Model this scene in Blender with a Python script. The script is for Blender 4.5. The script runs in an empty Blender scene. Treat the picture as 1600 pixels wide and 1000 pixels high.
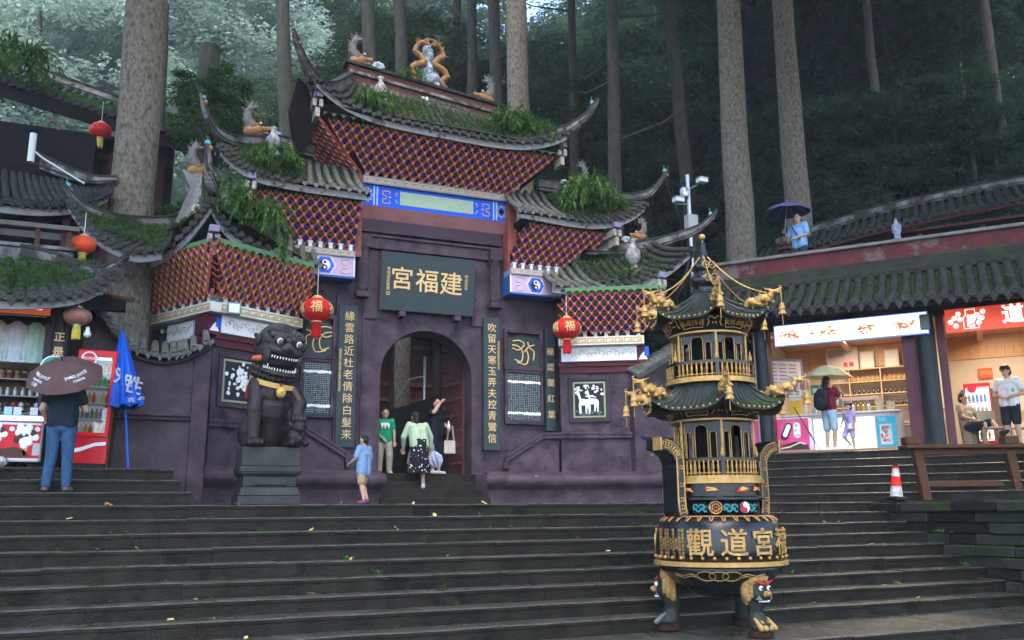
import bpy, bmesh, math, random
from mathutils import Vector, Matrix, Euler
R = math.radians
random.seed(7)
SC = bpy.context.scene
COL = SC.collection
# ---------------------------------------------------------------- camera
cd = bpy.data.cameras.new('camera'); cam = bpy.data.objects.new('camera', cd); COL.objects.link(cam)
cd.sensor_width = 36.0; cd.lens = 36.0 * 1380 / 1600; cd.clip_end = 2000
_p, _y, _r = R(12.25), R(22.8), R(-0.5)
_fw = Vector((math.sin(_y)*math.cos(_p), math.cos(_y)*math.cos(_p), math.sin(_p)))
_rt = Vector((math.cos(_y), -math.sin(_y), 0)); _up = _rt.cross(_fw)
_r2 = _rt*math.cos(_r) + _up*math.sin(_r); _u2 = -_rt*math.sin(_r) + _up*math.cos(_r)
cm = Matrix((_r2, _u2, -_fw)).transposed().to_4x4(); cm.translation = (0, 0, 1.49)
cam.matrix_world = cm
SC.camera = cam
# ---------------------------------------------------------------- sky, sun, exposure
SUN_EL, SUN_AZ = R(58), R(200)
w = bpy.data.worlds.new('World'); SC.world = w; w.use_nodes = True
nt = w.node_tree; nt.nodes.clear()
sky = nt.nodes.new('ShaderNodeTexSky'); sky.sky_type = 'NISHITA'; sky.sun_disc = False
sky.sun_elevation = SUN_EL; sky.sun_rotation = SUN_AZ; sky.air_density = 1.0; sky.dust_density = 1.5; sky.ozone_density = 2.0
bg = nt.nodes.new('ShaderNodeBackground'); bg.inputs[1].default_value = 0.15
wo = nt.nodes.new('ShaderNodeOutputWorld')
nt.links.new(sky.outputs[0], bg.inputs[0]); nt.links.new(bg.outputs[0], wo.inputs[0])
sl = bpy.data.lights.new('sun', 'SUN'); sl.energy = 0.7; sl.angle = R(35); sl.color = (1.0, .985, .965)
sun = bpy.data.objects.new('sun', sl); COL.objects.link(sun)
_sd = Vector((math.sin(SUN_AZ)*math.cos(SUN_EL), math.cos(SUN_AZ)*math.cos(SUN_EL), math.sin(SUN_EL)))
sun.rotation_euler = _sd.to_track_quat('Z', 'Y').to_euler(); sun.location = (0, 0, 40)
vs = SC.view_settings; vs.view_transform = 'Standard'; vs.look = 'None'; vs.gamma = 1.0; vs.use_curve_mapping = False
EXPO = 2.6; vs.exposure = EXPO; EMS = 2**-EXPO
SC.render.engine = 'CYCLES'
cy = SC.cycles; cy.use_denoising = True; cy.max_bounces = 6; cy.diffuse_bounces = 3; cy.glossy_bounces = 3
cy.transmission_bounces = 4; cy.transparent_max_bounces = 8; cy.volume_bounces = 3; cy.caustics_reflective = False; cy.caustics_refractive = False
cy.sample_clamp_indirect = 4.0; cy.use_adaptive_sampling = True; cy.adaptive_threshold = 0.02
# ---------------------------------------------------------------- helpers
WM = {}
MATS = {}
def mat(name, c, c2=None, rough=.6, scale=4.0, bump=0.0, bscale=30.0, metal=0.0, moss=0.0, mosscol=(.05, .075, .02), dirt=None, dirta=.0, dscale=2.0, emit=0.0, spec=None, rvar=0.0, stretch=None, coat=0.0, trans=0.0):
    if name in MATS: return MATS[name]
    m = bpy.data.materials.new(name); m.use_nodes = True; MATS[name] = m
    n = m.node_tree.nodes; L = m.node_tree.links; b = n['Principled BSDF']
    b.inputs['Roughness'].default_value = rough; b.inputs['Metallic'].default_value = metal
    b.inputs['Specular IOR Level'].default_value = spec if spec is not None else (.4 if rough < .3 else .16 if rough < .5 else .07)
    if coat: b.inputs['Coat Weight'].default_value = coat; b.inputs['Coat Roughness'].default_value = .12
    c = tuple(c) + (1,)
    if c2 is None and not moss and dirt is None:
        b.inputs['Base Color'].default_value = c
    geo = n.new('ShaderNodeNewGeometry'); src = geo.outputs['Position']
    if stretch:
        mp = n.new('ShaderNodeVectorMath'); mp.operation = 'MULTIPLY'; mp.inputs[1].default_value = stretch
        L.new(src, mp.inputs[0]); src = mp.outputs[0]
    def noise(s, det=4.0, ro=.6):
        t = n.new('ShaderNodeTexNoise'); t.inputs['Scale'].default_value = s; t.inputs['Detail'].default_value = det; t.inputs['Roughness'].default_value = ro
        L.new(src, t.inputs['Vector']); return t.outputs['Fac']
    def ramp(f, a, bb):
        t = n.new('ShaderNodeMapRange'); t.inputs[1].default_value = a; t.inputs[2].default_value = bb; t.clamp = True
        L.new(f, t.inputs[0]); return t.outputs[0]
    col = None
    def mix(fac, A, B):
        t = n.new('ShaderNodeMix'); t.data_type = 'RGBA'
        if hasattr(fac, 'node'): L.new(fac, t.inputs[0])
        else: t.inputs[0].default_value = fac
        for k, X in ((6, A), (7, B)):
            if hasattr(X, 'node'): L.new(X, t.inputs[k])
            else: t.inputs[k].default_value = X
        return t.outputs[2]
    cur = c
    if c2 is not None: cur = mix(ramp(noise(scale), .32, .68), c, tuple(c2) + (1,))
    if dirt is not None: cur = mix(ramp(noise(dscale, 6.0, .7), .62 - dirta*.3, .66 - dirta*.2), cur, tuple(dirt) + (1,))
    if moss:
        sx = n.new('ShaderNodeSeparateXYZ'); L.new(geo.outputs['Normal'], sx.inputs[0])
        ad = n.new('ShaderNodeMath'); ad.operation = 'MULTIPLY_ADD'; L.new(sx.outputs[2], ad.inputs[0]); ad.inputs[1].default_value = .25
        L.new(noise(1.7, 6.0, .65), ad.inputs[2])
        mc = mix(ramp(noise(23), .35, .65), tuple(mosscol) + (1,), tuple(x*.45 for x in mosscol) + (1,))
        cur = mix(ramp(ad.outputs[0], .78 - .3*moss, .9 - .3*moss), cur, mc)
    if hasattr(cur, 'node'): L.new(cur, b.inputs['Base Color'])
    if rvar:
        t = n.new('ShaderNodeMapRange'); L.new(noise(1.3, 5.0), t.inputs[0]); t.inputs[1].default_value = .35; t.inputs[2].default_value = .65
        t.inputs[3].default_value = max(.05, rough - rvar); t.inputs[4].default_value = min(1, rough + rvar); L.new(t.outputs[0], b.inputs['Roughness'])
    if bump:
        bp = n.new('ShaderNodeBump'); bp.inputs['Strength'].default_value = min(1, bump); bp.inputs['Distance'].default_value = .02*max(1, bump)
        L.new(noise(bscale, 5.0, .65), bp.inputs['Height']); L.new(bp.outputs[0], b.inputs['Normal'])
    if emit:
        b.inputs['Emission Strength'].default_value = emit*EMS; b.inputs['Emission Color'].default_value = c
        if hasattr(cur, 'node'): L.new(cur, b.inputs['Emission Color'])
    if trans:
        b.inputs['Transmission Weight'].default_value = trans
    return m
def V(*a): return Vector(a if len(a) > 1 else a[0])
def frame(o, ex, ez=(0, 0, 1)):
    ex = V(ex).normalized(); ez = V(ez).normalized(); ey = ez.cross(ex).normalized(); ez = ex.cross(ey)
    M = Matrix((ex, ey, ez)).transposed().to_4x4(); M.translation = V(o); return M
def rz(a, loc=(0, 0, 0)): return Matrix.Translation(V(loc)) @ Matrix.Rotation(a, 4, 'Z')
class MB:
    def __init__(s): s.v = []; s.f = []; s.m = []
    def add(s, vs, fs, mi=0, M=None):
        o = len(s.v); s.v += [tuple(M @ V(p)) if M is not None else tuple(p) for p in vs]
        s.f += [tuple(i + o for i in f) for f in fs]; s.m += [mi]*len(fs); return s
    def box(s, x0, x1, y0, y1, z0, z1, mi=0, M=None):
        return s.add([(x0, y0, z0), (x1, y0, z0), (x1, y1, z0), (x0, y1, z0), (x0, y0, z1), (x1, y0, z1), (x1, y1, z1), (x0, y1, z1)],
                     [(0, 3, 2, 1), (4, 5, 6, 7), (0, 1, 5, 4), (1, 2, 6, 5), (2, 3, 7, 6), (3, 0, 4, 7)], mi, M)
    def prism(s, poly, y0, y1, mi=0, M=None, mi2=None):   # poly in x,z; extruded along y
        n = len(poly)
        vs = [(p[0], y0, p[1]) for p in poly] + [(p[0], y1, p[1]) for p in poly]
        s.add(vs, [tuple(range(n)), tuple(range(2*n - 1, n - 1, -1))], mi, M)
        o = len(s.v) - 2*n
        for i in range(n):
            j = (i + 1) % n; s.f.append((o + j, o + i, o + n + i, o + n + j)); s.m.append(mi if mi2 is None else mi2)
        return s
    def tube(s, pts, rad, n=8, mi=0, M=None, cap=True, flat=None, arc=None):
        pts = [V(p) for p in pts]; k = len(pts)
        if not hasattr(rad, '__len__'): rad = [rad]*k
        vs = []; fs = []; up = None
        for i, p in enumerate(pts):
            t = (pts[min(i + 1, k - 1)] - pts[max(i - 1, 0)]).normalized()
            if up is None: up = V(0, 0, 1) if abs(t.z) < .9 else V(1, 0, 0)
            a = t.cross(up).normalized(); up = a.cross(t).normalized()
            for j in range(n):
                q = 2*math.pi*j/n; vs.append(p + (a*math.cos(q) + up*math.sin(q)*(flat or 1))*rad[i])
        for i in range(k - 1):
            for j in range(n):
                j2 = (j + 1) % n; fs.append((i*n + j, i*n + j2, (i + 1)*n + j2, (i + 1)*n + j))
        if cap: fs.append(tuple(range(n - 1, -1, -1))); fs.append(tuple((k - 1)*n + j for j in range(n)))
        return s.add(vs, fs, mi, M)
    def lathe(s, prof, n=24, mi=0, M=None, a0=0, a1=2*math.pi, sx=1, mis=None):
        full = abs(a1 - a0 - 2*math.pi) < 1e-6; nn = n if full else n + 1
        vs = []; k = len(prof)
        for r, z in prof:
            for j in range(nn):
                q = a0 + (a1 - a0)*j/n; vs.append((r*math.cos(q)*sx, r*math.sin(q), z))
        o = len(s.v); s.add(vs, [], mi, M)
        for i in range(k - 1):
            for j in range(n):
                j2 = (j + 1) % nn if full else j + 1
                s.f.append((o + i*nn + j, o + i*nn + j2, o + (i + 1)*nn + j2, o + (i + 1)*nn + j)); s.m.append(mi if mis is None else mis[i])
        if full:
            if prof[0][0] > 1e-4: s.f.append(tuple(o + j for j in range(nn - 1, -1, -1))); s.m.append(mi if mis is None else mis[0])
            if prof[-1][0] > 1e-4: s.f.append(tuple(o + (k - 1)*nn + j for j in range(nn))); s.m.append(mi if mis is None else mis[-1])
        return s
    def ball(s, c, r, n=10, mi=0, M=None):
        r = (r, r, r) if not hasattr(r, '__len__') else r; h = n//2 + 1
        T = Matrix.Translation(V(c)) @ Matrix.Diagonal((r[0], r[1], r[2], 1))
        if M is not None: T = M @ T
        return s.lathe([(math.sin(math.pi*i/h), -math.cos(math.pi*i/h)) for i in range(h + 1)], n, mi, T)
    def caps(s, p0, r0, p1, r1, n=10, mi=0, M=None):
        p0, p1 = V(p0), V(p1); d = p1 - p0; ln = d.length
        if ln < 1e-5: return s.ball(p0, r0, n, mi, M)
        T = Matrix.Translation(p0) @ d.to_track_quat('Z', 'Y').to_matrix().to_4x4()
        if M is not None: T = M @ T
        h = 4; pr = [(r0*math.sin(math.pi/2*i/h), -r0*math.cos(math.pi/2*i/h)) for i in range(h + 1)]
        pr += [(r1*math.cos(math.pi/2*i/h), ln + r1*math.sin(math.pi/2*i/h)) for i in range(h + 1)]
        return s.lathe(pr, n, mi, T)
    def grid(s, fn, nu, nv, mi=0, M=None):
        vs = [fn(i/nu, j/nv) for j in range(nv + 1) for i in range(nu + 1)]
        return s.add(vs, [(j*(nu + 1) + i, j*(nu + 1) + i + 1, (j + 1)*(nu + 1) + i + 1, (j + 1)*(nu + 1) + i) for j in range(nv) for i in range(nu)], mi, M)
    def mesh(s, name, mats, smooth=False, bevel=0):
        me = bpy.data.meshes.new(name); me.from_pydata(s.v, [], s.f)
        mats = mats if isinstance(mats, (list, tuple)) else [mats]
        for m in mats: me.materials.append(m)
        me.polygons.foreach_set('material_index', s.m)
        if bevel or smooth == 'auto':
            bm = bmesh.new(); bm.from_mesh(me); bmesh.ops.remove_doubles(bm, verts=bm.verts, dist=1e-5)
            if bevel:
                ed = [e for e in bm.edges if len(e.link_faces) == 2 and e.calc_face_angle(0) > .5]
                bmesh.ops.bevel(bm, geom=ed, offset=bevel, segments=1, affect='EDGES', clamp_overlap=True)
            bm.to_mesh(me); bm.free()
        if smooth: me.polygons.foreach_set('use_smooth', [True]*len(me.polygons))
        if smooth == 'auto':
            try: me.set_sharp_from_angle(angle=R(42))
            except Exception: pass
        me.update(); return me
    def build(s, name, mats, parent=None, smooth=False, bevel=0, M=None):
        return put(name, s.mesh(name, mats, smooth, bevel), parent, M)
def put(name, me, parent=None, M=None):
    o = bpy.data.objects.new(name, me); COL.objects.link(o); Mw = M.copy() if M is not None else Matrix.Identity(4)
    if parent is not None:
        o.parent = parent; o.matrix_parent_inverse = WM[parent.name].inverted()
    o.matrix_basis = Mw; WM[o.name] = Mw; return o
def tag(o, label, cat=None, group=None, kind=None):
    if label: o['label'] = label
    if cat: o['category'] = cat
    if group: o['group'] = group
    if kind: o['kind'] = kind
    return o
def thing(name, label, cat, M=(0, 0, 0), group=None):
    o = bpy.data.objects.new(name, None); COL.objects.link(o)
    Mw = M.copy() if isinstance(M, Matrix) else Matrix.Translation(V(M)); o.matrix_basis = Mw; WM[o.name] = Mw; o.empty_display_size = .2
    return tag(o, label, cat, group)
def struct(o): o['kind'] = 'structure'; return o
def copy_tree(o, M, parent=None, label=None, group=None):
    old = WM[o.name]; c = o.copy(); COL.objects.link(c); Mw = M
    if parent is not None: c.parent = parent; c.matrix_parent_inverse = WM[parent.name].inverted()
    c.matrix_basis = Mw; WM[c.name] = Mw
    if label: c['label'] = label
    if group: c['group'] = group
    for ch in o.children: copy_tree(ch, M @ old.inverted() @ WM[ch.name], c)
    return c
TMP = bpy.data.scenes.new('workbench')      # scratch scene for evaluating modifiers and text quickly; removed at the end
def scratch(o):
    TMP.collection.objects.link(o); vl = TMP.view_layers[0]; vl.update(); return bpy.data.meshes.new_from_object(o.evaluated_get(vl.depsgraph))
def evalmesh(me, mods):
    o = bpy.data.objects.new('tmp', me)
    for t, kw in mods:
        m = o.modifiers.new('m', t)
        for k, v in kw.items(): setattr(m, k, v)
    r = scratch(o); bpy.data.objects.remove(o); return r
def blobmesh(mb, mats, voxel=.02, smooth=3, dec=None):
    me = mb.mesh('blob', [])
    mods = [('REMESH', dict(mode='VOXEL', voxel_size=voxel))]
    if smooth: mods.append(('SMOOTH', dict(iterations=smooth, factor=.5)))
    if dec: mods.append(('DECIMATE', dict(ratio=dec)))
    r = evalmesh(me, mods); r.materials.clear()
    for m in (mats if isinstance(mats, (list, tuple)) else [mats]): r.materials.append(m)
    r.polygons.foreach_set('use_smooth', [True]*len(r.polygons)); return r
def textmesh(body, size, mat_, extrude=.004, bold=0.0, align='CENTER', space=1.0, line=1.0):
    c = bpy.data.curves.new('txt', 'FONT'); c.body = body; c.size = size; c.extrude = extrude; c.offset = bold
    c.align_x = align; c.align_y = 'CENTER'; c.space_character = space; c.space_line = line; c.resolution_u = 2
    o = bpy.data.objects.new('txt', c); me = scratch(o); bpy.data.objects.remove(o); me.materials.clear(); me.materials.append(mat_); return me
def text(name, body, size, mat_, parent, M, **k): return put(name, textmesh(body, size, mat_, **k), parent, M)
def face(o, right, up=(0, 0, 1)):   # text frame: x right, y up, z towards the viewer
    r_ = V(right).normalized(); u = V(up).normalized(); n_ = r_.cross(u); M = Matrix((r_, u, n_)).transposed().to_4x4(); M.translation = V(o); return M
def lerp(a, b, t): return a + (b - a)*t
def catmull(pts, n=6):
    pts = [V(p) for p in pts]; out = []
    for i in range(len(pts) - 1):
        p0 = pts[max(i - 1, 0)]; p1 = pts[i]; p2 = pts[i + 1]; p3 = pts[min(i + 2, len(pts) - 1)]
        for j in range(n):
            t = j/n; out.append(.5*((2*p1) + (p2 - p0)*t + (2*p0 - 5*p1 + 4*p2 - p3)*t*t + (3*p1 - p0 - 3*p2 + p3)*t**3))
    out.append(pts[-1]); return out
# ---------------------------------------------------------------- materials
wet = mat('wet_stone', (.0095, .0080, .0056), (.024, .0205, .0150), rough=.40, scale=3.5, spec=.11, bump=.9, bscale=48, moss=.12, mosscol=(.035, .05, .016), rvar=.16, dirt=(.006, .006, .005), dirta=.15, dscale=1.4)
wet2 = mat('wet_stone_dark', (.0080, .0072, .0052), (.018, .0160, .0120), rough=.40, scale=5, bump=.9, bscale=60, moss=.2, mosscol=(.025, .04, .012), rvar=.15)
mossy = mat('mossy_stone', (.022, .023, .02), (.04, .04, .034), rough=.6, scale=4, bump=.8, bscale=25, moss=.75, mosscol=(.045, .085, .015))
purple = mat('purple_plaster', (.033, .021, .029), (.080, .055, .070), rough=.5, scale=2.8, bump=.9, bscale=13, dirt=(.028, .019, .029), dirta=.12, dscale=2.6, rvar=.14)
purple2 = mat('worn_purple_plaster', (.032, .020, .027), (.078, .051, .064), rough=.46, scale=3.0, bump=.8, bscale=15, dirt=(.30, .27, .28), dirta=-.13, dscale=3.2, rvar=.15)
purpledk = mat('dark_purple_paint', (.040, .027, .038), (.055, .036, .05), rough=.5, scale=3, bump=.15)
redbrown = mat('red_ochre_paint', (.22, .062, .05), (.29, .095, .078), rough=.55, scale=3, bump=.1)
pinkbeam = mat('faded_pink_plaster', (.24, .10, .105), (.30, .14, .14), rough=.6, scale=3)
brred = mat('bracket_red', (.48, .115, .068), (.36, .08, .05), rough=.5, scale=5)
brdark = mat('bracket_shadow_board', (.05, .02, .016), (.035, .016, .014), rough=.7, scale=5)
pink = mat('pink_tip', (.62, .30, .27), rough=.5)
blue = mat('bracket_blue', (.014, .040, .27), rough=.45)
green = mat('bracket_green', (.065, .095, .05), rough=.5)
gilt = mat('gilt_rod', (.42, .20, .06), rough=.45)
greenboard = mat('green_valance', (.075, .16, .075), (.11, .21, .10), rough=.5, scale=4)
cobalt = mat('cobalt_paint', (.008, .085, .58), rough=.4)
cobaltdk = mat('cobalt_soffit', (.02, .085, .32), rough=.5)
skyblue = mat('pale_blue_paint', (.30, .46, .72), rough=.5)
mint = mat('mint_pattern', (.30, .48, .36), (.24, .42, .32), rough=.5, scale=8)
lilac = mat('lilac_panel', (.42, .30, .44), (.48, .36, .48), rough=.5, scale=4)
tan = mat('tan_line', (.58, .38, .19), rough=.5)
bluegrey = mat('blue_grey_band', (.17, .22, .33), (.22, .26, .36), rough=.5)
white = mat('white_paint', (.74, .73, .74), (.62, .60, .62), rough=.5, scale=3)
cream = mat('cream_fret_band', (.70, .68, .62), (.58, .56, .5), rough=.5, scale=3)
black = mat('black_paint', (.012, .012, .013), rough=.4)
slate = mat('slate_board', (.022, .034, .036), (.030, .042, .044), rough=.45, scale=3, bump=.06)
gold = mat('gold_lettering', (.60, .41, .18), rough=.45)
tileg = mat('grey_roof_tile', (.075, .075, .068), (.15, .145, .13), rough=.6, scale=7, bump=.5, bscale=40, moss=.1, mosscol=(.05, .075, .02))
tilem = mat('mossy_roof_tile', (.032, .032, .028), (.066, .064, .056), rough=.6, scale=7, bump=.6, bscale=40, moss=.42, mosscol=(.055, .085, .018))
tiled = mat('dark_roof_tile', (.020, .021, .021), (.045, .045, .041), rough=.5, scale=6, bump=.5, bscale=40, moss=.25, mosscol=(.028, .045, .014))
deckm = mat('roof_humus', (.030, .028, .02), (.055, .06, .025), rough=.85, scale=5, bump=1, bscale=30, moss=.55, mosscol=(.05, .08, .018))
fasc = mat('grey_fascia', (.16, .155, .16), (.26, .25, .25), rough=.6, scale=3, bump=.2, dirt=(.06, .058, .055), dirta=.25, dscale=3)
ridgem = mat('weathered_ridge_plaster', (.055, .052, .048), (.26, .245, .235), rough=.7, scale=3.0, bump=.5, bscale=25, moss=.42, mosscol=(.04, .055, .02), dirt=(.045, .042, .036), dirta=.45, dscale=2.4)
ridgered = mat('carved_red_ridge', (.19, .075, .062), (.10, .05, .045), rough=.6, scale=30, bump=1.0, bscale=45)
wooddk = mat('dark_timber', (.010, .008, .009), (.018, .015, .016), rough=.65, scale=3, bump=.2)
wood = mat('brown_timber', (.058, .027, .014), (.095, .045, .024), rough=.5, scale=6, bump=.3, stretch=(1, 1, 6), rvar=.1)
pine = mat('varnished_pine', (.52, .29, .12), (.60, .36, .17), rough=.35, scale=5, stretch=(6, 6, 1))
bark = mat('grey_bark', (.12, .10, .075), (.25, .215, .17), rough=.9, scale=17, bump=2.2, bscale=34, dirt=(.085, .08, .058), dirta=.3, dscale=13, stretch=(1, 1, .55))
barkdk = mat('dark_bark', (.045, .04, .034), (.08, .075, .058), rough=.9, scale=7, bump=1.2, bscale=22, moss=.35, mosscol=(.06, .08, .03), stretch=(1, 1, .4))
steel = mat('galvanised_steel', (.45, .46, .47), rough=.35, metal=.7)
# ---------------------------------------------------------------- the setting
LZ = 1.62
S6, C6 = .643, .766
RF = Matrix(((S6, C6, 0, 13.74), (-C6, S6, 0, 15.05), (0, 0, 1, 0), (0, 0, 0, 1)))   # right building frame: x along front, y inwards
def rf(x, y, z): return RF @ V(x, y, z)
def rfy(x, y): return (x - 13.74)*C6 + (y - 15.05)*S6
groundm = mat('wet_ground', (.035, .034, .030), (.055, .052, .045), rough=.45, scale=2, bump=.3)
soil = mat('forest_floor', (.022, .026, .013), (.045, .06, .022), rough=.9, scale=1.5, bump=1, bscale=8)
struct(MB().grid(lambda u, v: (-300 + 600*u, -200 + 600*v, -.2), 2, 2).build('ground', groundm))
def hill_h(x, y):
    dd = max(y - 23.5, rfy(x, y) - 8.5, -40)
    n = 1.1*math.sin(x*.21 + 1)*math.cos(y*.17) + .5*math.sin(x*.53 + y*.41)
    if dd < 0: return max(-3, 1.5 + dd*1.6)
    f = min(1, max(0, (x - .13*y)/(.10*y + 1))); sl_ = lerp(.26, .66, f)          # the ground opens into a valley at the left
    return 1.5 + sl_*min(dd, 48) + n*min(1, dd/8)
def hill_v(u, v):
    x, y = -70 + 190*u, 5 + 125*v
    return (x, y, hill_h(x, y) - (3.0 if y < 20 and rfy(x, y) < 9 else 0))
struct(MB().grid(hill_v, 76, 50).build('hillside', soil, smooth=True))
tread = mat('worn_sheen_tread_stone', (.040, .0365, .030), (.085, .079, .067), rough=.30, spec=.5, scale=6, bump=.7, bscale=30, moss=.1, mosscol=(.035, .05, .016), rvar=.1)  # paler than the risers: wet sky sheen put into the worn stone's colour
def slab(parent, a, b, top, h, depth, lip=.014, lipz=.05, m=wet, fr=None, name='stone_slab'):
    # stone step block between along-coordinates a..b; local x along, y inwards; nosing at y=0
    g = MB(); n = 5; jit = [random.uniform(-.007, .007) for _ in range(n + 1)]; jz = [random.uniform(-.004, .004) for _ in range(n + 1)]
    dz = random.uniform(-.006, .006); dy = random.uniform(-.008, .008)
    rows = []
    for k in range(n + 1):
        x = lerp(a, b, k/n); y0 = jit[k] + dy; z = top + dz + jz[k]
        rows.append([(x, y0 + .022, z), (x, y0, z - .014), (x, y0 + .004, z - lipz), (x, y0 + lip, z - lipz - .008), (x, y0 + lip + .004, top - h), (x, depth, top - h), (x, depth, top + dz)])
    vs = [p for r in rows for p in r]; k = 7
    fs = [(i*k + j, i*k + (j + 1) % k, (i + 1)*k + (j + 1) % k, (i + 1)*k + j) for i in range(n) for j in range(k)]
    fs += [tuple(range(k - 1, -1, -1)), tuple(n*k + j for j in range(k))]
    g.add(vs, fs, 0, fr)
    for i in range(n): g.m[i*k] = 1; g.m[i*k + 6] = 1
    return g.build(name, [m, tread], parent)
def flight(name, fr, x0, x1, tops, ynose, h, depth, seed, mats=(wet, wet2), ends=None, lens=(1.3, 2.6)):
    rnd = random.Random(seed)
    core = MB()
    for k, (z, y) in enumerate(zip(tops, ynose)):
        core.box(x0 + .01, (ends[k] if ends else x1) - .01, y + .07, y + depth + .25, z - h*1.2 - .2, z - .03, 0, fr)
    o = core.build(name, mats[1]); struct(o)
    for k, (z, y) in enumerate(zip(tops, ynose)):
        x = x0 + rnd.uniform(-.8, 0); xe = ends[k] if ends else x1
        while x < xe - .05:
            b = min(xe, x + rnd.uniform(*lens))
            if xe - b < .5: b = xe
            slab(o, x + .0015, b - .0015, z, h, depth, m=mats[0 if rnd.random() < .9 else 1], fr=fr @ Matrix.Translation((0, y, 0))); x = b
    return o
I4 = Matrix.Identity(4)
TR, RI = .375, .18
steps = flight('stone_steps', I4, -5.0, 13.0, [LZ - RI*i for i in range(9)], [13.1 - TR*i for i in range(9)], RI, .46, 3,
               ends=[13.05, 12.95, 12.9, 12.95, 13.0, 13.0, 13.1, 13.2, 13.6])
lo = flight('lower_landing', I4, -6.0, 16.0, [0.0], [8.75], .2, 1.75, 5)
landing = MB().box(-6, 13.0, 13.45, 23.5, -.3, LZ - .06).build('landing', wet2); struct(landing)
rnd = random.Random(11)
for j in range(6):
    x = -4.0 + rnd.uniform(-.5, 0)
    while x < 12.8:
        b = min(12.95, x + rnd.uniform(1.0, 1.7)); z = LZ + rnd.uniform(-.006, .004)
        MB().box(x + .004, b - .004, 13.57 + j*.8, 13.57 + (j + 1)*.8 - .008, LZ - .07, z).build('paving_slab', wet, landing, bevel=.008); x = b
lsteps = flight('side_steps', I4, -6.0, .7, [LZ + .18, LZ + .36, LZ + .54], [13.42, 13.8, 14.2], .18, .44, 8, mats=(wet, wet2), ends=[.72, .6, .5])
stallfloor = MB().box(-6, .5, 14.62, 17.5, 1.3, LZ + .535).build('stall_floor', wet2); struct(stallfloor)
rstairs = flight('stall_stairs', RF, -2.6, 7.0, [LZ + .18*k for k in range(1, 7)], [-1.72 + .33*k for k in range(0, 6)], .18, .42, 9, mats=(wet, wet2), lens=(1.6, 3.0))
rfloor = MB().box(-2.6, 7.5, .3, 7.5, 1.2, LZ + 1.07, 0, RF).build('stall_floor', mat('floor_tile', (.16, .13, .10), (.2, .17, .13), rough=.4, scale=3)); struct(rfloor)
trim = MB().box(-1.5, 1.6, -.005, .055, LZ + 1.085, LZ + 1.12, 0, RF); struct(trim.build('timber_sill', mat('sill_wood', (.36, .20, .09), (.28, .15, .07), rough=.5, scale=6)))
# right-hand platform and its mossy stone bank
plat = MB().add([(13.0, 9.6, 0), (20, 7.5, 0), (20, 16, 0), (12.9, 14.2, 0), (13.0, 9.6, LZ - .07), (20, 7.5, LZ - .07), (20, 16, LZ - .07), (12.9, 14.2, LZ - .07)],
                [(0, 3, 2, 1), (4, 5, 6, 7), (0, 1, 5, 4), (1, 2, 6, 5), (2, 3, 7, 6), (3, 0, 4, 7)]).build('platform', wet2); struct(plat)
rnd = random.Random(21)
for j in range(10):
    for i in range(4):
        z = LZ + rnd.uniform(-.01, .01); x0 = 13.02 + i*1.5; y0 = 9.7 + j*.55 - .3*i
        MB().box(x0 + .004, x0 + 1.49, y0 + .004, y0 + .54, LZ - .075, z).build('paving_slab', wet, plat, bevel=.01)
bank = thing('stone_bank', 'mossy stacked stone bank where the wide steps end at right', 'stone wall', (13.1, 11, 0))
for k in range(9):                      # courses
    z1 = LZ - .02 - k*.18; y = 13.05 - max(0, k - 1)*.36 + rnd.uniform(-.1, .1)
    while y > 8.6:
        ln = rnd.uniform(.5, 1.3); out = .03 + (.10 if k == 0 else 0) + rnd.uniform(0, .07) + .035*k*(.4 if y < 10.5 else .1)
        MB().box(13.0 - out, 13.6, y - ln + .008, y - .008, z1 - .172, z1 - (rnd.uniform(0, .012))).build('stone', mossy if (rnd.random() < .6 or y < 11) else wet2, bank, bevel=.018)
        y -= ln
# ---------------------------------------------------------------- trees
def leafmat(name, a, b, rough=.55):
    m = mat(name, a, b, rough=rough, scale=1.3)
    bs = m.node_tree.nodes['Principled BSDF']; n = m.node_tree.nodes; L = m.node_tree.links
    tr = n.new('ShaderNodeBsdfTranslucent'); mx = n.new('ShaderNodeMixShader'); mx.inputs[0].default_value = .3
    src = bs.inputs['Base Color'].links[0].from_socket; L.new(src, tr.inputs[0])
    out = [x for x in n if x.type == 'OUTPUT_MATERIAL'][0]
    L.new(bs.outputs[0], mx.inputs[1]); L.new(tr.outputs[0], mx.inputs[2]); L.new(mx.outputs[0], out.inputs[0]); return m
leaf_pale = leafmat('mist_lit_leaves', (.46, .55, .46), (.30, .40, .31))  # brightness of lit mist and open sky put into the leaf colour
leaf_mid = leafmat('mid_leaves', (.085, .13, .055), (.045, .08, .032))
leaf_dark = leafmat('dark_leaves', (.060, .115, .062), (.026, .056, .030))
leaf_bam = leafmat('bamboo_leaves', (.10, .20, .045), (.05, .115, .025), .45)
leaf_bush = leafmat('bush_leaves', (.085, .15, .04), (.05, .10, .028))
def leafquad(g, p, d, up, ln, wd, mi=0, bend=.25):
    d = d.normalized(); s = d.cross(up)
    if s.length < 1e-3: s = V(1, 0, 0)
    s = s.normalized()*wd*.5; n_ = s.cross(d).normalized()
    m_ = p + d*ln*.45; e = p + d*ln - n_*ln*bend*(1 if n_.z > 0 else -1)
    g.add([p, m_ + s, e, m_ - s], [(0, 1, 2, 3)], mi)
def rvec(r):
    while True:
        v = V(r.uniform(-1, 1), r.uniform(-1, 1), r.uniform(-1, 1))
        if .05 < v.length < 1: return v
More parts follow.
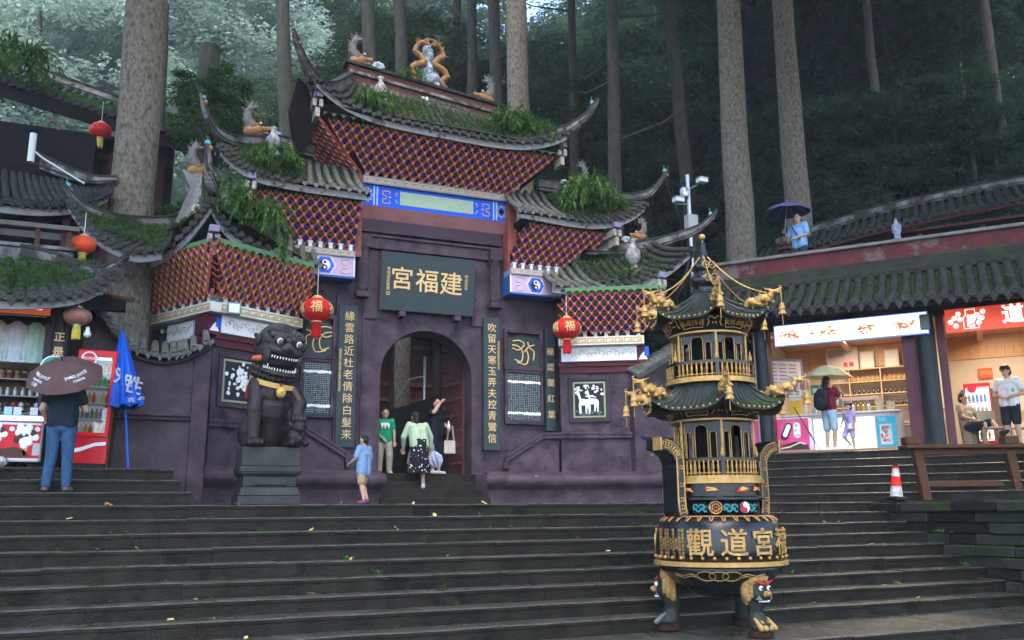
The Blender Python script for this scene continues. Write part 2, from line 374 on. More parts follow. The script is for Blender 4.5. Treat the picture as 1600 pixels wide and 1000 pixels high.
def crown_mesh(seed, m, nclump=70, nleaf=70, leaf=.085, flatc=.55, shape=(1, 1, 1), shell=.5):
    r = random.Random(seed); g = MB()
    for _ in range(nclump):
        c = rvec(r); c = c.normalized()*(c.length**shell); c = V(c.x*shape[0], c.y*shape[1], c.z*shape[2])
        cr = r.uniform(.12, .30)
        for _ in range(nleaf):
            q = rvec(r)*cr; q.z *= flatc
            d = (V(q.x, q.y, -abs(q.z)*.5) + rvec(r)*cr*.6); p = c + q
            leafquad(g, p, d, rvec(r).normalized() + V(0, 0, 1.5), leaf*r.uniform(.6, 1.3), leaf*r.uniform(.35, .6))
    return g.mesh('crown', m)
CR = {k: [crown_mesh(s + i, m, **kw) for i in range(nv)] for k, s, m, nv, kw in (
    ('pale', 10, leaf_pale, 3, dict(nclump=80, nleaf=80, leaf=.075, flatc=.7, shell=.45)),
    ('mid', 20, leaf_mid, 3, dict(nclump=70, nleaf=80, leaf=.085)),
    ('dark', 30, leaf_dark, 3, dict(nclump=75, nleaf=85, leaf=.10)),
    ('bush', 40, leaf_bush, 2, dict(nclump=45, nleaf=60, leaf=.12)))}
def trunk_mb(p0, p1, r0, r1, seed, wob=.003, n=14, limbs=0, flare=1.05):
    r = random.Random(seed); p0, p1 = V(p0), V(p1); ln = (p1 - p0).length; g = MB(); k = 10; pts = []; rad = []
    for i in range(k + 1):
        t = i/k; pts.append(p0.lerp(p1, t) + V(r.uniform(-1, 1), r.uniform(-1, 1), 0)*wob*ln*(0 if i in (0,) else 1)*.5)
        rad.append(lerp(r0, r1, t)*(flare if i == 0 else 1)*r.uniform(.97, 1.03))
    g.tube(pts, rad, n)
    for i in range(limbs):
        t = r.uniform(.25, .95); b = p0.lerp(p1, t); a = r.uniform(0, 6.28); L = ln*r.uniform(.10, .22)
        e = b + V(math.cos(a)*L, math.sin(a)*L, L*r.uniform(.1, .7)); m_ = b.lerp(e, .5) + V(0, 0, -.06*L)
        rr = lerp(r0, r1, t)*.28
        g.tube([b, m_, e], [rr, rr*.7, rr*.25], 5)
    return g
def tree(name, label, group, base, top, r0, r1, bm, crowns, seed, limbs=0, kind='mid'):
    t = thing(name, label, 'tree', base, group)
    trunk_mb(base, top, r0, r1, seed, limbs=limbs).build('trunk', bm, t, smooth=True)
    rr = random.Random(seed)
    for c, s in crowns:
        M = Matrix.Translation(V(c)) @ Matrix.Rotation(rr.uniform(0, 6.28), 4, 'Z') @ Matrix.Diagonal((s[0], s[1], s[2], 1))
        put('crown', CR[kind][rr.randrange(len(CR[kind]))], t, M)
    return t
def topcrown(x, y, z, s): return [((x, y, z), (s, s, s*.55)), ((x + s*.6, y + s*.3, z - s*.25), (s*.7, s*.7, s*.45)), ((x - s*.5, y - s*.4, z + s*.3), (s*.7, s*.7, s*.5))]
# big near trunks (tops leave the frame)
tree('cedar_tree', 'thick pale grey trunk rising between the left roofs', 'old trees around the gate', (-.34, 17.6, 1.4), (-.72, 17.6, 21), .45, .33, bark, topcrown(-.9, 17.6, 23.5, 3.6), 1, kind='mid')
def near(label, x, y, sx, sy, r, top=24, bm=barkdk, kind='dark', cs=3.0, limbs=0, zb=None):
    zb = hill_h(x, y) - .3 if zb is None else zb
    z0 = max(zb, 1.0); tx, ty = x + sx*(top - 2), y + sy*(top - 2); bx, by = x + sx*(z0 - 2), y + sy*(z0 - 2)
    return tree('tall_tree', label, 'tall straight trees behind the gate', (bx, by, z0), (tx, ty, top), r*1.25, r*.8, bm, topcrown(tx, ty, top + 1, cs), int(x*100 + y*7), limbs=limbs, kind=kind)
near('brown trunk directly behind the right end of the main ridge', 10.63, 24, -.019, 0, .36, bm=bark, kind='dark', cs=3.4)
near('straight grey trunk rising left of the dark umbrella on the terrace', 14.68, 19.0, .019, 0, .33, bm=bark, zb=6.2, cs=3.4)
near('slightly leaning grey-green trunk behind the person on the terrace', 17.73, 20.0, .007, 0, .32, bm=bark, zb=7.0, cs=3.4)
near('grey trunk standing left of the main roof horn', 4.36, 27, -.069, 0, .23, cs=2.2)
near('mossy trunk behind the right bay roof with ferns', 14.25, 25, .015, 0, .22, limbs=4)
near('dark leaning trunk behind the camera pole', 19.35, 27, -.053, 0, .26, limbs=3)
near('dark trunk behind the left ridge dragon', 7.77, 30, -.053, 0, .25, top=28)
near('dark trunk left of the ridge centrepiece', 9.46, 32, -.045, 0, .26, top=28)
near('thin far trunk just right of the ridge centrepiece', 12.2, 34, -.021, 0, .20, top=28)
near('slender trunk right of the ridge centrepiece', 11.14, 30, -.008, 0, .20, top=28)
near('slender mossy trunk touching the brown trunk behind the ridge', 11.62, 28, -.028, 0, .22, top=28)
near('thin branchy trunk above the right horn of the main roof', 15.28, 30, .009, 0, .17, top=28, limbs=5)
near('dark forked trunk between the two pale terrace trunks', 23.23, 30, .03, 0, .30, top=28, limbs=4)
near('distant double trunk in the dark forest, left one', 35.2, 34, .03, 0, .38, top=32, limbs=4)
near('distant double trunk in the dark forest, right one', 38.2, 35, .04, 0, .34, top=32, limbs=4)
near('dark crooked trunk leaning right at the upper right edge', 30.6, 22.0, .30, .02, .28, top=24, limbs=8)
def fill(n, a0, a1, d0, d1, kind, lab, grp, seed, size, hgt, low, kk=(4, 6)):
    r = random.Random(seed)
    for i in range(n):
        a = R(lerp(a0, a1, (i + r.uniform(.1, .9))/n)); d = r.uniform(d0, d1); x, y = d*math.sin(a), d*math.cos(a); z = hill_h(x, y) - .4
        if rfy(x, y) < 11.5 and a > .45: continue
        H = hgt*r.uniform(.8, 1.25); cs = []
        k = r.randint(*kk)
        for j in range(k):
            t = lerp(low, 1.0, (j + .5)/k); s = size*r.uniform(.65, 1.1)*(1.05 - .35*abs(t - .6))
            q = r.uniform(0, 6.28); cs.append(((x + math.cos(q)*size*.45, y + math.sin(q)*size*.45, z + H*t), (s, s, s*.62)))
        tree('forest_tree', lab, grp, (x, y, z), (x + r.uniform(-.6, .6), y, z + H), .06 + H*.007, .03, barkdk, cs, seed*50 + i, limbs=5, kind=kind)
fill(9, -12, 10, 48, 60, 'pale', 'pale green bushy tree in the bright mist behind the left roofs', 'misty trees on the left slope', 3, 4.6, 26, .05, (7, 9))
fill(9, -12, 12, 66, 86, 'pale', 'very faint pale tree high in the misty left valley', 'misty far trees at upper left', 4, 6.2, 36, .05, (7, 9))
fill(11, 8, 30, 34, 46, 'mid', 'green leafy tree among the trunks above the main roof', 'leafy trees above the main roof', 5, 3.2, 13, .25)
fill(9, 8, 34, 52, 74, 'mid', 'distant green tree in the mist above the gate', 'distant trees above the gate', 6, 4.6, 18, .2)
fill(15, 27, 57, 27, 38, 'dark', 'dark leafy tree on the shaded slope above the right stalls', 'dark trees on the shaded right slope', 7, 2.9, 11, .12)
fill(13, 27, 57, 42, 58, 'dark', 'dim far tree deep in the shaded forest', 'far trees in the shaded right forest', 8, 4.4, 17, .12)
for i, (sx, yy) in enumerate(((-6, 13), (-3, 15.5), (-.5, 13), (2, 16), (4.5, 13), (7, 15), (9.5, 13), (12, 15))):
    p = rf(sx, yy, 0); x, y = p.x, p.y; z = hill_h(x, y) - .4; r = random.Random(i + 60); H = r.uniform(8, 12)
    tree('forest_tree', 'dark leafy tree rising just behind the terrace pavilion roof', 'leafy trees behind the terrace pavilion', (x, y, z), (x, y, z + H), .14, .05, barkdk, [((x + r.uniform(-1.6, 1.6), y + r.uniform(-1.2, 1.2), z + H*t), (q, q, q*.5)) for t, q in ((.45, 2.4), (.62, 2.6), (.8, 2.2), (.97, 1.7))], 600 + i, limbs=6, kind='dark')
# closed canopy over the shaded right-hand slope, mostly above the frame
r = random.Random(99)
for i in range(5):
    a = R(r.uniform(34, 66)); d = r.uniform(30, 48); x, y = d*math.sin(a), d*math.cos(a); z = hill_h(x, y); H = r.uniform(19, 24)
    tree('canopy_tree', 'tall tree whose dense crown closes the canopy over the right slope', 'canopy trees over the right slope', (x, y, z - .4), (x, y, z + H), .24, .12, barkdk, topcrown(x, y, z + H, 5.2), 700 + i, limbs=2, kind='dark')
# bushes and a stump near the left roofs
def bush(label, x, y, z, s, kind='bush', n=3, seed=0):
    r = random.Random(seed); t = thing('bush', label, 'bush', (x, y, z))
    for i in range(4): MB().tube([(x, y, z), (x + r.uniform(-.2, .2)*s, y, z + s*.5), (x + r.uniform(-.6, .6)*s, y + r.uniform(-.4, .4)*s, z + s*1.2)], [.03, .02, .008], 5).build('stem', barkdk, t)
    for i in range(n):
        k = s*r.uniform(.6, .9); put('foliage', CR[kind][i % 2], t, Matrix.Translation((x + r.uniform(-.5, .5)*s, y + r.uniform(-.4, .4)*s, z + s*r.uniform(.5, 1.5))) @ Matrix.Rotation(r.uniform(0, 6), 4, 'Z') @ Matrix.Diagonal((k, k, k*.8, 1)))
bush('round green bush between the thick trunk and the left bay roof', .75, 19.3, 6.4, .85, n=4, seed=1)
bush('leafy bush around the cut trunk behind the left bay roof', 1.25, 22.2, 10.2, 1.3, n=5, seed=2)
bush('low dark bush beside the terrace trunks', 17.6, 22, 8.2, 1.2, 'dark', 4, seed=3)
st = thing('tree_stump', 'dark sawn-off trunk standing above the left bay roof', 'tree stump', (.95, 22, 6))
trunk_mb((1.0, 22, 5.5), (.86, 22, 13.2), .32, .27, 5, wob=.015, flare=1).build('trunk', barkdk, st, smooth=True)
sp = MB().tube([(-.05, 21.5, 10.5), (-.1, 21.5, 12.5), (-.15, 21.5, 13.9)], [.06, .04, .02], 6).build('dead_pole', barkdk)
tag(sp, 'thin dark dead stem sticking up right of the thick trunk', 'dead stem')
for i, (x, y, z, s, bx, by) in enumerate([(17.5, 5, 21, 6.5, 19, 4), (22, 9, 22, 6.5, 24, 8),
        (-7, 5, 18, 6, -9, 5), (-6.5, 13, 20, 5.5, -10, 13), (11, 13, 22, 6, 22, 6.5), (3, -6, 19, 5.5, -5, -7), (12, -5, 20, 6, 14, -6)]):  # unseen trees added around and overhead to dim the court
    zb = hill_h(bx, by) - .5 if by > 18 or rfy(bx, by) > 8 else -.3
    tree('unseen_shade_tree', 'tall tree overhanging the court with its crown above the picture', 'overhanging trees round the court', (bx, by, zb), (x, y, z), .4, .2, barkdk, topcrown(x, y, z, s), 900 + i, kind='dark')  # unseen trees, added only to shade the court from above
# ---------------------------------------------------------------- roof kit
def rect_sweep(g, path, ws, hs, mi=0, up=(0, 0, 1)):
    path = [V(p) for p in path]; k = len(path); vs = []; fs = []
    for i, p in enumerate(path):
        t = (path[min(i + 1, k - 1)] - path[max(i - 1, 0)]).normalized(); a = t.cross(V(up))
        a = a.normalized() if a.length > 1e-4 else V(1, 0, 0); u = a.cross(t).normalized()
        w_ = ws[i] if hasattr(ws, '__len__') else ws; h_ = hs[i] if hasattr(hs, '__len__') else hs
        vs += [p - a*w_ - u*h_, p + a*w_ - u*h_, p + a*w_ + u*h_, p - a*w_ + u*h_]
    for i in range(k - 1):
        for j in range(4): fs.append((i*4 + j, i*4 + (j + 1) % 4, (i + 1)*4 + (j + 1) % 4, (i + 1)*4 + j))
    fs += [(3, 2, 1, 0), tuple((k - 1)*4 + j for j in range(4))]
    g.add(vs, fs, mi); return g
def _endtile(r):
    g = MB(); g.lathe([(r, 0), (r, .03), (r*.82, .045), (r*.74, .034), (r*.3, .034), (r*.15, .045), (0, .045)], 12); return g
def _drip(w, h):
    g = MB(); g.prism([(-w, .012), (-w, -h*.35), (-w*.55, -h*.5), (0, -h), (w*.55, -h*.5), (w, -h*.35), (w, .012)], -.012, .012); return g
ET = {}
def slope(part, E, G, n, r=.06, sag=.12, matf=None, fh=.16, dm=None, fm=None, segs=7, fasin=.05, caps=True, dripw=.055, v1=1.0, row=True):
    """tiled roof slope between eave curve E(u) and ridge curve G(u), u in 0..1"""
    matf = matf or (lambda u: tilem); dm = dm or deckm; fm = fm or fasc
    def Pt(u, v): p = E(u).lerp(G(u), v); p.z -= sag*math.sin(math.pi*min(1, v))*(1 if v >= 0 else 0); return p
    MB().grid(lambda u, v: Pt(u, v*v1) - V(0, 0, .02), 40, 6).build('roof_deck', dm, part, smooth=True)
    f = MB()
    def out(u):
        d = E(u) - G(u); d.z = 0; return d.normalized()
    f.grid(lambda u, v: E(u) - out(u)*fasin + V(0, 0, -.035 - fh*v), 40, 1)
    f.grid(lambda u, v: E(u) - out(u)*(fasin + .06) + V(0, 0, -.035 - fh*(1 - v)), 40, 1)
    f.grid(lambda u, v: E(u) - out(u)*(fasin + .06*v) + V(0, 0, -.035 - fh), 40, 1)
    f.build('fascia', fm, part)
    key = (round(r, 3), dripw)
    if key not in ET: ET[key] = (_endtile(r*1.15), _drip(dripw, dripw*2.0)); ET[key] = {}
    for k in range(n):
        u = (k + .5)/n; m = matf(u)
        if row:
            pts = []; rad = []
            for i in range(segs):
                for e_, q in ((0, 1.06), (.93, .9)):
                    v = (i + e_)/segs*v1; pts.append(Pt(u, v) + V(0, 0, r*.35)); rad.append(r*q)
            MB().tube(pts, rad, 8).build('tile_row', m, part, smooth=True)
        if caps:
            me = ET[key].get(('e', m.name))
            if me is None: me = ET[key][('e', m.name)] = _endtile(r*1.15).mesh('eave_tile', m)
            o = out(u); p = Pt(u, 0) + V(0, 0, r*.3)
            put('eave_tile', me, part, Matrix.Translation(p) @ (o + V(0, 0, .12)).to_track_quat('Z', 'Y').to_matrix().to_4x4())
    if caps:
        for k in range(n + 1):
            u = k/n; m = matf(min(u, .999)); me = ET[key].get(('d', m.name))
            if me is None: me = ET[key][('d', m.name)] = _drip(dripw, dripw*2.0).mesh('drip_tile', m)
            uu = min(max(u, .004), .996); t = (E(min(1, uu + .01)) - E(max(0, uu - .01))).normalized()
            put('drip_tile', me, part, frame(E(uu) + out(uu)*.02 + V(0, 0, .0), t))
    return Pt
def horn(part, pts, w0=.10, h0=.13, m=None, name='hip_ridge', tip=.25, n=5):
    path = catmull(pts, n); k = len(path); g = MB()
    ws = [lerp(w0, w0*tip, (i/(k - 1))**1.5) for i in range(k)]; hs = [lerp(h0, h0*tip*.8, (i/(k - 1))**1.3) for i in range(k)]
    rect_sweep(g, path, ws, hs); o = g.build(name, m or ridgem, part, bevel=.008)
    g = MB(); rect_sweep(g, [p + V(0, 0, h*1.02 + .015) for p, h in zip(path, hs)], [x*1.25 for x in ws], [.02 for _ in hs])
    rect_sweep(g, [p + V(0, 0, -h*.5) for p, h in zip(path, hs)], [x*1.2 for x in ws], [.014 for _ in hs])
    g.build('ridge_moulding', tiled, o); return o
# ---------------------------------------------------------------- bracket kit
def _bracket(s, cup, rod=False):
    g = MB()                                       # x across, y outward is -y, z up the slope
    for sg in (-1, 1):
        P = [(0, -.11*s), (sg*.13*s, .01*s), (sg*.20*s, -.03*s), (sg*.33*s, .20*s), (sg*.43*s, .20*s), (sg*.53*s, .44*s), (sg*.45*s, .50*s), (sg*.36*s, .32*s), (sg*.26*s, .30*s), (sg*.09*s, .07*s), (0, .04*s)]
        if sg < 0: P = P[::-1]
        g.prism(P, -.34*s, .02*s, 0)
    d = .135*s
    g.add([(0, -.44*s, -d - .02*s), (d, -.44*s, -.02*s), (0, -.44*s, d - .02*s), (-d, -.44*s, -.02*s), (0, -.3*s, -d), (d, -.3*s, 0), (0, -.3*s, d), (-d, -.3*s, 0)],
          [(0, 1, 2, 3), (0, 4, 5, 1), (1, 5, 6, 2), (2, 6, 7, 3), (3, 7, 4, 0)], 1)
    # cup in the cell above the node
    g.add([(-.12*s, -.14*s, .24*s), (.12*s, -.14*s, .24*s), (.26*s, -.22*s, .42*s), (.18*s, -.22*s, .56*s), (.07*s, -.22*s, .54*s), (0, -.22*s, .68*s), (-.07*s, -.22*s, .54*s), (-.18*s, -.22*s, .56*s), (-.26*s, -.22*s, .42*s),
           (-.07*s, .0, .32*s), (.07*s, .0, .32*s), (.14*s, .0, .5*s), (-.14*s, .0, .5*s)],
          [(0, 1, 2, 3, 4, 5, 6, 7, 8), (0, 9, 10, 1), (1, 10, 11, 2), (0, 8, 12, 9), (2, 11, 12, 8)], 2)
    if rod: g.tube([(0, -.47*s, -.2*s), (0, -.48*s, .8*s)], .03*s, 5, 3)
    return g.mesh('bracket', [brred, pink, cup, gilt])
BRK = {}
def bracket_field(root, name, BL, BR, TL, TR, s, rows, rod=False, back=True, skipf=None):
    BL, BR, TL, TR = map(V, (BL, BR, TL, TR))
    ex = (BR - BL).normalized(); upv = (TL + TR) - (BL + BR); upv = (upv - ex*upv.dot(ex)).normalized()
    nrm = upv.cross(ex).normalized()                # inward-facing +y of the bracket frame
    g = MB()
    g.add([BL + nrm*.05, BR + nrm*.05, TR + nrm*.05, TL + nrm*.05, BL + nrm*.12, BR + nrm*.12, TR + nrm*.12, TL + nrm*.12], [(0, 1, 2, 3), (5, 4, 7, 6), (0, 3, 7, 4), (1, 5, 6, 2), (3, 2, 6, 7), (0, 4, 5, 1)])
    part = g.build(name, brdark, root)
    ht = (((TL + TR) - (BL + BR))*.5).dot(upv); ph = ht/rows
    for r_ in range(rows):
        v = (r_ + .15)/rows; A = BL.lerp(TL, v); B = BR.lerp(TR, v); cup = blue if r_ % 2 == 0 else green
        mid = (BL + BR)*.5; ca = (A - mid).dot(ex); cb = (B - mid).dot(ex); k0 = math.ceil((ca - .1*s)/s - .5*(r_ % 2)); k1 = math.floor((cb + .1*s)/s - .5*(r_ % 2))
        key = (round(s, 3), cup.name, rod)
        if key not in BRK: BRK[key] = _bracket(s, cup, rod)
        base = mid + upv*(ht*v)
        M0 = Matrix((ex, nrm, upv)).transposed().to_4x4(); sc = Matrix.Diagonal((1, 1, ph/(s*.5), 1))
        for k in range(k0, k1 + 1):
            p = base + ex*((k + .5*(r_ % 2))*s)
            if skipf and skipf(p): continue
            M = M0.copy(); M.translation = p; put('bracket', BRK[key], part, M @ sc)
    return part
def meander(g, x0, x1, z0, z1, y, n, t, mi=0, M=None):
    """flat key-fret line"""
    w_ = (x1 - x0)/n; h = z1 - z0
    def bar(a, b, c, d): g.box(a, b, y - .004, y, c, d, mi, M)
    for i in range(n):
        a = x0 + i*w_
        bar(a, a + w_*.9, z1 - t, z1); bar(a + w_*.9 - t, a + w_*.9, z0 + h*.3, z1 - t); bar(a + w_*.4, a + w_*.9 - t, z0 + h*.3, z0 + h*.3 + t)
        bar(a, a + t, z0, z1 - t); bar(a + t, a + w_, z0, z0 + t)
def valance(root, A, B, h, n, m=greenboard, name='valance'):
    A, B = V(A), V(B); ex = (B - A).normalized(); ln = (B - A).length; P = [(0, 0)]; w_ = ln/n
    bot = []
    for i in range(n): bot += [(i*w_, -h*.95), (i*w_ + w_*.2, -h*.6), (i*w_ + w_*.5, -h*.5), (i*w_ + w_*.8, -h*.6)]
    bot.append((ln, -h*.95)); P = [(0, 0)] + bot + [(ln, 0)]
    return MB().prism(P, 0, .03, 0, frame(A, ex)).build(name, m, root)
# ---------------------------------------------------------------- the gate
GX = 5.65
gate = thing('temple_gate', 'purple temple gateway with arch, tiered upturned tiled roofs and red bracket tiers', 'gate', (GX, 18.2, LZ))
def arc(cx, cz, r, a0, a1, n): return [(cx + r*math.cos(lerp(a0, a1, i/n)), cz + r*math.sin(lerp(a0, a1, i/n))) for i in range(n + 1)]
AX, AH, AZ0, AZS = 5.64, 1.03, 2.30, 4.34
def wallpoly(x0, x1, z0, z1): return [(x0, z0), (AX - AH, z0)] + [(AX - AH, AZS)] + [(p[0], p[1]) for p in arc(AX, AZS, AH, math.pi, 0, 28)][1:] + [(AX + AH, z0), (x1, z0), (x1, z1), (x0, z1)]
mw = MB().prism(wallpoly(2.5, 8.8, 2.25, 7.9), 18.2, 18.85).build('front_wall', purple, gate, bevel=.012)
# upper body of the central bay
MB().box(3.95, 7.4, 18.2 + .02, 19.4, 7.9, 9.6).build('upper_wall', purpledk, gate)
MB().box(2.4, 8.9, 18.25, 19.4, 5.55, 8.0).box(2.4, 2.5, 18.25, 19.4, 1.7, 5.55).box(8.8, 8.9, 18.25, 19.4, 1.7, 5.55).build('side_body', purpledk, gate)
# plinth with roll moulding, either side of the arch steps
def plinth(x0, x1, pts):
    pr = [(0, LZ - .02), (0, LZ + .30), (-.02, LZ + .34), (-.10, LZ + .40), (-.15, LZ + .47), (-.15, LZ + .55), (-.10, LZ + .62), (0, LZ + .66), (.06, LZ + .70), (.5, LZ + .70)]
    g = MB(); rows = []
    for k, (x, y) in enumerate(pts):
        a = V(*pts[max(0, k - 1)]); b = V(*pts[min(len(pts) - 1, k + 1)]); t = (b - a).normalized(); nn = V(t.y, -t.x)
        rows.append([(x - nn.x*d, y - nn.y*d, z) for d, z in pr])
    m_ = len(pr); vs = [p for r_ in rows for p in r_]
    fs = [(i*m_ + j, (i + 1)*m_ + j, (i + 1)*m_ + j + 1, i*m_ + j + 1) for i in range(len(pts) - 1) for j in range(m_ - 1)]
    fs += [tuple(range(m_ - 1, -1, -1)), tuple((len(pts) - 1)*m_ + j for j in range(m_))]
    return g.add(vs, fs).build('plinth', purple2, gate, smooth='auto')
plinth(0, 0, [(.62, 16.75), (.95, 16.45), (1.2, 16.5), (2.5, 17.25), (3.2, 17.42), (4.42, 17.45), (4.5, 17.5)])
plinth(0, 0, [(6.78, 17.5), (6.86, 17.45), (8.1, 17.42), (8.8, 17.25), (10.1, 16.52), (10.4, 16.45)])
MB().box(3.2, 4.44, 17.93, 18.2, LZ, LZ + .68).box(6.84, 8.1, 17.93, 18.2, LZ, LZ + .68).build('plinth_core', purple2, gate)
for sx, xa, xb in ((1, 4.40, 4.62), (-1, 6.88, 6.66)):
    MB().add([(xa, 17.47, LZ), (xb, 17.9, LZ), (xb, 18.3, LZ), (xa, 18.3, LZ), (xa, 17.47, LZ + .62), (xb, 17.9, LZ + .69), (xb, 18.3, LZ + .7), (xa, 18.3, LZ + .7)], [(0, 3, 2, 1), (4, 5, 6, 7), (0, 1, 5, 4), (1, 2, 6, 5), (2, 3, 7, 6), (3, 0, 4, 7)]).build('step_cheek', purple2, gate, bevel=.03)
for i in range(4): MB().box(4.47 + .03*i, 6.82 - .03*i, 17.45 + .26*i, 18.75, LZ - .02, LZ + .17*(i + 1)).build('step', wet, gate, bevel=.015)
MB().box(4.62, 6.66, 18.7, 23.5, LZ, LZ + .675).build('passage_floor', wet2, gate)
# horizontal frame, dark recess, sloped pink band
MB().box(4.12, 7.22, 18.08, 18.2, 7.10, 7.34).box(4.05, 7.28, 18.03, 18.2, 7.34, 7.40).box(4.0, 7.34, 18.0, 18.2, 7.44, 7.48).build('frame_rail', purple, gate, bevel=.008)
MB().box(4.0, 7.36, 18.1, 18.22, 7.48, 7.76).build('recess_board', purpledk, gate)
MB().prism([(18.1, 7.76), (17.96, 8.02), (18.25, 8.02), (18.25, 7.76)], -7.42, -4.0, 0, Matrix(((0, -1, 0, 0), (1, 0, 0, 0), (0, 0, 1, 0), (0, 0, 0, 1)))).build('sloped_band', pinkbeam, gate)
for x in (4.03, 7.08):
    c = MB(); c.lathe([(.10, 6.1), (.125, 6.14), (.125, 6.2), (.105, 6.24)], 16, 0, Matrix.Translation((x + .1, 18.08, 0)))
    for k in range(10):
        q = math.pi + math.pi*k/9; c.tube([(x + .1 + .1*math.cos(q), 18.08 + .1*math.sin(q), 6.2), (x + .1 + .1*math.cos(q), 18.08 + .1*math.sin(q), 6.98)], .02, 5)
    c.lathe([(.1, 6.2), (.1, 6.98), (.135, 7.02), (.135, 7.08)], 16, 0, Matrix.Translation((x + .1, 18.08, 0)))
    c.box(x - .05, x + .25, 17.94, 18.2, 7.08, 7.36).box(x - .04, x + .24, 17.95, 18.2, 5.98, 6.1); c.build('fluted_column', purple, gate, smooth='auto')
for x0, x1 in ((4.2, 4.5), (6.64, 7.0)): MB().box(x0, x1, 18.15, 18.2, 5.55, 7.08).build('pilaster', purple, gate, bevel=.008)
# arch surround: shallow ring and vertical jamb lines
for b_ in ((3.62, 4.1, 18.12, 18.2, 2.35, 6.0), (6.98, 7.02, 18.14, 18.2, 2.6, 5.6), (4.18, 4.22, 18.14, 18.2, 2.6, 5.6)): MB().box(*b_).build('jamb_strip', purple, gate, bevel=.006)
# plaque
PM = Matrix.Translation((5.57, 18.06, 5.74)) @ Matrix.Rotation(R(6), 4, 'X')
pl = MB().box(-1.07, 1.07, -.05, .0, 0, 1.27).build('name_plaque', slate, gate, bevel=.006, M=PM)
tag(pl, 'slate name plaque with three gold characters')
for ch, x, sz in (('宮', -.60, .52), ('福', -.03, .54), ('建', .52, .54)):
    text('gold_character', ch, sz, gold, pl, PM @ face((x, -.052, .66 - x*.02), (1, 0, 0)), bold=.004, extrude=.008)
text('inscription', '\n'.join('甲戌吉日'), .085, gold, pl, PM @ face((.87, -.052, .74), (1, 0, 0)), extrude=.003)
text('inscription', '\n'.join('青城道友敬書'), .085, gold, pl, PM @ face((-.9, -.052, .68), (1, 0, 0)), extrude=.003)
MB().box(-.93, -.86, -.054, -.05, .33, .40).box(-.915, -.875, -.056, -.05, .345, .385, 1).build('seal', [gold, slate], pl, M=PM)
for x in (5.0, 6.25): MB().box(x - .07, x + .07, 17.93, 18.15, 5.60, 5.74).prism([(x - .09, 5.72), (x, 5.86), (x + .09, 5.72)], 17.92, 17.96).build('plaque_stud', purple, gate, bevel=.01)
# couplet boards
def couplet(x, z0, z1, body, sz, small=None, w_=.2, y=18.1):
    b = MB().box(x - w_, x + w_, y - .04, y + .1, z0, z1).build('couplet_board', slate, gate, bevel=.006)
    n = len(body); zz = z1 - .10
    for i, ch in enumerate(body):
        text('gold_character', ch, sz, gold, b, face((x + (.03 if small else 0), y - .042, z1 - .16 - (i + .35)*(z1 - z0 - .25)/n), (1, 0, 0)), extrude=.005)
    if small: text('inscription', '\n'.join(small), .055, gold, b, face((x - w_*.72, y - .042, (z0 + z1)/2 + .1), (1, 0, 0)), extrude=.002, line=.9)
couplet(3.86, 2.80, 5.78, '緣雲路近杜老倩除白髮来', .215, '題建福宮門古常道觀之石壁書於甲戌年夏')
couplet(7.10, 2.80, 5.76, '吹留天寒玉弄夫控青鸞信', .215, None)
text('inscription', '\n'.join('清同治年間敬題於青城山門'), .055, gold, gate, face((7.26, 18.056, 4.9), (1, 0, 0)), extrude=.002)
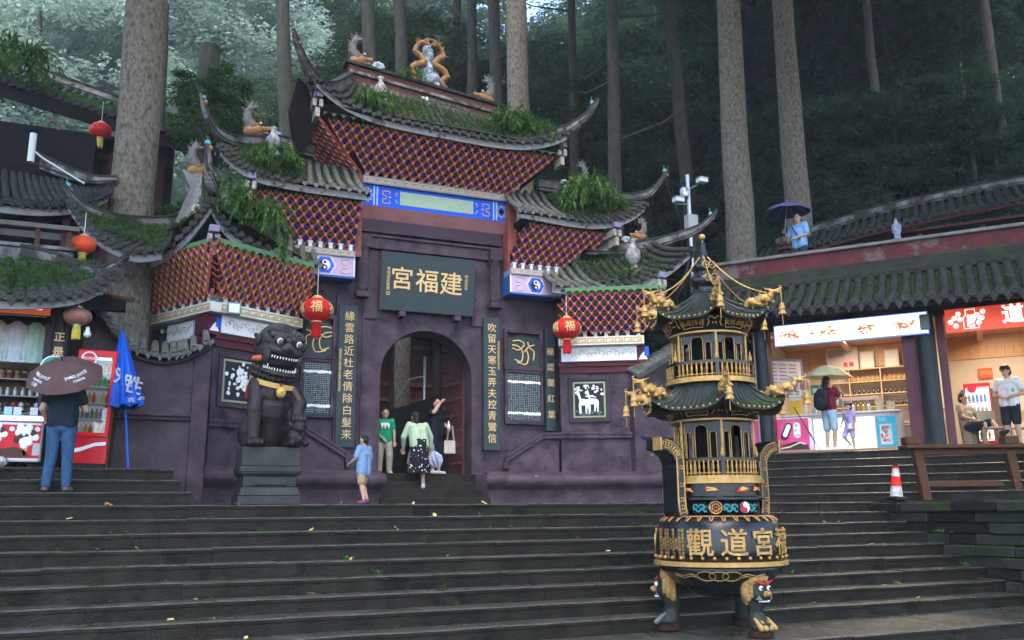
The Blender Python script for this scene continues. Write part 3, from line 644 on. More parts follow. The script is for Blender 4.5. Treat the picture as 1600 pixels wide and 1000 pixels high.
# script panels of the two side bays
def strokes(g, pts, r, M): g.tube(catmull([(a, 0, b) for a, b in pts], 5), r, 6, 0, M)
def side_panel(x0, x1, flip):
    cx = (x0 + x1)/2
    fr = MB()
    for a, b, c, d in ((x0 - .07, x1 + .07, 5.46, 5.55), (x0 - .07, x1 + .07, 4.60, 4.69), (x0 - .07, x0, 4.69, 5.46), (x1, x1 + .07, 4.69, 5.46)): fr.box(a, b, 18.08, 18.2, c, d)
    fr.build('panel_frame', purple, gate, bevel=.01)
    up = MB().prism([(x0, 4.69), (x1, 4.69), (x1, 5.3), (x1 - .06, 5.36), (x1 - .14, 5.36), (cx + .1, 5.42), (cx, 5.46), (cx - .1, 5.42), (x0 + .14, 5.36), (x0 + .06, 5.36), (x0, 5.3)], 18.13, 18.2).build('script_panel', slate, gate)
    g = MB(); Mg = frame((cx, 18.12, 5.05), (1, 0, 0))
    for p in ([(-.26, .22), (-.1, .24), (.02, .16), (-.12, .02), (-.27, .06)], [(-.28, .13), (-.12, .10), (-.02, -.04), (-.06, -.24), (-.22, -.20)], [(.02, -.02), (.12, .1), (.27, .16)], [(.10, .22), (.16, .08), (.26, .0), (.24, -.2)], [(-.16, -.26), (.05, -.3), (.12, -.14), (.08, .02)]):
        strokes(g, [(a*(-1 if flip else 1), b) for a, b in p], .017, Mg)
    g.build('gold_seal_script', gold, up, smooth=True)
    lp = MB().box(x0, x1, 18.12, 18.2, 3.45, 4.55).build('inscribed_slab', mat('inscribed_slate', (.035, .045, .048), (.045, .055, .058), rough=.5, scale=4), gate, bevel=.008)
    fr = MB()
    for a, b, c, d in ((x0 - .06, x1 + .06, 4.55, 4.60), (x0 - .06, x1 + .06, 3.39, 3.45), (x0 - .06, x0, 3.45, 4.55), (x1, x1 + .06, 3.45, 4.55)): fr.box(a, b, 18.09, 18.2, c, d)
    fr.build('slab_frame', purple, lp, bevel=.008)
    r = random.Random(int(x0*10)); g = MB()
    for i in range(15):
        for j in range(26):
            x = x0 + .04 + i*(x1 - x0 - .08)/14; z = 4.50 - j*.0395; k = r.uniform(.006, .011)
            if r.random() < .9: g.box(x - k, x + k, 18.1175, 18.12, z - .007, z + .007)
    o = g.build('small_lettering', mat('grey_lettering', (.33, .35, .34), rough=.6), lp); o['kind'] = 'stuff'
    for z in (4.36, 3.66):
        rr = random.Random(int(z*100)); P = [(lerp(x0, x1, i/12), z + rr.uniform(-.005, .02)) for i in range(13)] + [(lerp(x1, x0, i/12), z - .045 + rr.uniform(-.015, .012)) for i in range(13)]
        MB().prism(P, 18.113, 18.118).build('paper_tape', white, lp)
side_panel(7.49, 8.30, False); side_panel(2.98, 3.55, True)
b = MB().box(8.40, 8.64, 18.02, 18.15, 3.25, 5.60).build('couplet_board', slate, gate, bevel=.006, M=None)
for i, ch in enumerate('極認蘭紅葉'): text('gold_character', ch, .19, gold, b, face((8.52, 18.016, 5.05 - i*.36), (1, 0, 0)), extrude=.004)
# sloping string mouldings beside the steps
for s_ in (-1, 1):
    pts = [(GX + s_*1.72, 17.98, 2.40), (GX + s_*1.75, 17.98, 2.62), (GX + s_*2.6, 17.98, 3.12), (GX + s_*2.95, 17.8, 3.12), (GX + s_*4.55, 16.86, 3.10)]
    g = MB(); rect_sweep(g, pts, .07, .06); rect_sweep(g, [V(p) + V(0, -.03, .05) for p in pts[1:]], .06, .03); g.build('string_moulding', purple, gate, bevel=.012)
    MB().add([(GX + s_*1.8, 18.0, 2.3), (GX + s_*2.95, 17.83, 2.3), (GX + s_*2.95, 17.83, 3.1), (GX + s_*2.62, 17.99, 3.1), (GX + s_*1.8, 18.0, 2.62)], [(0, 1, 2, 3, 4)]).build('dado', purple, gate)
# ---- central lintel beam with painted panels
bm_ = MB().box(4.04, 7.44, 17.97, 18.25, 8.02, 8.49).build('painted_lintel', cobalt, gate)
g = MB(); yl = 17.967
g.box(4.9, 6.62, yl - .004, yl, 8.11, 8.42, 0)
for xs in (4.3, 7.1):
    for d in (0, .07): g.box(xs + d, xs + d + .035, yl - .003, yl, 8.04, 8.48, 1)
g.build('lattice_panel', [mint, skyblue], bm_)
g = MB()
for i in range(-3, 18):          # diagonal tan lattice clipped to the panel
    for sg in (1, -1):
        x = 4.9 + i*.11; a = (x, 8.11) if sg > 0 else (x, 8.42); b_ = (x + .31, 8.42 if sg > 0 else 8.11)
        t0 = max(0, (4.9 - x)/.31); t1 = min(1, (6.62 - x)/.31)
        if t1 > t0:
            p = [(lerp(a[0], b_[0], t), lerp(a[1], b_[1], t)) for t in (t0, t1)]
            g.add([(p[0][0] - .006, yl - .007, p[0][1]), (p[0][0] + .006, yl - .007, p[0][1]), (p[1][0] + .006, yl - .007, p[1][1]), (p[1][0] - .006, yl - .007, p[1][1])], [(0, 1, 2, 3)])
for sg, x0 in ((1, 4.5), (-1, 7.02)):      # key scrolls
    for a, b_, c, d in ((0, .18, 8.38, 8.4), (0, .02, 8.28, 8.4), (0, .1, 8.28, 8.3), (.08, .1, 8.2, 8.3), (0, .1, 8.2, 8.22), (0, .02, 8.1, 8.22), (0, .18, 8.1, 8.12), (.16, .18, 8.32, 8.4), (.16, .18, 8.1, 8.18), (.14, .2, 8.24, 8.27), (.3, .36, 8.36, 8.38), (.3, .32, 8.3, 8.38), (.3, .36, 8.14, 8.16), (.3, .32, 8.14, 8.22)):
        xa, xb = sorted((x0 + sg*a, x0 + sg*b_)); g.box(xa, xb, yl - .004, yl, c, d)
    xe = 4.17 if sg > 0 else 7.31
    for k in range(8):
        q = k*math.pi/4; g.box(xe + .10*math.cos(q) - .028, xe + .10*math.cos(q) + .028, yl - .004, yl, 8.26 + .13*math.sin(q) - .03, 8.26 + .13*math.sin(q) + .03)
        g.box(xe + .10*math.cos(q) - .016, xe + .10*math.cos(q) + .016, yl - .006, yl - .004, 8.26 + .13*math.sin(q) - .018, 8.26 + .13*math.sin(q) + .018, 1)
    g.lathe([(0, 0), (.06, 0)], 8, 1, frame((xe, yl - .005, 8.26), (1, 0, 0)) @ Matrix.Rotation(R(90), 4, 'X'))
g.build('painted_scrolls', [tan, mat('panel_teal', (.06, .17, .33), rough=.5)], bm_)['kind'] = 'stuff'
def fret_beam(root, A, B, z0, z1, n, base, line, depth=.25, name='fret_band', blocks=0, proud=.04):
    A, B = V(A), V(B); ex = (B - A).normalized(); ln = (B - A).length; M = frame((A.x, A.y, 0), ex)
    o = MB().box(0, ln, -proud, depth, z0, z1, 0, M).build(name, base, root, bevel=.006)
    g = MB(); h = z1 - z0; meander(g, .03, ln - .03, z0 + h*.2, z1 - h*.18, -proud - .002, n, h*.14, 0, M); g.build('key_fret', line, o)
    for i in range(blocks):
        x = (i + .5)*ln/blocks; MB().box(x - .035, x + .035, -.02, .06, z1, z1 + .10, 0, M).box(x - .05, x + .05, -.035, .05, z1 + .10, z1 + .125, 0, M).box(x - .045, x + .045, .0, .1, z1 + .01, z1 + .09, 1, M).build('block', [white, mat('teal_paint', (.10, .24, .26), rough=.5)], o)
    return o
fret_beam(gate, (4.04, 17.92, 0), (7.46, 17.92, 0), 8.49, 8.67, 16, bluegrey, tan, blocks=17)
# bracket tiers
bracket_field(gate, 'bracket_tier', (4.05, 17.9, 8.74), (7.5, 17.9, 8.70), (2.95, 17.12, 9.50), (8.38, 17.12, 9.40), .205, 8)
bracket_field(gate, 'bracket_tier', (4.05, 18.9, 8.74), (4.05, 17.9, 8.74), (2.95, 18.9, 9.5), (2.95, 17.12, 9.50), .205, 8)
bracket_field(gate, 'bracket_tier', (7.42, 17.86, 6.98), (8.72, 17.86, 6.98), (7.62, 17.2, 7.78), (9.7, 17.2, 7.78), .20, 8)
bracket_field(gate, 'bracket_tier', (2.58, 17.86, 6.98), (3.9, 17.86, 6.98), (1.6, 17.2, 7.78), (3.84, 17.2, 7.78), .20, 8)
for s_ in (-1, 1):
    x0, x1 = sorted((GX + s_*1.76, GX + s_*3.02)); 
    bb = MB().box(x0, x1, 17.72, 18.2, 6.31, 6.72).build('taiji_beam', lilac, gate, bevel=.004)
    MB().box(x0 + .002, x1 - .002, 17.725, 18.2, 6.27, 6.309).box(x0 - .004, x0, 17.73, 18.2, 6.28, 6.71).box(x1, x1 + .004, 17.73, 18.2, 6.28, 6.71).build('blue_soffit', cobaltdk, bb)
    MB().box(x0, x0 + .03, 17.714, 17.72, 6.31, 6.72).box(x1 - .03, x1, 17.714, 17.72, 6.31, 6.72).build('white_edge', white, bb)
    cx = (x0 + x1)/2; cz = 6.515; Mt = frame((cx, 17.716, cz), (1, 0, 0))
    hexa = lambda r, k=1.15: [(r*k, 0), (r*.6, r), (-r*.6, r), (-r*k, 0), (-r*.6, -r), (r*.6, -r)]
    MB().prism(hexa(.205), -.003, .002, 0, Mt).prism(hexa(.192), -.005, .002, 1, Mt).prism(hexa(.165), -.007, .002, 2, Mt).build('hexagon', [white, lilac, cobalt], bb)
    rt = .115; half = arc(0, 0, rt, math.pi/2, math.pi*1.5, 14) + arc(0, -rt/2, rt/2, -math.pi/2, math.pi/2, 8)[1:] + arc(0, rt/2, rt/2, math.pi*1.5, math.pi/2, 8)[1:-1]
    MB().prism(arc(0, 0, rt, 0, 2*math.pi, 24)[:-1], -.010, -.004, 1, Mt).prism(half[::-1], -.013, -.004, 0, Mt).prism(arc(0, rt/2, .028, 0, 6.283, 10)[:-1], -.016, -.004, 0, Mt).prism(arc(0, -rt/2, .028, 0, 6.283, 10)[:-1], -.016, -.004, 1, Mt).build('taiji_disc', [black, white] if s_ > 0 else [black, white], bb)
    g = MB()
    for sg in (-1, 1):
        for q in (-1, 1):
            cx2 = sg*.42; P = [(cx2 + .13*math.cos(t)*(1 - t*.11), q*(.08 + .09*math.sin(t)*(1 - t*.1))) for t in [i*.5 for i in range(12)]]
            g.tube([(a, -.004, b_) for a, b_ in P], .007, 4, 0, Mt)
    g.build('cloud_scroll', tan, bb)
    fret_beam(gate, (x0, 17.72, 0), (x1, 17.72, 0), 6.72, 6.87, 7, bluegrey, tan, depth=.4, blocks=6)
    xq = GX + s_*1.76
    MB().box(min(xq, xq + s_*.22), max(xq, xq + s_*.22), 17.82, 18.3, 6.85, 8.3).build('red_pier', redbrown, gate)
for b_ in ((7.44, 7.6), (3.9, 4.04)): MB().box(b_[0], b_[1], 17.85, 18.4, 6.8, 8.6).build('red_jamb', redbrown, gate)
# ---- valances, corner blocks and roofs
valance(gate, (3.0, 17.02, 9.66), (8.35, 17.02, 9.56), .16, 26)
valance(gate, (7.6, 17.08, 7.92), (9.75, 17.08, 7.92), .13, 11); valance(gate, (1.55, 17.08, 7.92), (3.84, 17.08, 7.92), .13, 11)
def pw(u, p): return abs(u)**p
# central roof
r1 = MB().box(3.3, 8.0, 17.2, 19.6, 9.62, 9.72).build('main_roof', wooddk, gate)
def E1(u): q = 2*u - 1; return V(GX + q*2.85 - .05, 16.95 - .22*pw(q, 4), 9.58 - .09*q + (.50 if q < 0 else .42)*pw(q, 4.2))
def G1(u): q = 2*u - 1; return V(GX + q*2.0 - .1, 18.35, 10.86 - .2*q)
slope(r1, E1, G1, 27, r=.062, matf=lambda u: tilem if u > .12 else tiled, sag=.16, fh=.15)
def E1l(u): return V(2.75 - .05*(1 - u), lerp(19.9, 16.73, u), 10.0 - .35*math.sin(math.pi*u*.9)**1.0 + (.12 if u > .9 else 0))
slope(r1, E1l, lambda u: V(3.7, lerp(18.5, 18.3, u), 10.95), 12, r=.06, matf=lambda u: tiled)
slope(r1, lambda u: V(8.5, lerp(16.73, 19.9, u), 9.95 - .3*math.sin(math.pi*u)), lambda u: V(7.5, 18.4, 10.6), 12, r=.06, matf=lambda u: tiled)
slope(r1, lambda u: V(lerp(8.5, 2.7, u), 19.9, 9.75), lambda u: V(lerp(7.5, 3.7, u), 18.4, 10.75), 27, r=.06, matf=lambda u: tiled)
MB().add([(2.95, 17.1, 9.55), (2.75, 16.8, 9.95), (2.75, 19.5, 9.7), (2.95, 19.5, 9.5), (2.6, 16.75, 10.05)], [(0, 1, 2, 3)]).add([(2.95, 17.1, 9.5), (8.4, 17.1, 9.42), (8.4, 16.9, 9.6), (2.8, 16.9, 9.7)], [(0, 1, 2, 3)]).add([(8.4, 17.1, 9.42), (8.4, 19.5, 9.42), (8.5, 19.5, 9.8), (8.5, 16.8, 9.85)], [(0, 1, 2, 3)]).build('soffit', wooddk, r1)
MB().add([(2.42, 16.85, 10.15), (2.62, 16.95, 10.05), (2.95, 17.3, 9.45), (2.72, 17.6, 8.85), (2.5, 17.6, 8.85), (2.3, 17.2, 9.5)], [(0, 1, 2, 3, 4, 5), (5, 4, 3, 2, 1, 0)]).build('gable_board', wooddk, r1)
horn(r1, [(3.75, 18.2, 11.0), (3.2, 17.5, 10.35), (2.75, 16.85, 10.12), (2.42, 16.5, 10.42), (2.2, 16.3, 10.85)], .11, .15)
horn(r1, [(7.4, 18.2, 10.55), (7.95, 17.5, 10.02), (8.45, 16.9, 9.98), (8.8, 16.55, 10.22), (9.03, 16.3, 10.62)], .11, .15)
# ridge wall with carved bands
def ridge_strip(z0, z1, y0, y1, mm, nm, x0=3.75, x1=7.4, tilt=-.42):
    return MB().add([(x0, y0, z0), (x1, y0, z0 + tilt), (x1, y1, z0 + tilt), (x0, y1, z0), (x0, y0, z1), (x1, y0, z1 + tilt), (x1, y1, z1 + tilt), (x0, y1, z1)],
                    [(0, 3, 2, 1), (4, 5, 6, 7), (0, 1, 5, 4), (1, 2, 6, 5), (2, 3, 7, 6), (3, 0, 4, 7)]).build(nm, mm, r1, bevel=.006)
ridge_strip(10.86, 11.06, 18.26, 18.6, ridgem, 'ridge_base'); ridge_strip(11.06, 11.22, 18.3, 18.56, ridgered, 'carved_band'); ridge_strip(11.22, 11.29, 18.22, 18.62, ridgem, 'ridge_ledge')
ridge_strip(11.29, 11.46, 18.32, 18.56, ridgered, 'carved_band'); ridge_strip(11.46, 11.53, 18.24, 18.62, tiled, 'ridge_cap', 3.65, 7.5)
g = MB(); rr = random.Random(4)
for i in range(14):
    x = lerp(5.4, 6.6, i/13); z = 11.13 - .42*(x - 3.75)/3.65; g.ball((x, 18.29, z), (rr.uniform(.03, .06), .02, rr.uniform(.03, .06)), 8, rr.choice((0, 1)))
g.build('porcelain_relief', [white, tileg], r1)
# side-bay roofs
def side_roof(s_, eave, ridge, hornp, matf, n):
    rr_ = MB().box(min(GX + s_*1.9, GX + s_*4.0), max(GX + s_*1.9, GX + s_*4.0), 17.3, 19.4, 7.85, 7.95).build('bay_roof', wooddk, gate)
    Ep = catmull(eave, 8); Gp = catmull(ridge, 8)
    def sm(P): return lambda u: P[min(int(u*(len(P) - 1)), len(P) - 2)].lerp(P[min(int(u*(len(P) - 1)), len(P) - 2) + 1], u*(len(P) - 1) - min(int(u*(len(P) - 1)), len(P) - 2)).copy()
    slope(rr_, sm(Ep), sm(Gp), n, r=.06, matf=matf, fh=.15, sag=.1)
    horn(rr_, hornp, .10, .14)
    xs = sorted((GX + s_*1.8, GX + s_*4.15))
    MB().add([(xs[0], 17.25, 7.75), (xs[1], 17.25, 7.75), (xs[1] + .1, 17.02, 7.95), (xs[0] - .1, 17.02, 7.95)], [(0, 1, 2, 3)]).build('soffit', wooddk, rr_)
    return rr_
rl = side_roof(-1, [(.98, 16.62, 8.36), (1.25, 16.72, 8.16), (1.6, 16.84, 8.04), (1.94, 16.95, 8.0), (2.6, 17.0, 7.98), (3.3, 17.0, 7.97), (3.93, 17.0, 7.97)], [(1.5, 17.9, 9.05), (1.7, 17.9, 9.0), (2.0, 17.95, 8.95), (2.4, 18, 8.9), (2.8, 18.05, 8.85), (3.3, 18.1, 8.85), (3.93, 18.1, 8.85)], [(3.0, 18.1, 9.1), (2.2, 17.95, 9.12), (1.5, 17.6, 8.9), (1.0, 16.8, 8.62), (.72, 16.5, 8.85), (.58, 16.4, 9.25)], lambda u: tileg if u > .68 else tilem, 19)
rr4 = side_roof(1, [(7.35, 17.0, 8.02), (7.9, 17.0, 8.0), (8.6, 17.0, 7.96), (9.2, 16.98, 7.97), (9.7, 16.9, 8.04), (10.1, 16.78, 8.2), (10.38, 16.65, 8.42)], [(7.35, 18.1, 8.85), (7.9, 18.1, 8.85), (8.5, 18.05, 8.9), (9.0, 18, 8.95), (9.4, 17.95, 9.0), (9.6, 17.9, 9.0), (9.8, 17.9, 9.05)], [(8.3, 18.1, 9.08), (9.1, 17.95, 9.02), (9.8, 17.6, 8.8), (10.35, 16.8, 8.62), (10.68, 16.6, 8.88), (10.93, 16.5, 9.3)], lambda u: tileg if u < .3 else tilem, 19)
# ---- flared wings
def wing(s_, L):
    def mx(x): return GX + s_*(x - GX) if s_ > 0 else x
    J = V(GX + s_*3.0, 17.75, 0); Cn = V(GX + s_*4.5, 16.9, 0); d = (Cn - J).normalized(); n_ = V(-s_*.5, -.866, 0)
    a, b_ = (J, Cn) if s_ > 0 else (Cn, J); ex = (b_ - a).normalized(); M = frame(a, ex); ln = (b_ - a).length
    wl = MB().box(-.02 if s_ < 0 else -.03, ln + (.03 if s_ < 0 else .02), 0, .5, LZ, 5.0, 0, M).build('wing_wall', purple, gate, bevel=.01)
    # panel niche with picture tile
    xc = .88*ln if False else (.62 if s_ > 0 else .55); zc = 3.93
    g = MB()
    for p in ((xc - .46, xc - .38, 3.42, 4.42), (xc + .38, xc + .46, 3.42, 4.42), (xc - .38, xc + .38, 4.34, 4.42), (xc - .38, xc + .38, 3.42, 3.5)): g.box(p[0], p[1], -.05, .0, p[2], p[3], 0, M)
    g.build('niche_frame', purpledk, wl, bevel=.008)
    g = MB().box(xc - .36, xc + .36, -.03, .0, 3.52, 4.32, 0, M).box(xc - .32, xc + .32, -.034, -.03, 3.56, 4.28, 1, M)
    pt_ = g.build('picture_tile', [mat('tile_border', (.30, .30, .18), (.2, .24, .14), rough=.4, scale=40), black], wl)
    g = MB(); r = random.Random(5 + s_); Mp = M @ Matrix.Translation((xc, -.036, 3.92))
    if s_ > 0:      # two standing deer
        for dx, k, zz in ((-.12, 1.0, -.12), (.08, .9, -.10)):
            body = [(dx - .12*k, zz), (dx - .10*k, zz + .09*k), (dx - .14*k, zz + .24*k), (dx - .19*k, zz + .25*k), (dx - .20*k, zz + .29*k), (dx - .15*k, zz + .32*k), (dx - .13*k, zz + .38*k), (dx - .11*k, zz + .32*k), (dx - .06*k, zz + .14*k), (dx + .10*k, zz + .12*k), (dx + .14*k, zz + .06*k), (dx + .13*k, zz - .2*k), (dx + .10*k, zz - .2*k), (dx + .09*k, zz - .02*k), (dx + .05*k, zz - .2*k), (dx + .03*k, zz - .2*k), (dx + .03*k, zz - .01*k), (dx - .06*k, zz - .01*k), (dx - .06*k, zz - .2*k), (dx - .09*k, zz - .2*k), (dx - .1*k, zz - .2*k)]
            g.prism(body[::-1], -.008, 0, 0, Mp)
        for i in range(26): g.ball((r.uniform(-.3, .3), -.003, r.uniform(.05, .33)), (r.uniform(.015, .05), .006, r.uniform(.012, .035)), 7, 0, Mp)
        for i in range(20): g.ball((r.uniform(-.3, .3), -.003, r.uniform(-.34, -.24)), (.03, .006, .012), 6, 1, Mp)
    else:           # crane-like white blossoms
        for i in range(70): g.ball((r.gauss(.02, .14), -.003, r.gauss(.0, .16)), (r.uniform(.015, .05), .006, r.uniform(.012, .05)), 7, 0, Mp @ Matrix.Rotation(r.uniform(-.6, .6), 4, 'Y'))
    g.build('white_relief', [white, mat('relief_green', (.12, .22, .17), rough=.5)], pt_)
    # white carved beam, fret and brackets
    yb = -.16
    bm2 = MB().box(.02, ln - .02, yb, .3, 4.76, 5.10, 0, M).build('carved_beam', white, gate, bevel=.01)
    g = MB(); r = random.Random(3)
    for i in range(18):
        x = .12 + (ln - .24)*i/17; z = 4.93 + .05*math.sin(i*1.7); P = [(x + .06*math.cos(t)*(1 - t*.12), yb - .004, z + .06*math.sin(t)*(1 - t*.12)) for t in [k*.55 for k in range(10)]]
        g.tube(P, .007, 4, i % 2, M)
    g.build('cloud_scroll', [tan, mat('scroll_grey', (.4, .38, .42), rough=.5)], bm2)
    MB().box(-.05, ln + .05, -.10, .3, 4.66, 4.757, 0, M).box(-.02, ln + .02, -.05, .2, 4.52, 4.66, 0, M).build('red_ledge', mat('maroon_paint', (.10, .022, .03), (.07, .02, .028), rough=.5), bm2)
    xe = (ln - .02, ln + .25) if s_ > 0 else (-.25, .02)
    MB().box(xe[0], xe[1], yb + .04, .3, 4.72, 5.08, 0, M).build('beam_end', [mat('maroon_paint', (0, 0, 0))], bm2)
    g = MB().add([((xe[0] + xe[1])/2 - .1, yb + .036, 4.78), ((xe[0] + xe[1])/2 + .1, yb + .036, 4.78), ((xe[0] + xe[1])/2 + .02, yb + .036, 4.95), ((xe[0] + xe[1])/2 - .03, yb + .036, 4.9)], [(0, 1, 2, 3)], 0, M).add([(xe[0] + .16, yb + .035, 4.86), (xe[1], yb + .035, 4.86), (xe[1], yb + .035, 5.06), (xe[0] + .18, yb + .035, 5.06)], [(0, 1, 2, 3)], 1, M); g.build('painted_motif', [white, cobalt], bm2)
    A = a + n_*.28; B = b_ + n_*.28 
    o2 = -.0
    ea = A + ex*(-.15 if s_ < 0 else -.02); eb = B + ex*(.15 if s_ > 0 else .02)
    fret_beam(gate, ea, eb, 5.10, 5.29, 9, cream, mat('ochre_line', (.45, .32, .12), rough=.5), depth=.5, blocks=8)
    q0 = ea + n_*.03 + V(0, 0, 5.38); q1 = eb + n_*.03 + V(0, 0, 5.38); out = .5
    t0 = ea + n_*out + ex*(-out if s_ < 0 else .2) + V(0, 0, 6.18); t1 = eb + n_*out + ex*(out if s_ > 0 else -.2) + V(0, 0, 6.18)
    bracket_field(gate, 'bracket_tier', q0, q1, t0, t1, .185, 8, rod=(s_ < 0))
    valance(gate, t0 + V(0, 0, .12) + n_*.06, t1 + V(0, 0, .12) + n_*.06, .15, 13)
    return M, ln, n_, ex, q0, q1, t0, t1
LW = wing(-1, 0); RW = wing(1, 0)
# left return face of the left wing (turns back towards the stall)
def lret():
    M, ln, n_, ex, q0, q1, t0, t1 = LW
    d2 = V(-.5, .866, 0); n2 = V(-.866, -.5, 0); Cn = V(1.15, 16.9, 0)
    b_ = Cn; a = Cn + d2*1.9; ex2 = -d2; M2 = frame(a, ex2); ln2 = 1.9
    MB().box(0, ln2, 0.0, .5, LZ, 5.0, 0, M2).build('return_wall', purple, gate, bevel=.01)
    bm2 = MB().box(.5, ln2 - .55, -.14, .3, 4.72, 5.08, 0, M2).build('carved_beam', white, gate, bevel=.01)
    g = MB()
    for i in range(12):
        x = .6 + .7*i/11; z = 4.9 + .05*math.sin(i*1.9); g.tube([(x + .05*math.cos(t)*(1 - t*.12), -.144, z + .05*math.sin(t)*(1 - t*.12)) for t in [k*.55 for k in range(10)]], .007, 4, 0, M2)
    g.build('cloud_scroll', mat('olive_line', (.25, .22, .10), rough=.5), bm2)
    e_ = MB().box(ln2 - .55, ln2 - .05, -.04, .3, 4.70, 5.06, 0, M2).build('painted_beam_end', cobalt, gate)
    MB().box(ln2 - .55, ln2 - .05, -.046, -.041, 4.66, 4.74, 0, M2).add([(ln2 - .45, -.046, 4.75), (ln2 - .15, -.046, 4.75), (ln2 - .1, -.046, 5.0), (ln2 - .3, -.046, 4.9)], [(0, 1, 2, 3)], 1, M2).build('painted_motif', [mat('signal_red', (.45, .02, .03), rough=.5), white], e_)
    MB().box(.0, ln2 + .05, -.1, .3, 4.56, 4.66, 0, M2).build('dark_ledge', purpledk, gate)
    A = a + n2*.28; ca = LW[4] - n_*.03; corner = V(Cn.x, Cn.y, 0) + n2*.28 + LW[2]*.28
    fret_beam(gate, A, V(corner.x, corner.y, 0), 5.10, 5.29, 10, cream, mat('ochre_line', (0, 0, 0)), depth=.5, blocks=8)
    k = LW[6]; q1 = V(corner.x, corner.y, 5.38) + n2*.03; q0 = A + n2*.03 + V(0, 0, 5.38)
    t1 = V(k.x, k.y, 6.18); t0 = A + n2*.53 + V(0, 0, 6.18) + d2*.5
    bracket_field(gate, 'bracket_tier', q0, q1, t0, t1, .185, 8, rod=True)
    valance(gate, t0 + V(0, 0, .12) + n2*.06, t1 + V(0, 0, .12) + n2*.06, .15, 15)
    return t0, t1, n2, d2
LR = lret()
_q, _t = LW[4], LW[6]; _n = (LW[2] + LR[2]).normalized(); _ex = V(0, 0, 1).cross(-_n); _c = gate.children[-1]
_corner = MB().add([_q - _n*.02, _t - _n*.02, _t - _n*.1, _q - _n*.1], [(0, 1, 2, 3)]).build('bracket_corner', brdark, gate)
for k in range(9):
    v = (k + .1)/8; p = _q.lerp(_t, v); up_ = (_t - _q).normalized(); ex_ = up_.cross(_n).normalized(); ex_ = ex_ if ex_.dot(_ex) > 0 else -ex_
    M = Matrix((ex_, up_.cross(ex_), up_)).transposed().to_4x4(); M.translation = p; put('bracket', BRK[(.185, (blue if k % 2 == 0 else green).name, True)], _corner, M @ Matrix.Diagonal((1.1, 1, 1.05, 1)))
def pathf(P, n=8):
    P = catmull(P, n)
    def f(u):
        k = u*(len(P) - 1); i = min(int(k), len(P) - 2); return P[i].lerp(P[i + 1], k - i)
    return f
# left wing roof: two slopes meeting at an upturned corner
lr = MB().box(1.3, 2.6, 17.3, 18.4, 6.2, 6.3).build('wing_roof', wooddk, gate)
slope(lr, pathf([(.86, 15.8, 6.95), (1.0, 15.95, 6.76), (1.3, 16.12, 6.52), (1.75, 16.36, 6.38), (2.3, 16.66, 6.34), (3.05, 17.05, 6.33)]), pathf([(1.05, 16.75, 7.6), (1.15, 16.9, 7.5), (1.4, 17.1, 7.3), (1.9, 17.5, 7.1), (2.5, 17.85, 7.05), (3.1, 18.0, 7.05)]), 14, r=.06, matf=lambda u: tiled if u < .7 else tileg, fh=.17)
slope(lr, pathf([(-.55, 18.0, 6.6), (-.3, 17.7, 6.32), (-.05, 17.3, 6.24), (.25, 16.8, 6.32), (.55, 16.3, 6.55), (.74, 15.98, 6.78), (.86, 15.8, 6.95)]), pathf([(.6, 18.3, 7.2), (.65, 18.0, 7.1), (.7, 17.8, 7.1), (.8, 17.5, 7.2), (.95, 17.1, 7.4), (1.0, 16.85, 7.55), (1.05, 16.75, 7.6)]), 15, r=.06, matf=lambda u: tilem, fh=.17)
MB().add([(.86, 15.85, 6.9), (3.0, 17.0, 6.25), (2.6, 17.3, 6.2), (1.15, 16.6, 6.2)], [(0, 1, 2, 3)]).add([(.86, 15.85, 6.9), (1.15, 16.6, 6.2), (.2, 18.2, 6.2), (-.5, 18.0, 6.45)], [(0, 1, 2, 3)]).build('soffit', wooddk, lr)
horn(lr, [(1.2, 17.2, 7.75), (1.05, 16.75, 7.62), (.93, 16.2, 7.25), (.82, 15.85, 7.32), (.76, 15.85, 7.7), (.73, 15.9, 8.15)], .10, .13)
horn(lr, [(.75, 17.6, 7.35), (.3, 17.3, 6.95), (-.1, 17.1, 6.8), (-.5, 16.9, 6.72), (-1.0, 16.6, 6.70), (-1.32, 16.5, 6.86), (-1.6, 16.5, 7.2)], .10, .13)
slope(lr, pathf([(-1.45, 16.3, 6.82), (-1.25, 16.1, 6.50), (-1.0, 15.95, 6.22), (-.7, 15.9, 6.02), (-.3, 15.95, 5.92), (.1, 16.1, 6.05)]), pathf([(-1.4, 16.5, 6.9), (-1.1, 16.6, 6.7), (-.7, 16.8, 6.68), (-.3, 17.0, 6.74), (.1, 17.2, 6.85), (.4, 17.3, 6.95)]), 14, r=.06, matf=lambda u: tilem, fh=.14)
# gable slab with carved flower beside the corner
MB().add([(.30, 16.7, 6.75), (.42, 16.75, 6.65), (.72, 16.6, 7.25), (.70, 16.6, 7.75), (.55, 16.6, 7.70), (.35, 16.62, 7.78), (.52, 16.65, 7.45), (.30, 16.85, 6.75), (.42, 16.9, 6.65), (.72, 16.75, 7.25), (.70, 16.75, 7.75), (.55, 16.75, 7.70), (.35, 16.77, 7.78), (.52, 16.8, 7.45)], [(0, 1, 2, 3, 4, 5, 6), (13, 12, 11, 10, 9, 8, 7), (0, 7, 8, 1), (1, 8, 9, 2), (2, 9, 10, 3), (3, 10, 11, 4), (4, 11, 12, 5), (5, 12, 13, 6), (6, 13, 7, 0)]).build('gable_slab', fasc, lr)
g = MB()
for i in range(9): g.ball((.66 + .06*math.cos(i*.7)*(1 + i*.05), 16.55, 7.0 + .07*math.sin(i*.7)*(1 + i*.06)), (.04, .03, .04), 7)
g.build('carved_flower', mat('bleached_stone', (.42, .38, .35), rough=.7), lr)
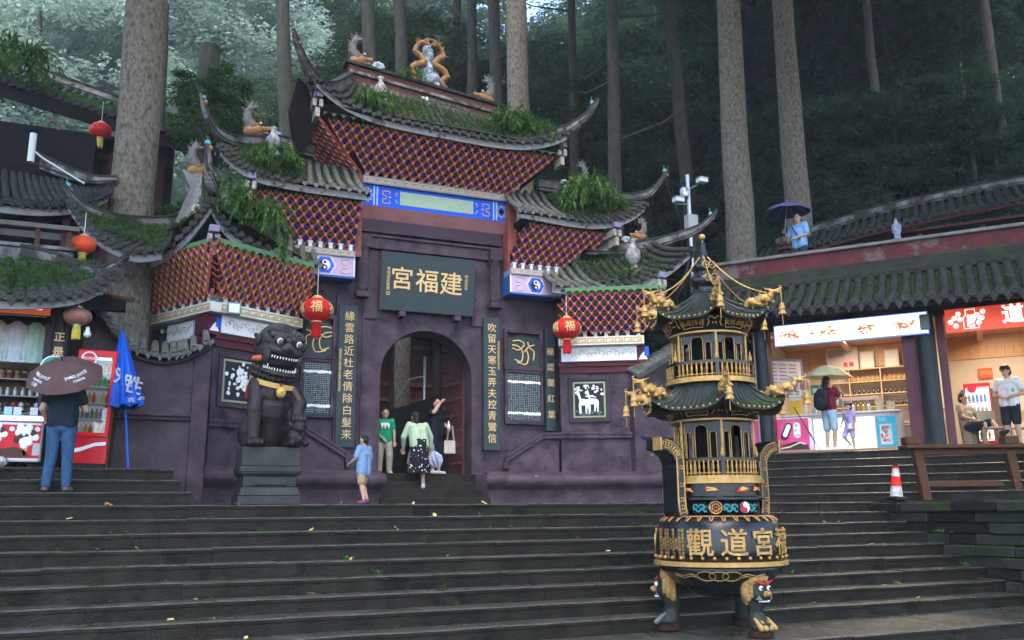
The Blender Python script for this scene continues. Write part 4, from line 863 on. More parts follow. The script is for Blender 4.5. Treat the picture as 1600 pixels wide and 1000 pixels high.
# right wing roof
rr5 = MB().box(8.8, 10.0, 17.3, 18.4, 6.2, 6.3).build('wing_roof', wooddk, gate)
slope(rr5, pathf([(8.2, 17.08, 6.42), (8.8, 16.75, 6.33), (9.4, 16.42, 6.36), (9.9, 16.13, 6.46), (10.4, 15.85, 6.7), (10.85, 15.6, 7.1)]), pathf([(8.2, 18.0, 7.1), (8.8, 17.85, 7.08), (9.4, 17.5, 7.1), (9.8, 17.2, 7.2), (10.1, 16.95, 7.35), (10.35, 16.7, 7.6)]), 16, r=.065, matf=lambda u: tileg if u < .34 else (tilem if u < .8 else tiled), fh=.17)
slope(rr5, pathf([(10.85, 15.6, 7.1), (11.1, 16.2, 6.7), (11.4, 17.0, 6.5), (11.8, 18, 6.5)]), pathf([(10.35, 16.7, 7.6), (10.4, 17.0, 7.4), (10.5, 17.4, 7.3), (10.6, 18, 7.3)]), 12, matf=lambda u: tiled)
horn(rr5, [(9.4, 17.7, 7.5), (9.9, 17.2, 7.42), (10.4, 16.6, 7.38), (10.9, 16.0, 7.5), (11.3, 15.8, 7.72), (11.64, 15.7, 8.08)], .11, .15)
MB().add([(8.3, 17.0, 6.25), (10.5, 15.8, 6.65), (10.15, 16.6, 6.2), (8.7, 17.4, 6.2)], [(0, 1, 2, 3)]).build('soffit', wooddk, rr5)
# ---------------------------------------------------------------- ridge dragons, vases, plants on the roofs
ochre = mat('ochre_glaze', (.34, .17, .06), (.20, .10, .045), rough=.45, scale=14, bump=.3)
bluewhite = mat('cloud_glaze', (.40, .45, .50), (.10, .15, .22), rough=.4, scale=12)
greyfin = mat('grey_fin', (.10, .10, .10), (.16, .15, .14), rough=.6, scale=12, bump=.4)
def chiwen(M, k=1.0, parent=None, blue_base=False):
    d = MB(); P = lambda x, z, y=0: (x*k, y*k, z*k)
    tail = catmull([P(-.02, .18), P(-.12, .32), P(-.13, .5), P(-.05, .66)], 4)
    d.tube(tail, [.13*k - .006*k*i for i in range(len(tail))], 8)
    for a, b, r in (((-.05, .66), (-.22, .80), .03), ((-.05, .66), (-.08, .88), .03), ((-.06, .64), (.08, .82), .03), ((-.1, .55), (-.3, .62), .03), ((-.12, .45), (-.3, .48), .025), ((.0, .6), (.14, .66), .025), ((-.14, .35), (-.28, .34), .025)):
        d.caps(P(*a), r*1.3*k, P(*b), .008*k, 6)
    rs_ = random.Random(6)
    for i in range(22):
        q = tail[rs_.randrange(len(tail))]; e = q + V(rs_.uniform(-.14, .14), rs_.uniform(-.12, .12), rs_.uniform(-.02, .12))*k*1.5; d.caps(q, .03*k, e, .006*k, 5)
    t = put('dragon_tail', blobmesh(d, greyfin, .018*k, 2), parent, M)
    h = MB(); h.caps(P(-.08, .10), .13*k, P(.08, .16), .11*k).caps(P(.08, .20), .07*k, P(.30, .20), .045*k).caps(P(.06, .06), .06*k, P(.26, .02), .04*k).ball(P(.05, .27), .05*k).ball(P(.30, .235), .04*k)
    for s in (-1, 1): h.caps(P(.0, .28, s*.06), .03*k, P(-.10, .40, s*.10), .01*k, 6).ball(P(.10, .27, s*.08), .035*k)
    for i in range(10): a_ = i*.63; h.caps(P(-.06, .16, 0), .03*k, P(-.06 + .2*math.cos(a_), .16 + .2*math.sin(a_), .08*math.sin(i*2.0)), .008*k, 5)
    hd = put('dragon_head', blobmesh(h, ochre, .014*k, 1), parent, M)
    g = MB()
    for s in (-1, 1): g.ball(P(.13, .28, s*.10), .028*k, 8, 0).ball(P(.145, .28, s*.115), .014*k, 6, 1)
    for i in range(4): g.caps(P(.14 + .045*i, .135, .0), .012*k, P(.14 + .045*i, .105, 0), .003, 5)
    g.build('eye', [white, black], hd, M=M)
    c = MB()
    for i in range(11): q = i*.75; c.ball(P(.46 + .12*math.cos(q)*(1 - i*.05), .05 + .10*math.sin(q)*(1 - i*.05), -.03), (.06*k, .06*k, .055*k), 8)
    put('cloud_scroll', blobmesh(c, mat('cobalt_glaze', (.05, .12, .36), (.35, .4, .46), rough=.4, scale=9) if blue_base else bluewhite, .018*k, 1), parent, M)
    return t
M1 = Matrix.Translation((3.98, 18.44, 11.50)); chiwen(M1, 1.0, r1)
chiwen(Matrix.Translation((7.12, 18.44, 11.14)) @ Matrix.Rotation(math.pi, 4, 'Z'), .95, r1)
chiwen(Matrix.Translation((1.72, 17.95, 9.2)), 1.0, rl, True)
chiwen(Matrix.Translation((9.35, 17.9, 9.1)) @ Matrix.Rotation(math.pi, 4, 'Z'), .9, rr4)
chiwen(Matrix.Translation((.62, 16.85, 7.75)) @ Matrix.Rotation(R(30), 4, 'Z'), .9, lr)
chiwen(Matrix.Translation((10.25, 16.75, 7.55)) @ Matrix.Rotation(R(150), 4, 'Z'), .7, rr5)
# centrepiece: two dragons climbing a cloud column
MC = Matrix.Translation((5.63, 18.42, 11.28))
g = MB(); rr = random.Random(8)
for i in range(26):
    a = i*2.4; z = .05 + .042*i; w_ = lerp(.26, .05, i/25); g.ball((w_*math.cos(a), .3*w_*math.sin(a), z), lerp(.13, .06, i/25), 8)
g.caps((0, 0, .2), .14, (0, 0, 1.0), .07).caps((0, 0, 1.0), .06, (0, 0, 1.28), .012)
for s in (-1, 1): g.caps((0, 0, 1.0), .04, (s*.12, 0, 1.16), .012).ball((s*.34, 0, .18), .10).ball((s*.42, 0, .06), .08).ball((s*.30, -.03, .55), .05)
put('cloud_column', blobmesh(g, bluewhite, .02, 1), r1, MC)
for s in (-1, 1):
    d = MB(); path = catmull([(s*.40, -.10, .02), (s*.30, -.12, .14), (s*.42, -.12, .28), (s*.36, -.14, .42), (s*.14, -.16, .52), (s*.20, -.14, .68), (s*.34, -.12, .78), (s*.30, -.14, .94), (s*.20, -.16, 1.0)], 5)
    d.tube(path, [.03 + .05*math.sin(math.pi*min(1, i/(len(path) - 1)*.8 + .12)) for i in range(len(path))], 8)
    d.caps((s*.22, -.16, 1.02), .065, (s*.10, -.22, 1.04), .05).caps((s*.12, -.24, 1.07), .035, (s*.0, -.26, 1.10), .02).caps((s*.12, -.22, .98), .03, (s*.02, -.26, .96), .02).caps((s*.22, -.14, 1.08), .02, (s*.34, -.12, 1.18), .006)
    for a in ((.40, .30), (.18, .55), (.34, .80)): d.caps((s*a[0], -.15, a[1]), .03, (s*(a[0] + .10), -.22, a[1] - .06), .012)
    rs_ = random.Random(4 + s)
    for i in range(40): q = path[rs_.randrange(len(path))]; d.caps(q, .03, q + V(rs_.uniform(-.1, .1), rs_.uniform(-.12, .02), rs_.uniform(-.06, .12)), .006, 5)
    put('climbing_dragon', blobmesh(d, ochre, .012, 0), r1, MC)
def vase(x, y, z, k, parent):
    pr = [(.0, 0), (.09, .0), (.07, .04), (.12, .10), (.16, .20), (.14, .30), (.07, .40), (.05, .47), (.085, .54), (.06, .55), (0, .53)]
    v = MB().lathe([(r_*k, z_*k) for r_, z_ in pr], 16, 0, Matrix.Translation((x, y, z))).build('roof_vase', mat('painted_vase', (.42, .40, .38), (.07, .065, .075), rough=.3, scale=9), parent, smooth=True)
    b = MB()
    for i in range(9): q = i*.8; b.ball((x + (.12 - .008*i)*k*math.cos(q)*1.2, y - .1*k, z - .1*k + (.1 - .008*i)*k*math.sin(q)*.7), .035*k, 7)
    b.build('scroll_foot', mat('mauve_scroll', (.26, .18, .22), (.4, .34, .36), rough=.6, scale=10), v); return v
vase(4.34, 17.72, 10.42, .95, r1); vase(2.07, 17.5, 8.75, .95, rl); vase(9.92, 16.55, 6.85, 1.15, rr5); vase(1.12, 16.35, 7.0, .8, lr)
# ornamental hip ends (coloured tips)
for (x, y, z), p in (((2.28, 16.38, 10.68), r1), ((8.92, 16.4, 10.5), r1), ((.62, 16.42, 9.12), rl), ((10.85, 16.52, 9.18), rr4), ((11.5, 15.74, 7.95), rr5), ((-1.5, 16.5, 7.1), lr), ((.735, 15.88, 8.0), lr)):
    g = MB().ball((x, y, z + .06), (.06, .05, .05), 8, 0).ball((x + .05, y, z - .03), (.05, .04, .05), 8, 1).caps((x, y, z + .05), .03, (x - .03, y, z + .2), .008, 6, 2); g.build('hip_finial', [mat('aqua_glaze', (.12, .38, .44), rough=.3), ochre, mat('leaf_glaze', (.05, .16, .10), rough=.4)], p, smooth=True)
for x, y, z, p in ((2.85, 17.0, 9.82, r1), (8.42, 17.05, 9.62, r1), (9.72, 16.95, 7.82, rr4), (1.62, 16.98, 7.86, rl), (10.25, 16.0, 6.45, rr5), (.95, 16.05, 6.42, lr)):
    g = MB().box(x - .09, x + .09, y - .14, y + .3, z, z + .13, 0).box(x - .11, x - .02, y - .10, y + .3, z - .2, z - .03, 1).box(x + .02, x + .11, y - .10, y + .3, z - .2, z - .03, 1).box(x - .05, x + .05, y - .08, y + .3, z - .42, z - .21, 1)
    g.build('corner_block', [mat('block_blue', (.10, .16, .36), (.3, .2, .2), rough=.5, scale=20), mat('block_cream', (.55, .48, .36), (.08, .07, .06), rough=.5, scale=26)], p, bevel=.01)
# floodlight on the left fret
fl = thing('floodlight', 'small grey square floodlight on the left white fret corner', 'floodlight', (1.4, 16.4, 5.1))
MB().box(1.28, 1.52, 16.28, 16.40, 5.02, 5.24).build('housing', mat('lamp_grey', (.16, .20, .21), rough=.5), fl, bevel=.01)
MB().box(1.31, 1.49, 16.272, 16.279, 5.05, 5.21).build('lens', mat('lamp_glass', (.55, .62, .64), rough=.15), fl)
# ---- plants rooted on the roofs
def fern(label, x, y, z, s, n, seed, droop=.5, name='bamboo_tuft', spread=1.0):
    r = random.Random(seed); t = thing(name, label, 'plant', (x, y, z)); st = MB(); lf = MB()
    for i in range(n):
        a = r.uniform(0, 6.28); L = s*r.uniform(.5, 1.25); o = V(math.cos(a)*spread, math.sin(a)*spread, 0)
        p0 = V(x, y, z) + o*s*.12; p1 = p0 + o*L*.35 + V(0, 0, L*.55); p2 = p0 + o*L*.8 + V(0, 0, L*(.55 - droop*r.uniform(.3, 1.3)))
        P = catmull([p0, p1, p2], 5); st.tube(P, [.012*s - .0008*s*k for k in range(len(P))], 4)
        for k in range(3, len(P)):
            for _ in range(4):
                d = (P[k] - P[k - 1]).normalized() + rvec(r)*1.3 + V(0, 0, -.05); leafquad(lf, P[k] + rvec(r)*.03*s, d, V(0, 0, 1), s*r.uniform(.16, .34), s*r.uniform(.045, .08), bend=.2)
    st.build('stem', mat('green_stem', (.10, .16, .04), rough=.5), t); lf.build('foliage', leaf_bam, t); return t
fern('small bright fern on the left end of the main eave', 4.0, 17.25, 9.95, .5, 26, 1)
fern('bamboo tuft on the right end of the main eave', 7.35, 17.35, 10.05, .62, 40, 2)
fern('long trailing fern on the right end of the main eave', 7.95, 17.15, 9.85, .5, 26, 12, droop=.9)
fern('large fern clump on the right bay roof', 9.15, 17.2, 8.45, .80, 52, 3, droop=.6)
fern('thin fern beside the large clump on the right bay roof', 9.7, 17.0, 8.3, .5, 22, 13)
fern('dense fern mound on the left bay roof', 2.1, 17.15, 8.3, .55, 40, 4)
fern('tall bamboo on the left wing roof', 1.65, 16.5, 6.95, .62, 20, 5, droop=.7)
fern('bamboo trailing down over the left wing eave', 1.95, 16.42, 6.75, .55, 13, 6, droop=1.6)
fern('light leafy sprig left of the wing bamboo', 1.2, 16.35, 7.2, .55, 18, 7, droop=.8)
fern('small fern on the main ridge beside the centrepiece', 5.2, 18.2, 11.35, .36, 20, 8)
fern('small fern on the right wing roof by the vase', 9.75, 16.35, 6.55, .3, 16, 9)
def mosspatch(parent, f, n, seed, sz=.07, m=None):
    r = random.Random(seed); g = MB()
    for i in range(n):
        p = f(r.random(), r.random()); 
        for _ in range(5): leafquad(g, p + V(r.uniform(-.06, .06), r.uniform(-.06, .06), .02), V(r.uniform(-1, 1), r.uniform(-1, 1), r.uniform(.4, 1.6)), V(0, 0, 1), sz*r.uniform(.5, 1.6), sz*.4)
    o = g.build('moss_growth', m or leaf_bush, parent); o['kind'] = 'stuff'; return o
mosspatch(r1, lambda u, v: E1(.15 + .75*u).lerp(G1(.15 + .75*u), .15 + .8*v) + V(0, 0, -.05), 500, 1, .07)
mosspatch(lr, lambda u, v: V(lerp(-1.2, .1, u), lerp(16.1, 16.0, u), lerp(6.4, 6.0, u)) + V(.1, .9, .6)*v, 240, 22, .07)
mosspatch(lr, lambda u, v: V(lerp(-.3, .8, u), lerp(17.4, 15.95, u), lerp(6.3, 6.9, u)) + V(.75, .5, .55)*v, 330, 2, .07)
mosspatch(lr, lambda u, v: V(lerp(.9, 2.0, u), lerp(15.9, 16.5, u), lerp(6.9, 6.4, u)) + V(.1, .9, .6)*v, 260, 3, .06)
mosspatch(rl, lambda u, v: V(lerp(1.2, 2.6, u), lerp(16.75, 17, u), lerp(8.15, 8.0, u)) + V(.1, .9, .75)*v, 240, 4, .07)
mosspatch(rr4, lambda u, v: V(lerp(8.5, 10, u), 16.95, 8.0) + V(-.1, .9, .75)*v, 200, 5, .07)
mosspatch(rr5, lambda u, v: V(lerp(9.0, 10.4, u), lerp(16.6, 15.85, u), lerp(6.36, 6.7, u)) + V(-.1, .9, .65)*v, 160, 6, .07)
# ---------------------------------------------------------------- lanterns
def lantern(label, x, y, z, r, m, tassel, top, char=None, cap=gold, group='round lanterns', face_dir=(-.2, -1, 0), squash=.78):
    t = thing('lantern', label, 'lantern', (x, y, z), group)
    n = 16; g = MB(); prof = [(math.sin(math.pi*i/10)*r*1.0, -math.cos(math.pi*i/10)*r*squash) for i in range(1, 10)]
    vs = []; k = 64
    for pr, pz in prof:
        for j in range(k):
            q = 2*math.pi*j/k; rr_ = pr*(1 - .045*(.5 + .5*math.cos(q*n))); vs.append((x + rr_*math.cos(q), y + rr_*math.sin(q), z + pz))
    fs = [(i*k + j, i*k + (j + 1) % k, (i + 1)*k + (j + 1) % k, (i + 1)*k + j) for i in range(len(prof) - 1) for j in range(k)]
    b = g.add(vs, fs).build('shade', m, t, smooth=True)
    T = Matrix.Translation((x, y, z))
    for sg, nm in ((1, 'top_cap'), (-1, 'bottom_cap')):
        MB().lathe([(r*.34, sg*r*.70*squash/.78), (r*.36, sg*r*.80*squash/.78), (r*.24, sg*r*.82*squash/.78), (r*.24, sg*r*.9*squash/.78)], 18, 0, T).build(nm, cap, t)
    g = MB(); r_ = random.Random(3)
    for i in range(26): q = i*2*math.pi/26; rr_ = r*.26; g.tube([(x + rr_*.8*math.cos(q), y + rr_*.8*math.sin(q), z - r*.72), (x + rr_*math.cos(q), y + rr_*math.sin(q), z - r*1.2), (x + rr_*1.02*math.cos(q), y + rr_*1.02*math.sin(q), z - r*(1.65 + r_.uniform(0, .1)))], .014*r/.35, 4)
    g.build('tassel', tassel, t)
    MB().tube([(x, y, z + r*.68), (x, y, top)], .006, 5).build('cord', mat('cord_white', (.6, .6, .6), rough=.6), t)
    if char:
        fd = V(face_dir).normalized(); a0 = math.atan2(fd.y, fd.x)
        for da in (0, R(72), R(-72)):
            me = textmesh(char, r*.78, gold, extrude=.004, bold=.002)
            for v in me.vertices:
                q = a0 + da + v.co.x/r; zz = v.co.y; R_ = r*math.sqrt(max(.05, 1 - (zz/(r*squash))**2))*.995 + .004 + v.co.z
                v.co = (x + R_*math.cos(q), y + R_*math.sin(q), z + zz)
            put('gold_character', me, b)
    return t
redl = mat('red_lantern_silk', (.50, .02, .015), (.42, .015, .012), rough=.4, scale=6)
redt = mat('red_tassel', (.42, .01, .015), rough=.5)
lantern('round red lantern with gold character hanging by the left script panel', 3.01, 17.0, 5.38, .315, redl, redt, 6.3, '福')
lantern('round red lantern with gold character hanging by the right white beam', 8.42, 16.95, 5.38, .315, redl, redt, 6.25, '福')
lantern('faded brown silk lantern with yellow tassel under the left stall eave', -.98, 14.2, 4.36, .20, mat('brown_lantern_silk', (.32, .15, .12), (.27, .12, .10), rough=.4, scale=5), mat('yellow_tassel', (.52, .42, .06), rough=.5), 4.75, None, cap=steel, squash=.66)
lantern('orange-red lantern hanging under the roof left of the gate', -1.1, 15.6, 5.85, .20, mat('orange_lantern_silk', (.62, .07, .02), rough=.4), mat('yellow_tassel', (0, 0, 0)), 6.4)
lantern('small dark red lantern beside the thick trunk in the dark upper hall', -1.32, 20.5, 9.9, .24, redl, mat('yellow_tassel', (0, 0, 0)), 10.6)
# ---------------------------------------------------------------- guardian lion
lionst = mat('purple_black_lion_stone', (.018, .012, .013), (.036, .025, .027), rough=.34, scale=6, bump=.25, bscale=30, rvar=.1)
lionhd = mat('grey_lion_stone', (.022, .021, .019), (.046, .043, .038), rough=.38, scale=8, bump=.35, bscale=35)
lx, ly = 1.82, 14.0
ped = thing('lion_pedestal', 'dark stepped stone pedestal carrying the guardian lion', 'pedestal', (lx, ly, LZ))
pst = mat('greenish_wet_stone', (.020, .022, .021), (.042, .043, .040), rough=.4, scale=4, bump=.3, rvar=.12)
def fr4(w0, w1, z0, z1, d=.0):
    w0 *= .92; w1 *= .92; return MB().add([(lx - w0, ly - w0, z0), (lx + w0, ly - w0, z0), (lx + w0, ly + w0, z0), (lx - w0, ly + w0, z0), (lx - w1, ly - w1, z1), (lx + w1, ly - w1, z1), (lx + w1, ly + w1, z1), (lx - w1, ly + w1, z1)], [(0, 3, 2, 1), (4, 5, 6, 7), (0, 1, 5, 4), (1, 2, 6, 5), (2, 3, 7, 6), (3, 0, 4, 7)])
for nm, w0, w1, z0, z1 in (('base_block', .50, .49, LZ, LZ + .13), ('base_block', .49, .44, LZ + .13, LZ + .26), ('waist', .42, .42, LZ + .26, LZ + .42), ('ledge', .44, .49, LZ + .42, LZ + .47), ('ledge', .49, .49, LZ + .47, LZ + .56), ('top_block', .465, .465, LZ + .56, LZ + .845)): fr4(w0, w1, z0, z1).build(nm, pst, ped, bevel=.012)
MB().box(lx - .24, lx + .24, ly - .432, ly - .42, LZ + .29, LZ + .39).build('panel', pst, ped, bevel=.006)
LM = Matrix.Translation((lx, ly, LZ + .845)) @ Matrix.Rotation(R(6), 4, 'Z') @ Matrix.Diagonal((.88, 1, 1, 1))
lion = thing('guardian_lion', 'dark stone guardian lion with open jaws and gold collar bell', 'statue', LM)
b = MB()
b.caps((0, -.10, .82), .34, (0, .28, .42), .36).ball((0, -.16, .62), (.30, .26, .34)).ball((0, -.12, 1.06), (.38, .34, .30))
b.caps((-.29, -.18, .92), .17, (-.335, -.28, .56), .13).caps((-.335, -.28, .56), .125, (-.34, -.30, .14), .105).ball((-.335, -.28, .56), (.13, .14, .13))
b.ball((-.345, -.36, .07), (.15, .15, .08))
for i in range(4): b.ball((-.345 + (i - 1.5)*.072, -.48, .06), (.042, .06, .06))
b.caps((.28, -.16, .90), .18, (.40, -.34, .66), .14).caps((.40, -.34, .66), .13, (.36, -.40, .46), .10).ball((.36, -.44, .43), (.13, .12, .07))
for i in range(4): b.ball((.36 + (i - 1.5)*.065, -.53, .41), (.036, .05, .05))
for s in (-1, 1): b.ball((s*.30, .22, .26), (.20, .28, .27)).ball((s*.34, .0, .06), (.12, .18, .07))
b.tube(catmull([(0, .5, .3), (0, .62, .6), (0, .5, .95)], 4), [.1]*4 + [.12]*4 + [.06], 8)
b.caps((0, -.12, .6), .25, (0, -.02, .18), .22)
body = put('body', blobmesh(b, lionst, .016, 3), lion, LM)
HM = LM @ Matrix.Translation((.03, -.20, 1.36)) @ Matrix.Rotation(R(4), 4, 'Z') @ Matrix.Rotation(R(7), 4, 'Y') @ Matrix.Rotation(R(16), 4, 'X')
h = MB(); h.ball((0, .04, .14), (.40, .36, .34)).ball((0, -.10, .26), (.33, .26, .20)).ball((0, -.26, .16), (.33, .20, .105)).ball((0, -.2, -.19), (.33, .26, .07)).ball((0, .05, -.1), (.34, .28, .2))
h.ball((0.0, -.42, .22), (.11, .08, .07)).ball((-.07, -.44, .20), (.05, .05, .045)).ball((.07, -.44, .20), (.05, .05, .045)).ball((0, -.36, .33), (.07, .09, .06))
for s in (-1, 1):
    h.caps((s*.08, -.36, .36), .05, (s*.27, -.26, .38), .055).ball((s*.17, -.34, .30), (.085, .07, .075)).ball((s*.40, .0, .24), (.06, .09, .10)).caps((s*.36, .05, .22), .05, (s*.47, .0, .30), .035)
    h.ball((s*.28, -.24, .04), (.08, .12, .12))
for i in range(34):
    a = R(-100 + i*200/33); h.ball((.37*math.sin(a), .10, .16 + .34*math.cos(a)), .065, 8).ball((.33*math.sin(a + .09), .0, .18 + .28*math.cos(a + .09)), .05, 8)
for i in range(9): h.ball((-.28 + .07*i, -.12 - .03*math.sin(i), .42 + .04*math.sin(math.pi*i/8)), .055, 8)
head = put('head', blobmesh(h, lionhd, .013, 1), lion, HM)
MB().ball((0, -.20, -.04), (.29, .21, .12), 14).build('mouth', mat('dark_mouth', (.012, .01, .012), rough=.5), head, smooth=True, M=HM)
g = MB()
for i in range(17):
    a = R(-78 + i*156/16); x, y = .295*math.sin(a), -.20 - .235*math.cos(a)
    g.caps((x, y, .068), .012, (x, y, .045 if i not in (2, 14) else -.01), .009 if i not in (2, 14) else .006, 6)
    g.caps((x*.97, y + .0, -.135), .012, (x*.97, y, -.112 if i not in (2, 14) else -.07), .008, 6)
g.build('teeth', mat('tooth_white', (.7, .69, .66), rough=.4), head, smooth=True, M=HM)
for s in (-1, 1):
    MB().ball((s*.17, -.40, .30), (.050, .03, .050), 14, 0).ball((s*.17, -.424, .30), (.040, .014, .040), 12, 1).build('eye', [mat('eye_white', (.7, .7, .7), rough=.3), mat('eye_grey', (.10, .11, .12), rough=.2)], head, smooth=True, M=HM)
    MB().caps((s*.32, -.12, -.02), .05, (s*.40, .0, -.05), .04).build('ribbon', mat('orange_ribbon', (.48, .10, .05), rough=.4), head, smooth=True, M=HM)
g = MB()
for i in range(15):
    a = R(-95 + i*190/14)
    for k_, rr_ in ((0, .055), (1, .045)): g.ball((.35*math.sin(a)*(1 + .04*k_), .02 - .36*math.cos(a)*(1 + .05*k_), -.17 - .085*k_ - .02*math.cos(a)), rr_, 8)
put('mane_curls', blobmesh(g, lionst, .012, 1), head, HM)
g = MB(); P = []
for i in range(25):
    a = R(-110 + i*220/24); P.append(V(.385*math.sin(a), -.10 - .36*math.cos(a), 1.0 - .10*math.cos(a) - .05*math.sin(a)))
rect_sweep(g, P, .012, .038); col_ = g.build('collar', mat('gold_collar', (.56, .36, .11), (.45, .28, .08), rough=.4, scale=30, bump=.5, bscale=60), lion, M=LM)
g = MB().ball((.03, -.52, .80), .085, 14, 0).tube([(-.05, -.53, .80), (.03, -.612, .80), (.11, -.53, .80)], .008, 5, 1).tube([(.03, -.5, .9), (.0, -.52, .93), (.06, -.52, .93), (.03, -.5, .9)], .012, 5, 1); g.build('bell', [mat('gold_collar', (0, 0, 0)), mat('signal_red', (.45, .02, .03))], lion, smooth=True, M=LM)
for s in (-1, 1): MB().ball((s*.41, -.02, .84), (.03, .1, .11), 10, 0).ball((s*.415, .0, .95), (.03, .06, .05), 8, 1).build('sash', [mat('signal_red', (.45, .02, .03)), mat('gold_collar', (0, 0, 0))], lion, smooth=True, M=LM)
c = MB(); c.ball((.36, -.44, .16), (.15, .14, .17)).ball((.36, -.5, .30), (.13, .12, .10)).ball((.36, -.60, .26), (.07, .05, .05)).ball((.30, -.58, .33), .03).ball((.42, -.58, .33), .03)
for s in (-1, 1): c.ball((.36 + s*.12, -.54, .05), (.06, .09, .055)).ball((.36 + s*.13, -.46, .34), .045)
c.ball((.36, -.57, .12), (.07, .05, .06)); put('cub', blobmesh(c, lionst, .010, 1), lion, LM)
# ---------------------------------------------------------------- tiered incense burner
iron = mat('black_iron', (.0045, .005, .006), (.010, .011, .013), rough=.24, scale=5, bump=.12, bscale=60, rvar=.1, spec=.4)
iront = mat('green_black_iron_roof', (.018, .024, .022), (.034, .042, .036), rough=.4, scale=6, bump=.15, moss=.2, mosscol=(.05, .085, .02))
bgold = mat('burner_gold', (.52, .31, .10), (.32, .18, .055), rough=.38, scale=9, metal=.25, bump=.15, bscale=50)
bdark = mat('dark_interior', (.006, .006, .006), rough=.8)  # near-black core behind the arcade openings
BX, BY = 6.92, 9.7
BO = Matrix.Translation((BX, BY, 0)); FA = R(-125.5); CA = R(-115.5)
bn = thing('incense_burner', 'tall black iron incense burner with two pagoda roofs, gold dragons and lion feet', 'incense burner', BO)
# bowl
prof = [(.0, .42), (.25, .44), (.45, .50), (.60, .60), (.72, .73), (.79, .815)]
MB().lathe(prof, 56, 0, BO).build('bowl_base', iron, bn, smooth=True)
MB().lathe([(.79, .815), (.835, .825), (.835, .872), (.80, .88)], 56, 0, BO).build('gold_rim', bgold, bn, smooth='auto')
bowl = MB().lathe([(.80, .88), (.805, 1.0), (.80, 1.12), (.785, 1.22), (.75, 1.32), (.69, 1.385), (.64, 1.41), (.52, 1.43)], 56, 0, BO).build('bowl', iron, bn, smooth=True)
for i in range(36):
    q = 2*math.pi*i/36; MB().ball((BX + .812*math.cos(q), BY + .812*math.sin(q), .925), .021, 8).build('stud', bgold, bowl, smooth=True)
g = MB()
for i in range(30):
    q = 2*math.pi*i/30
    for s, e in ((-.045, 0), (.045, 1)): g.tube([(BX + (.66 + .06*k)*math.cos(q + s*(1 - k*.6)), BY + (.66 + .06*k)*math.sin(q + s*(1 - k*.6)), 1.415 - .02*k - .02*k*k) for k in (0, .5, 1, 1.3)], .008, 5)
    g.ball((BX + .71*math.cos(q), BY + .71*math.sin(q), 1.385), .017, 6, 1)
g.lathe([(.62, 1.418), (.655, 1.422), (.665, 1.41)], 48, 0, BO)
o = g.build('petal_border', [bgold, mat('signal_red', (.45, .02, .03))], bowl, smooth=True)
def wraptext(body, size, R_, ang, z, parent, m=bgold, bold=.0, extrude=.012, name='gold_character', slope_=0, **k):
    me = textmesh(body, size, m, extrude=extrude, bold=bold, **k)
    for v in me.vertices:
        q = FA + ang + v.co.x/R_; rr_ = R_ + v.co.z + slope_*v.co.y; v.co = (BX + rr_*math.cos(q), BY + rr_*math.sin(q), z + v.co.y)
    return put(name, me, parent)
for ch, a in (('觀', -16.5), ('道', 12.5), ('宮', 40), ('福', 67), ('建', 95), ('山', -100)): wraptext(ch, .34, .806, R(a), 1.085, bowl, bold=.004)
for i in range(10): wraptext('\n'.join('信士敬獻香爐功德'[(i*3) % 8:] + '功德無量'[:(i*3) % 8 % 5]), .043, .803, R(-64 + i*3.5), 1.09, bowl, extrude=.003, name='donor_inscription', line=1.05)
g = MB()
def onbase(a, z):      # point on the lower bowl
    for (r0, z0), (r1_, z1) in zip(prof, prof[1:]):
        if z0 <= z <= z1: rr_ = lerp(r0, r1_, (z - z0)/(z1 - z0)) + .012; break
    return V(BX + rr_*math.cos(FA + a), BY + rr_*math.sin(FA + a), z)
for c in (-10, 2, 14):
    g.tube([onbase(R(c - 4 + 9*math.cos(t)), .715 + .055*math.sin(t)) for t in [i*math.pi/10 for i in range(21)]], .007, 5)
for s in (-1, 1): g.tube([onbase(R(-2 + s*(22 + 5*i)), .725 + .014*math.sin(i*1.6)) for i in range(6)], .007, 5); g.tube([onbase(R(-2 + s*(22 + 5*i)), .70 + .014*math.sin(i*1.6)) for i in range(6)], .007, 5)
g.build('coin_relief', bgold, bowl, smooth=True)
# neck, drum, flanges
MB().lathe([(.53, 1.43), (.525, 1.6)], 48, 0, BO).build('neck', iron, bn, smooth=True)
MB().lathe([(.525, 1.6), (.585, 1.615), (.585, 1.64), (.55, 1.66), (.55, 1.81)], 48, 0, BO).build('drum', iron, bn, smooth='auto')
MB().lathe([(.55, 1.81), (.60, 1.815), (.60, 1.865), (.555, 1.875)], 48, 0, BO).build('gold_band', bgold, bn, smooth='auto')
teal = mat('teal_enamel', (.03, .26, .27), rough=.35)
def spiral(g, a, z, k, Rr, mi=0, sg=1, r=.012): g.tube([(BX + (Rr + .01)*math.cos(FA + a + sg*k*t*.0 + sg*k*(1 - t*.13)*math.cos(t)/Rr), BY + (Rr + .01)*math.sin(FA + a + sg*k*(1 - t*.13)*math.cos(t)/Rr), z + k*(1 - t*.13)*math.sin(t)) for t in [i*.5 for i in range(13)]], r, 5, mi)
g = MB()
for a in (-30, -20, 12, 22, 47, 57, -60, -68): spiral(g, R(a), 1.52, .045, .525, 0, 1 if a % 20 else -1)
for a0, a1 in ((-33, -14), (8, 27), (44, 60)): g.tube([(BX + .535*math.cos(FA + R(lerp(a0, a1, i/8))), BY + .535*math.sin(FA + R(lerp(a0, a1, i/8))), 1.485 + .02*math.sin(i*1.5)) for i in range(9)], .011, 5)
g.build('teal_scroll', teal, bn, smooth=True)
def disc(a, z, r, Rr): q = FA + a; return frame((BX + Rr*math.cos(q), BY + Rr*math.sin(q), z), (-math.sin(q), math.cos(q), 0))
Md = disc(R(-2), 1.52, .075, .535); g = MB()
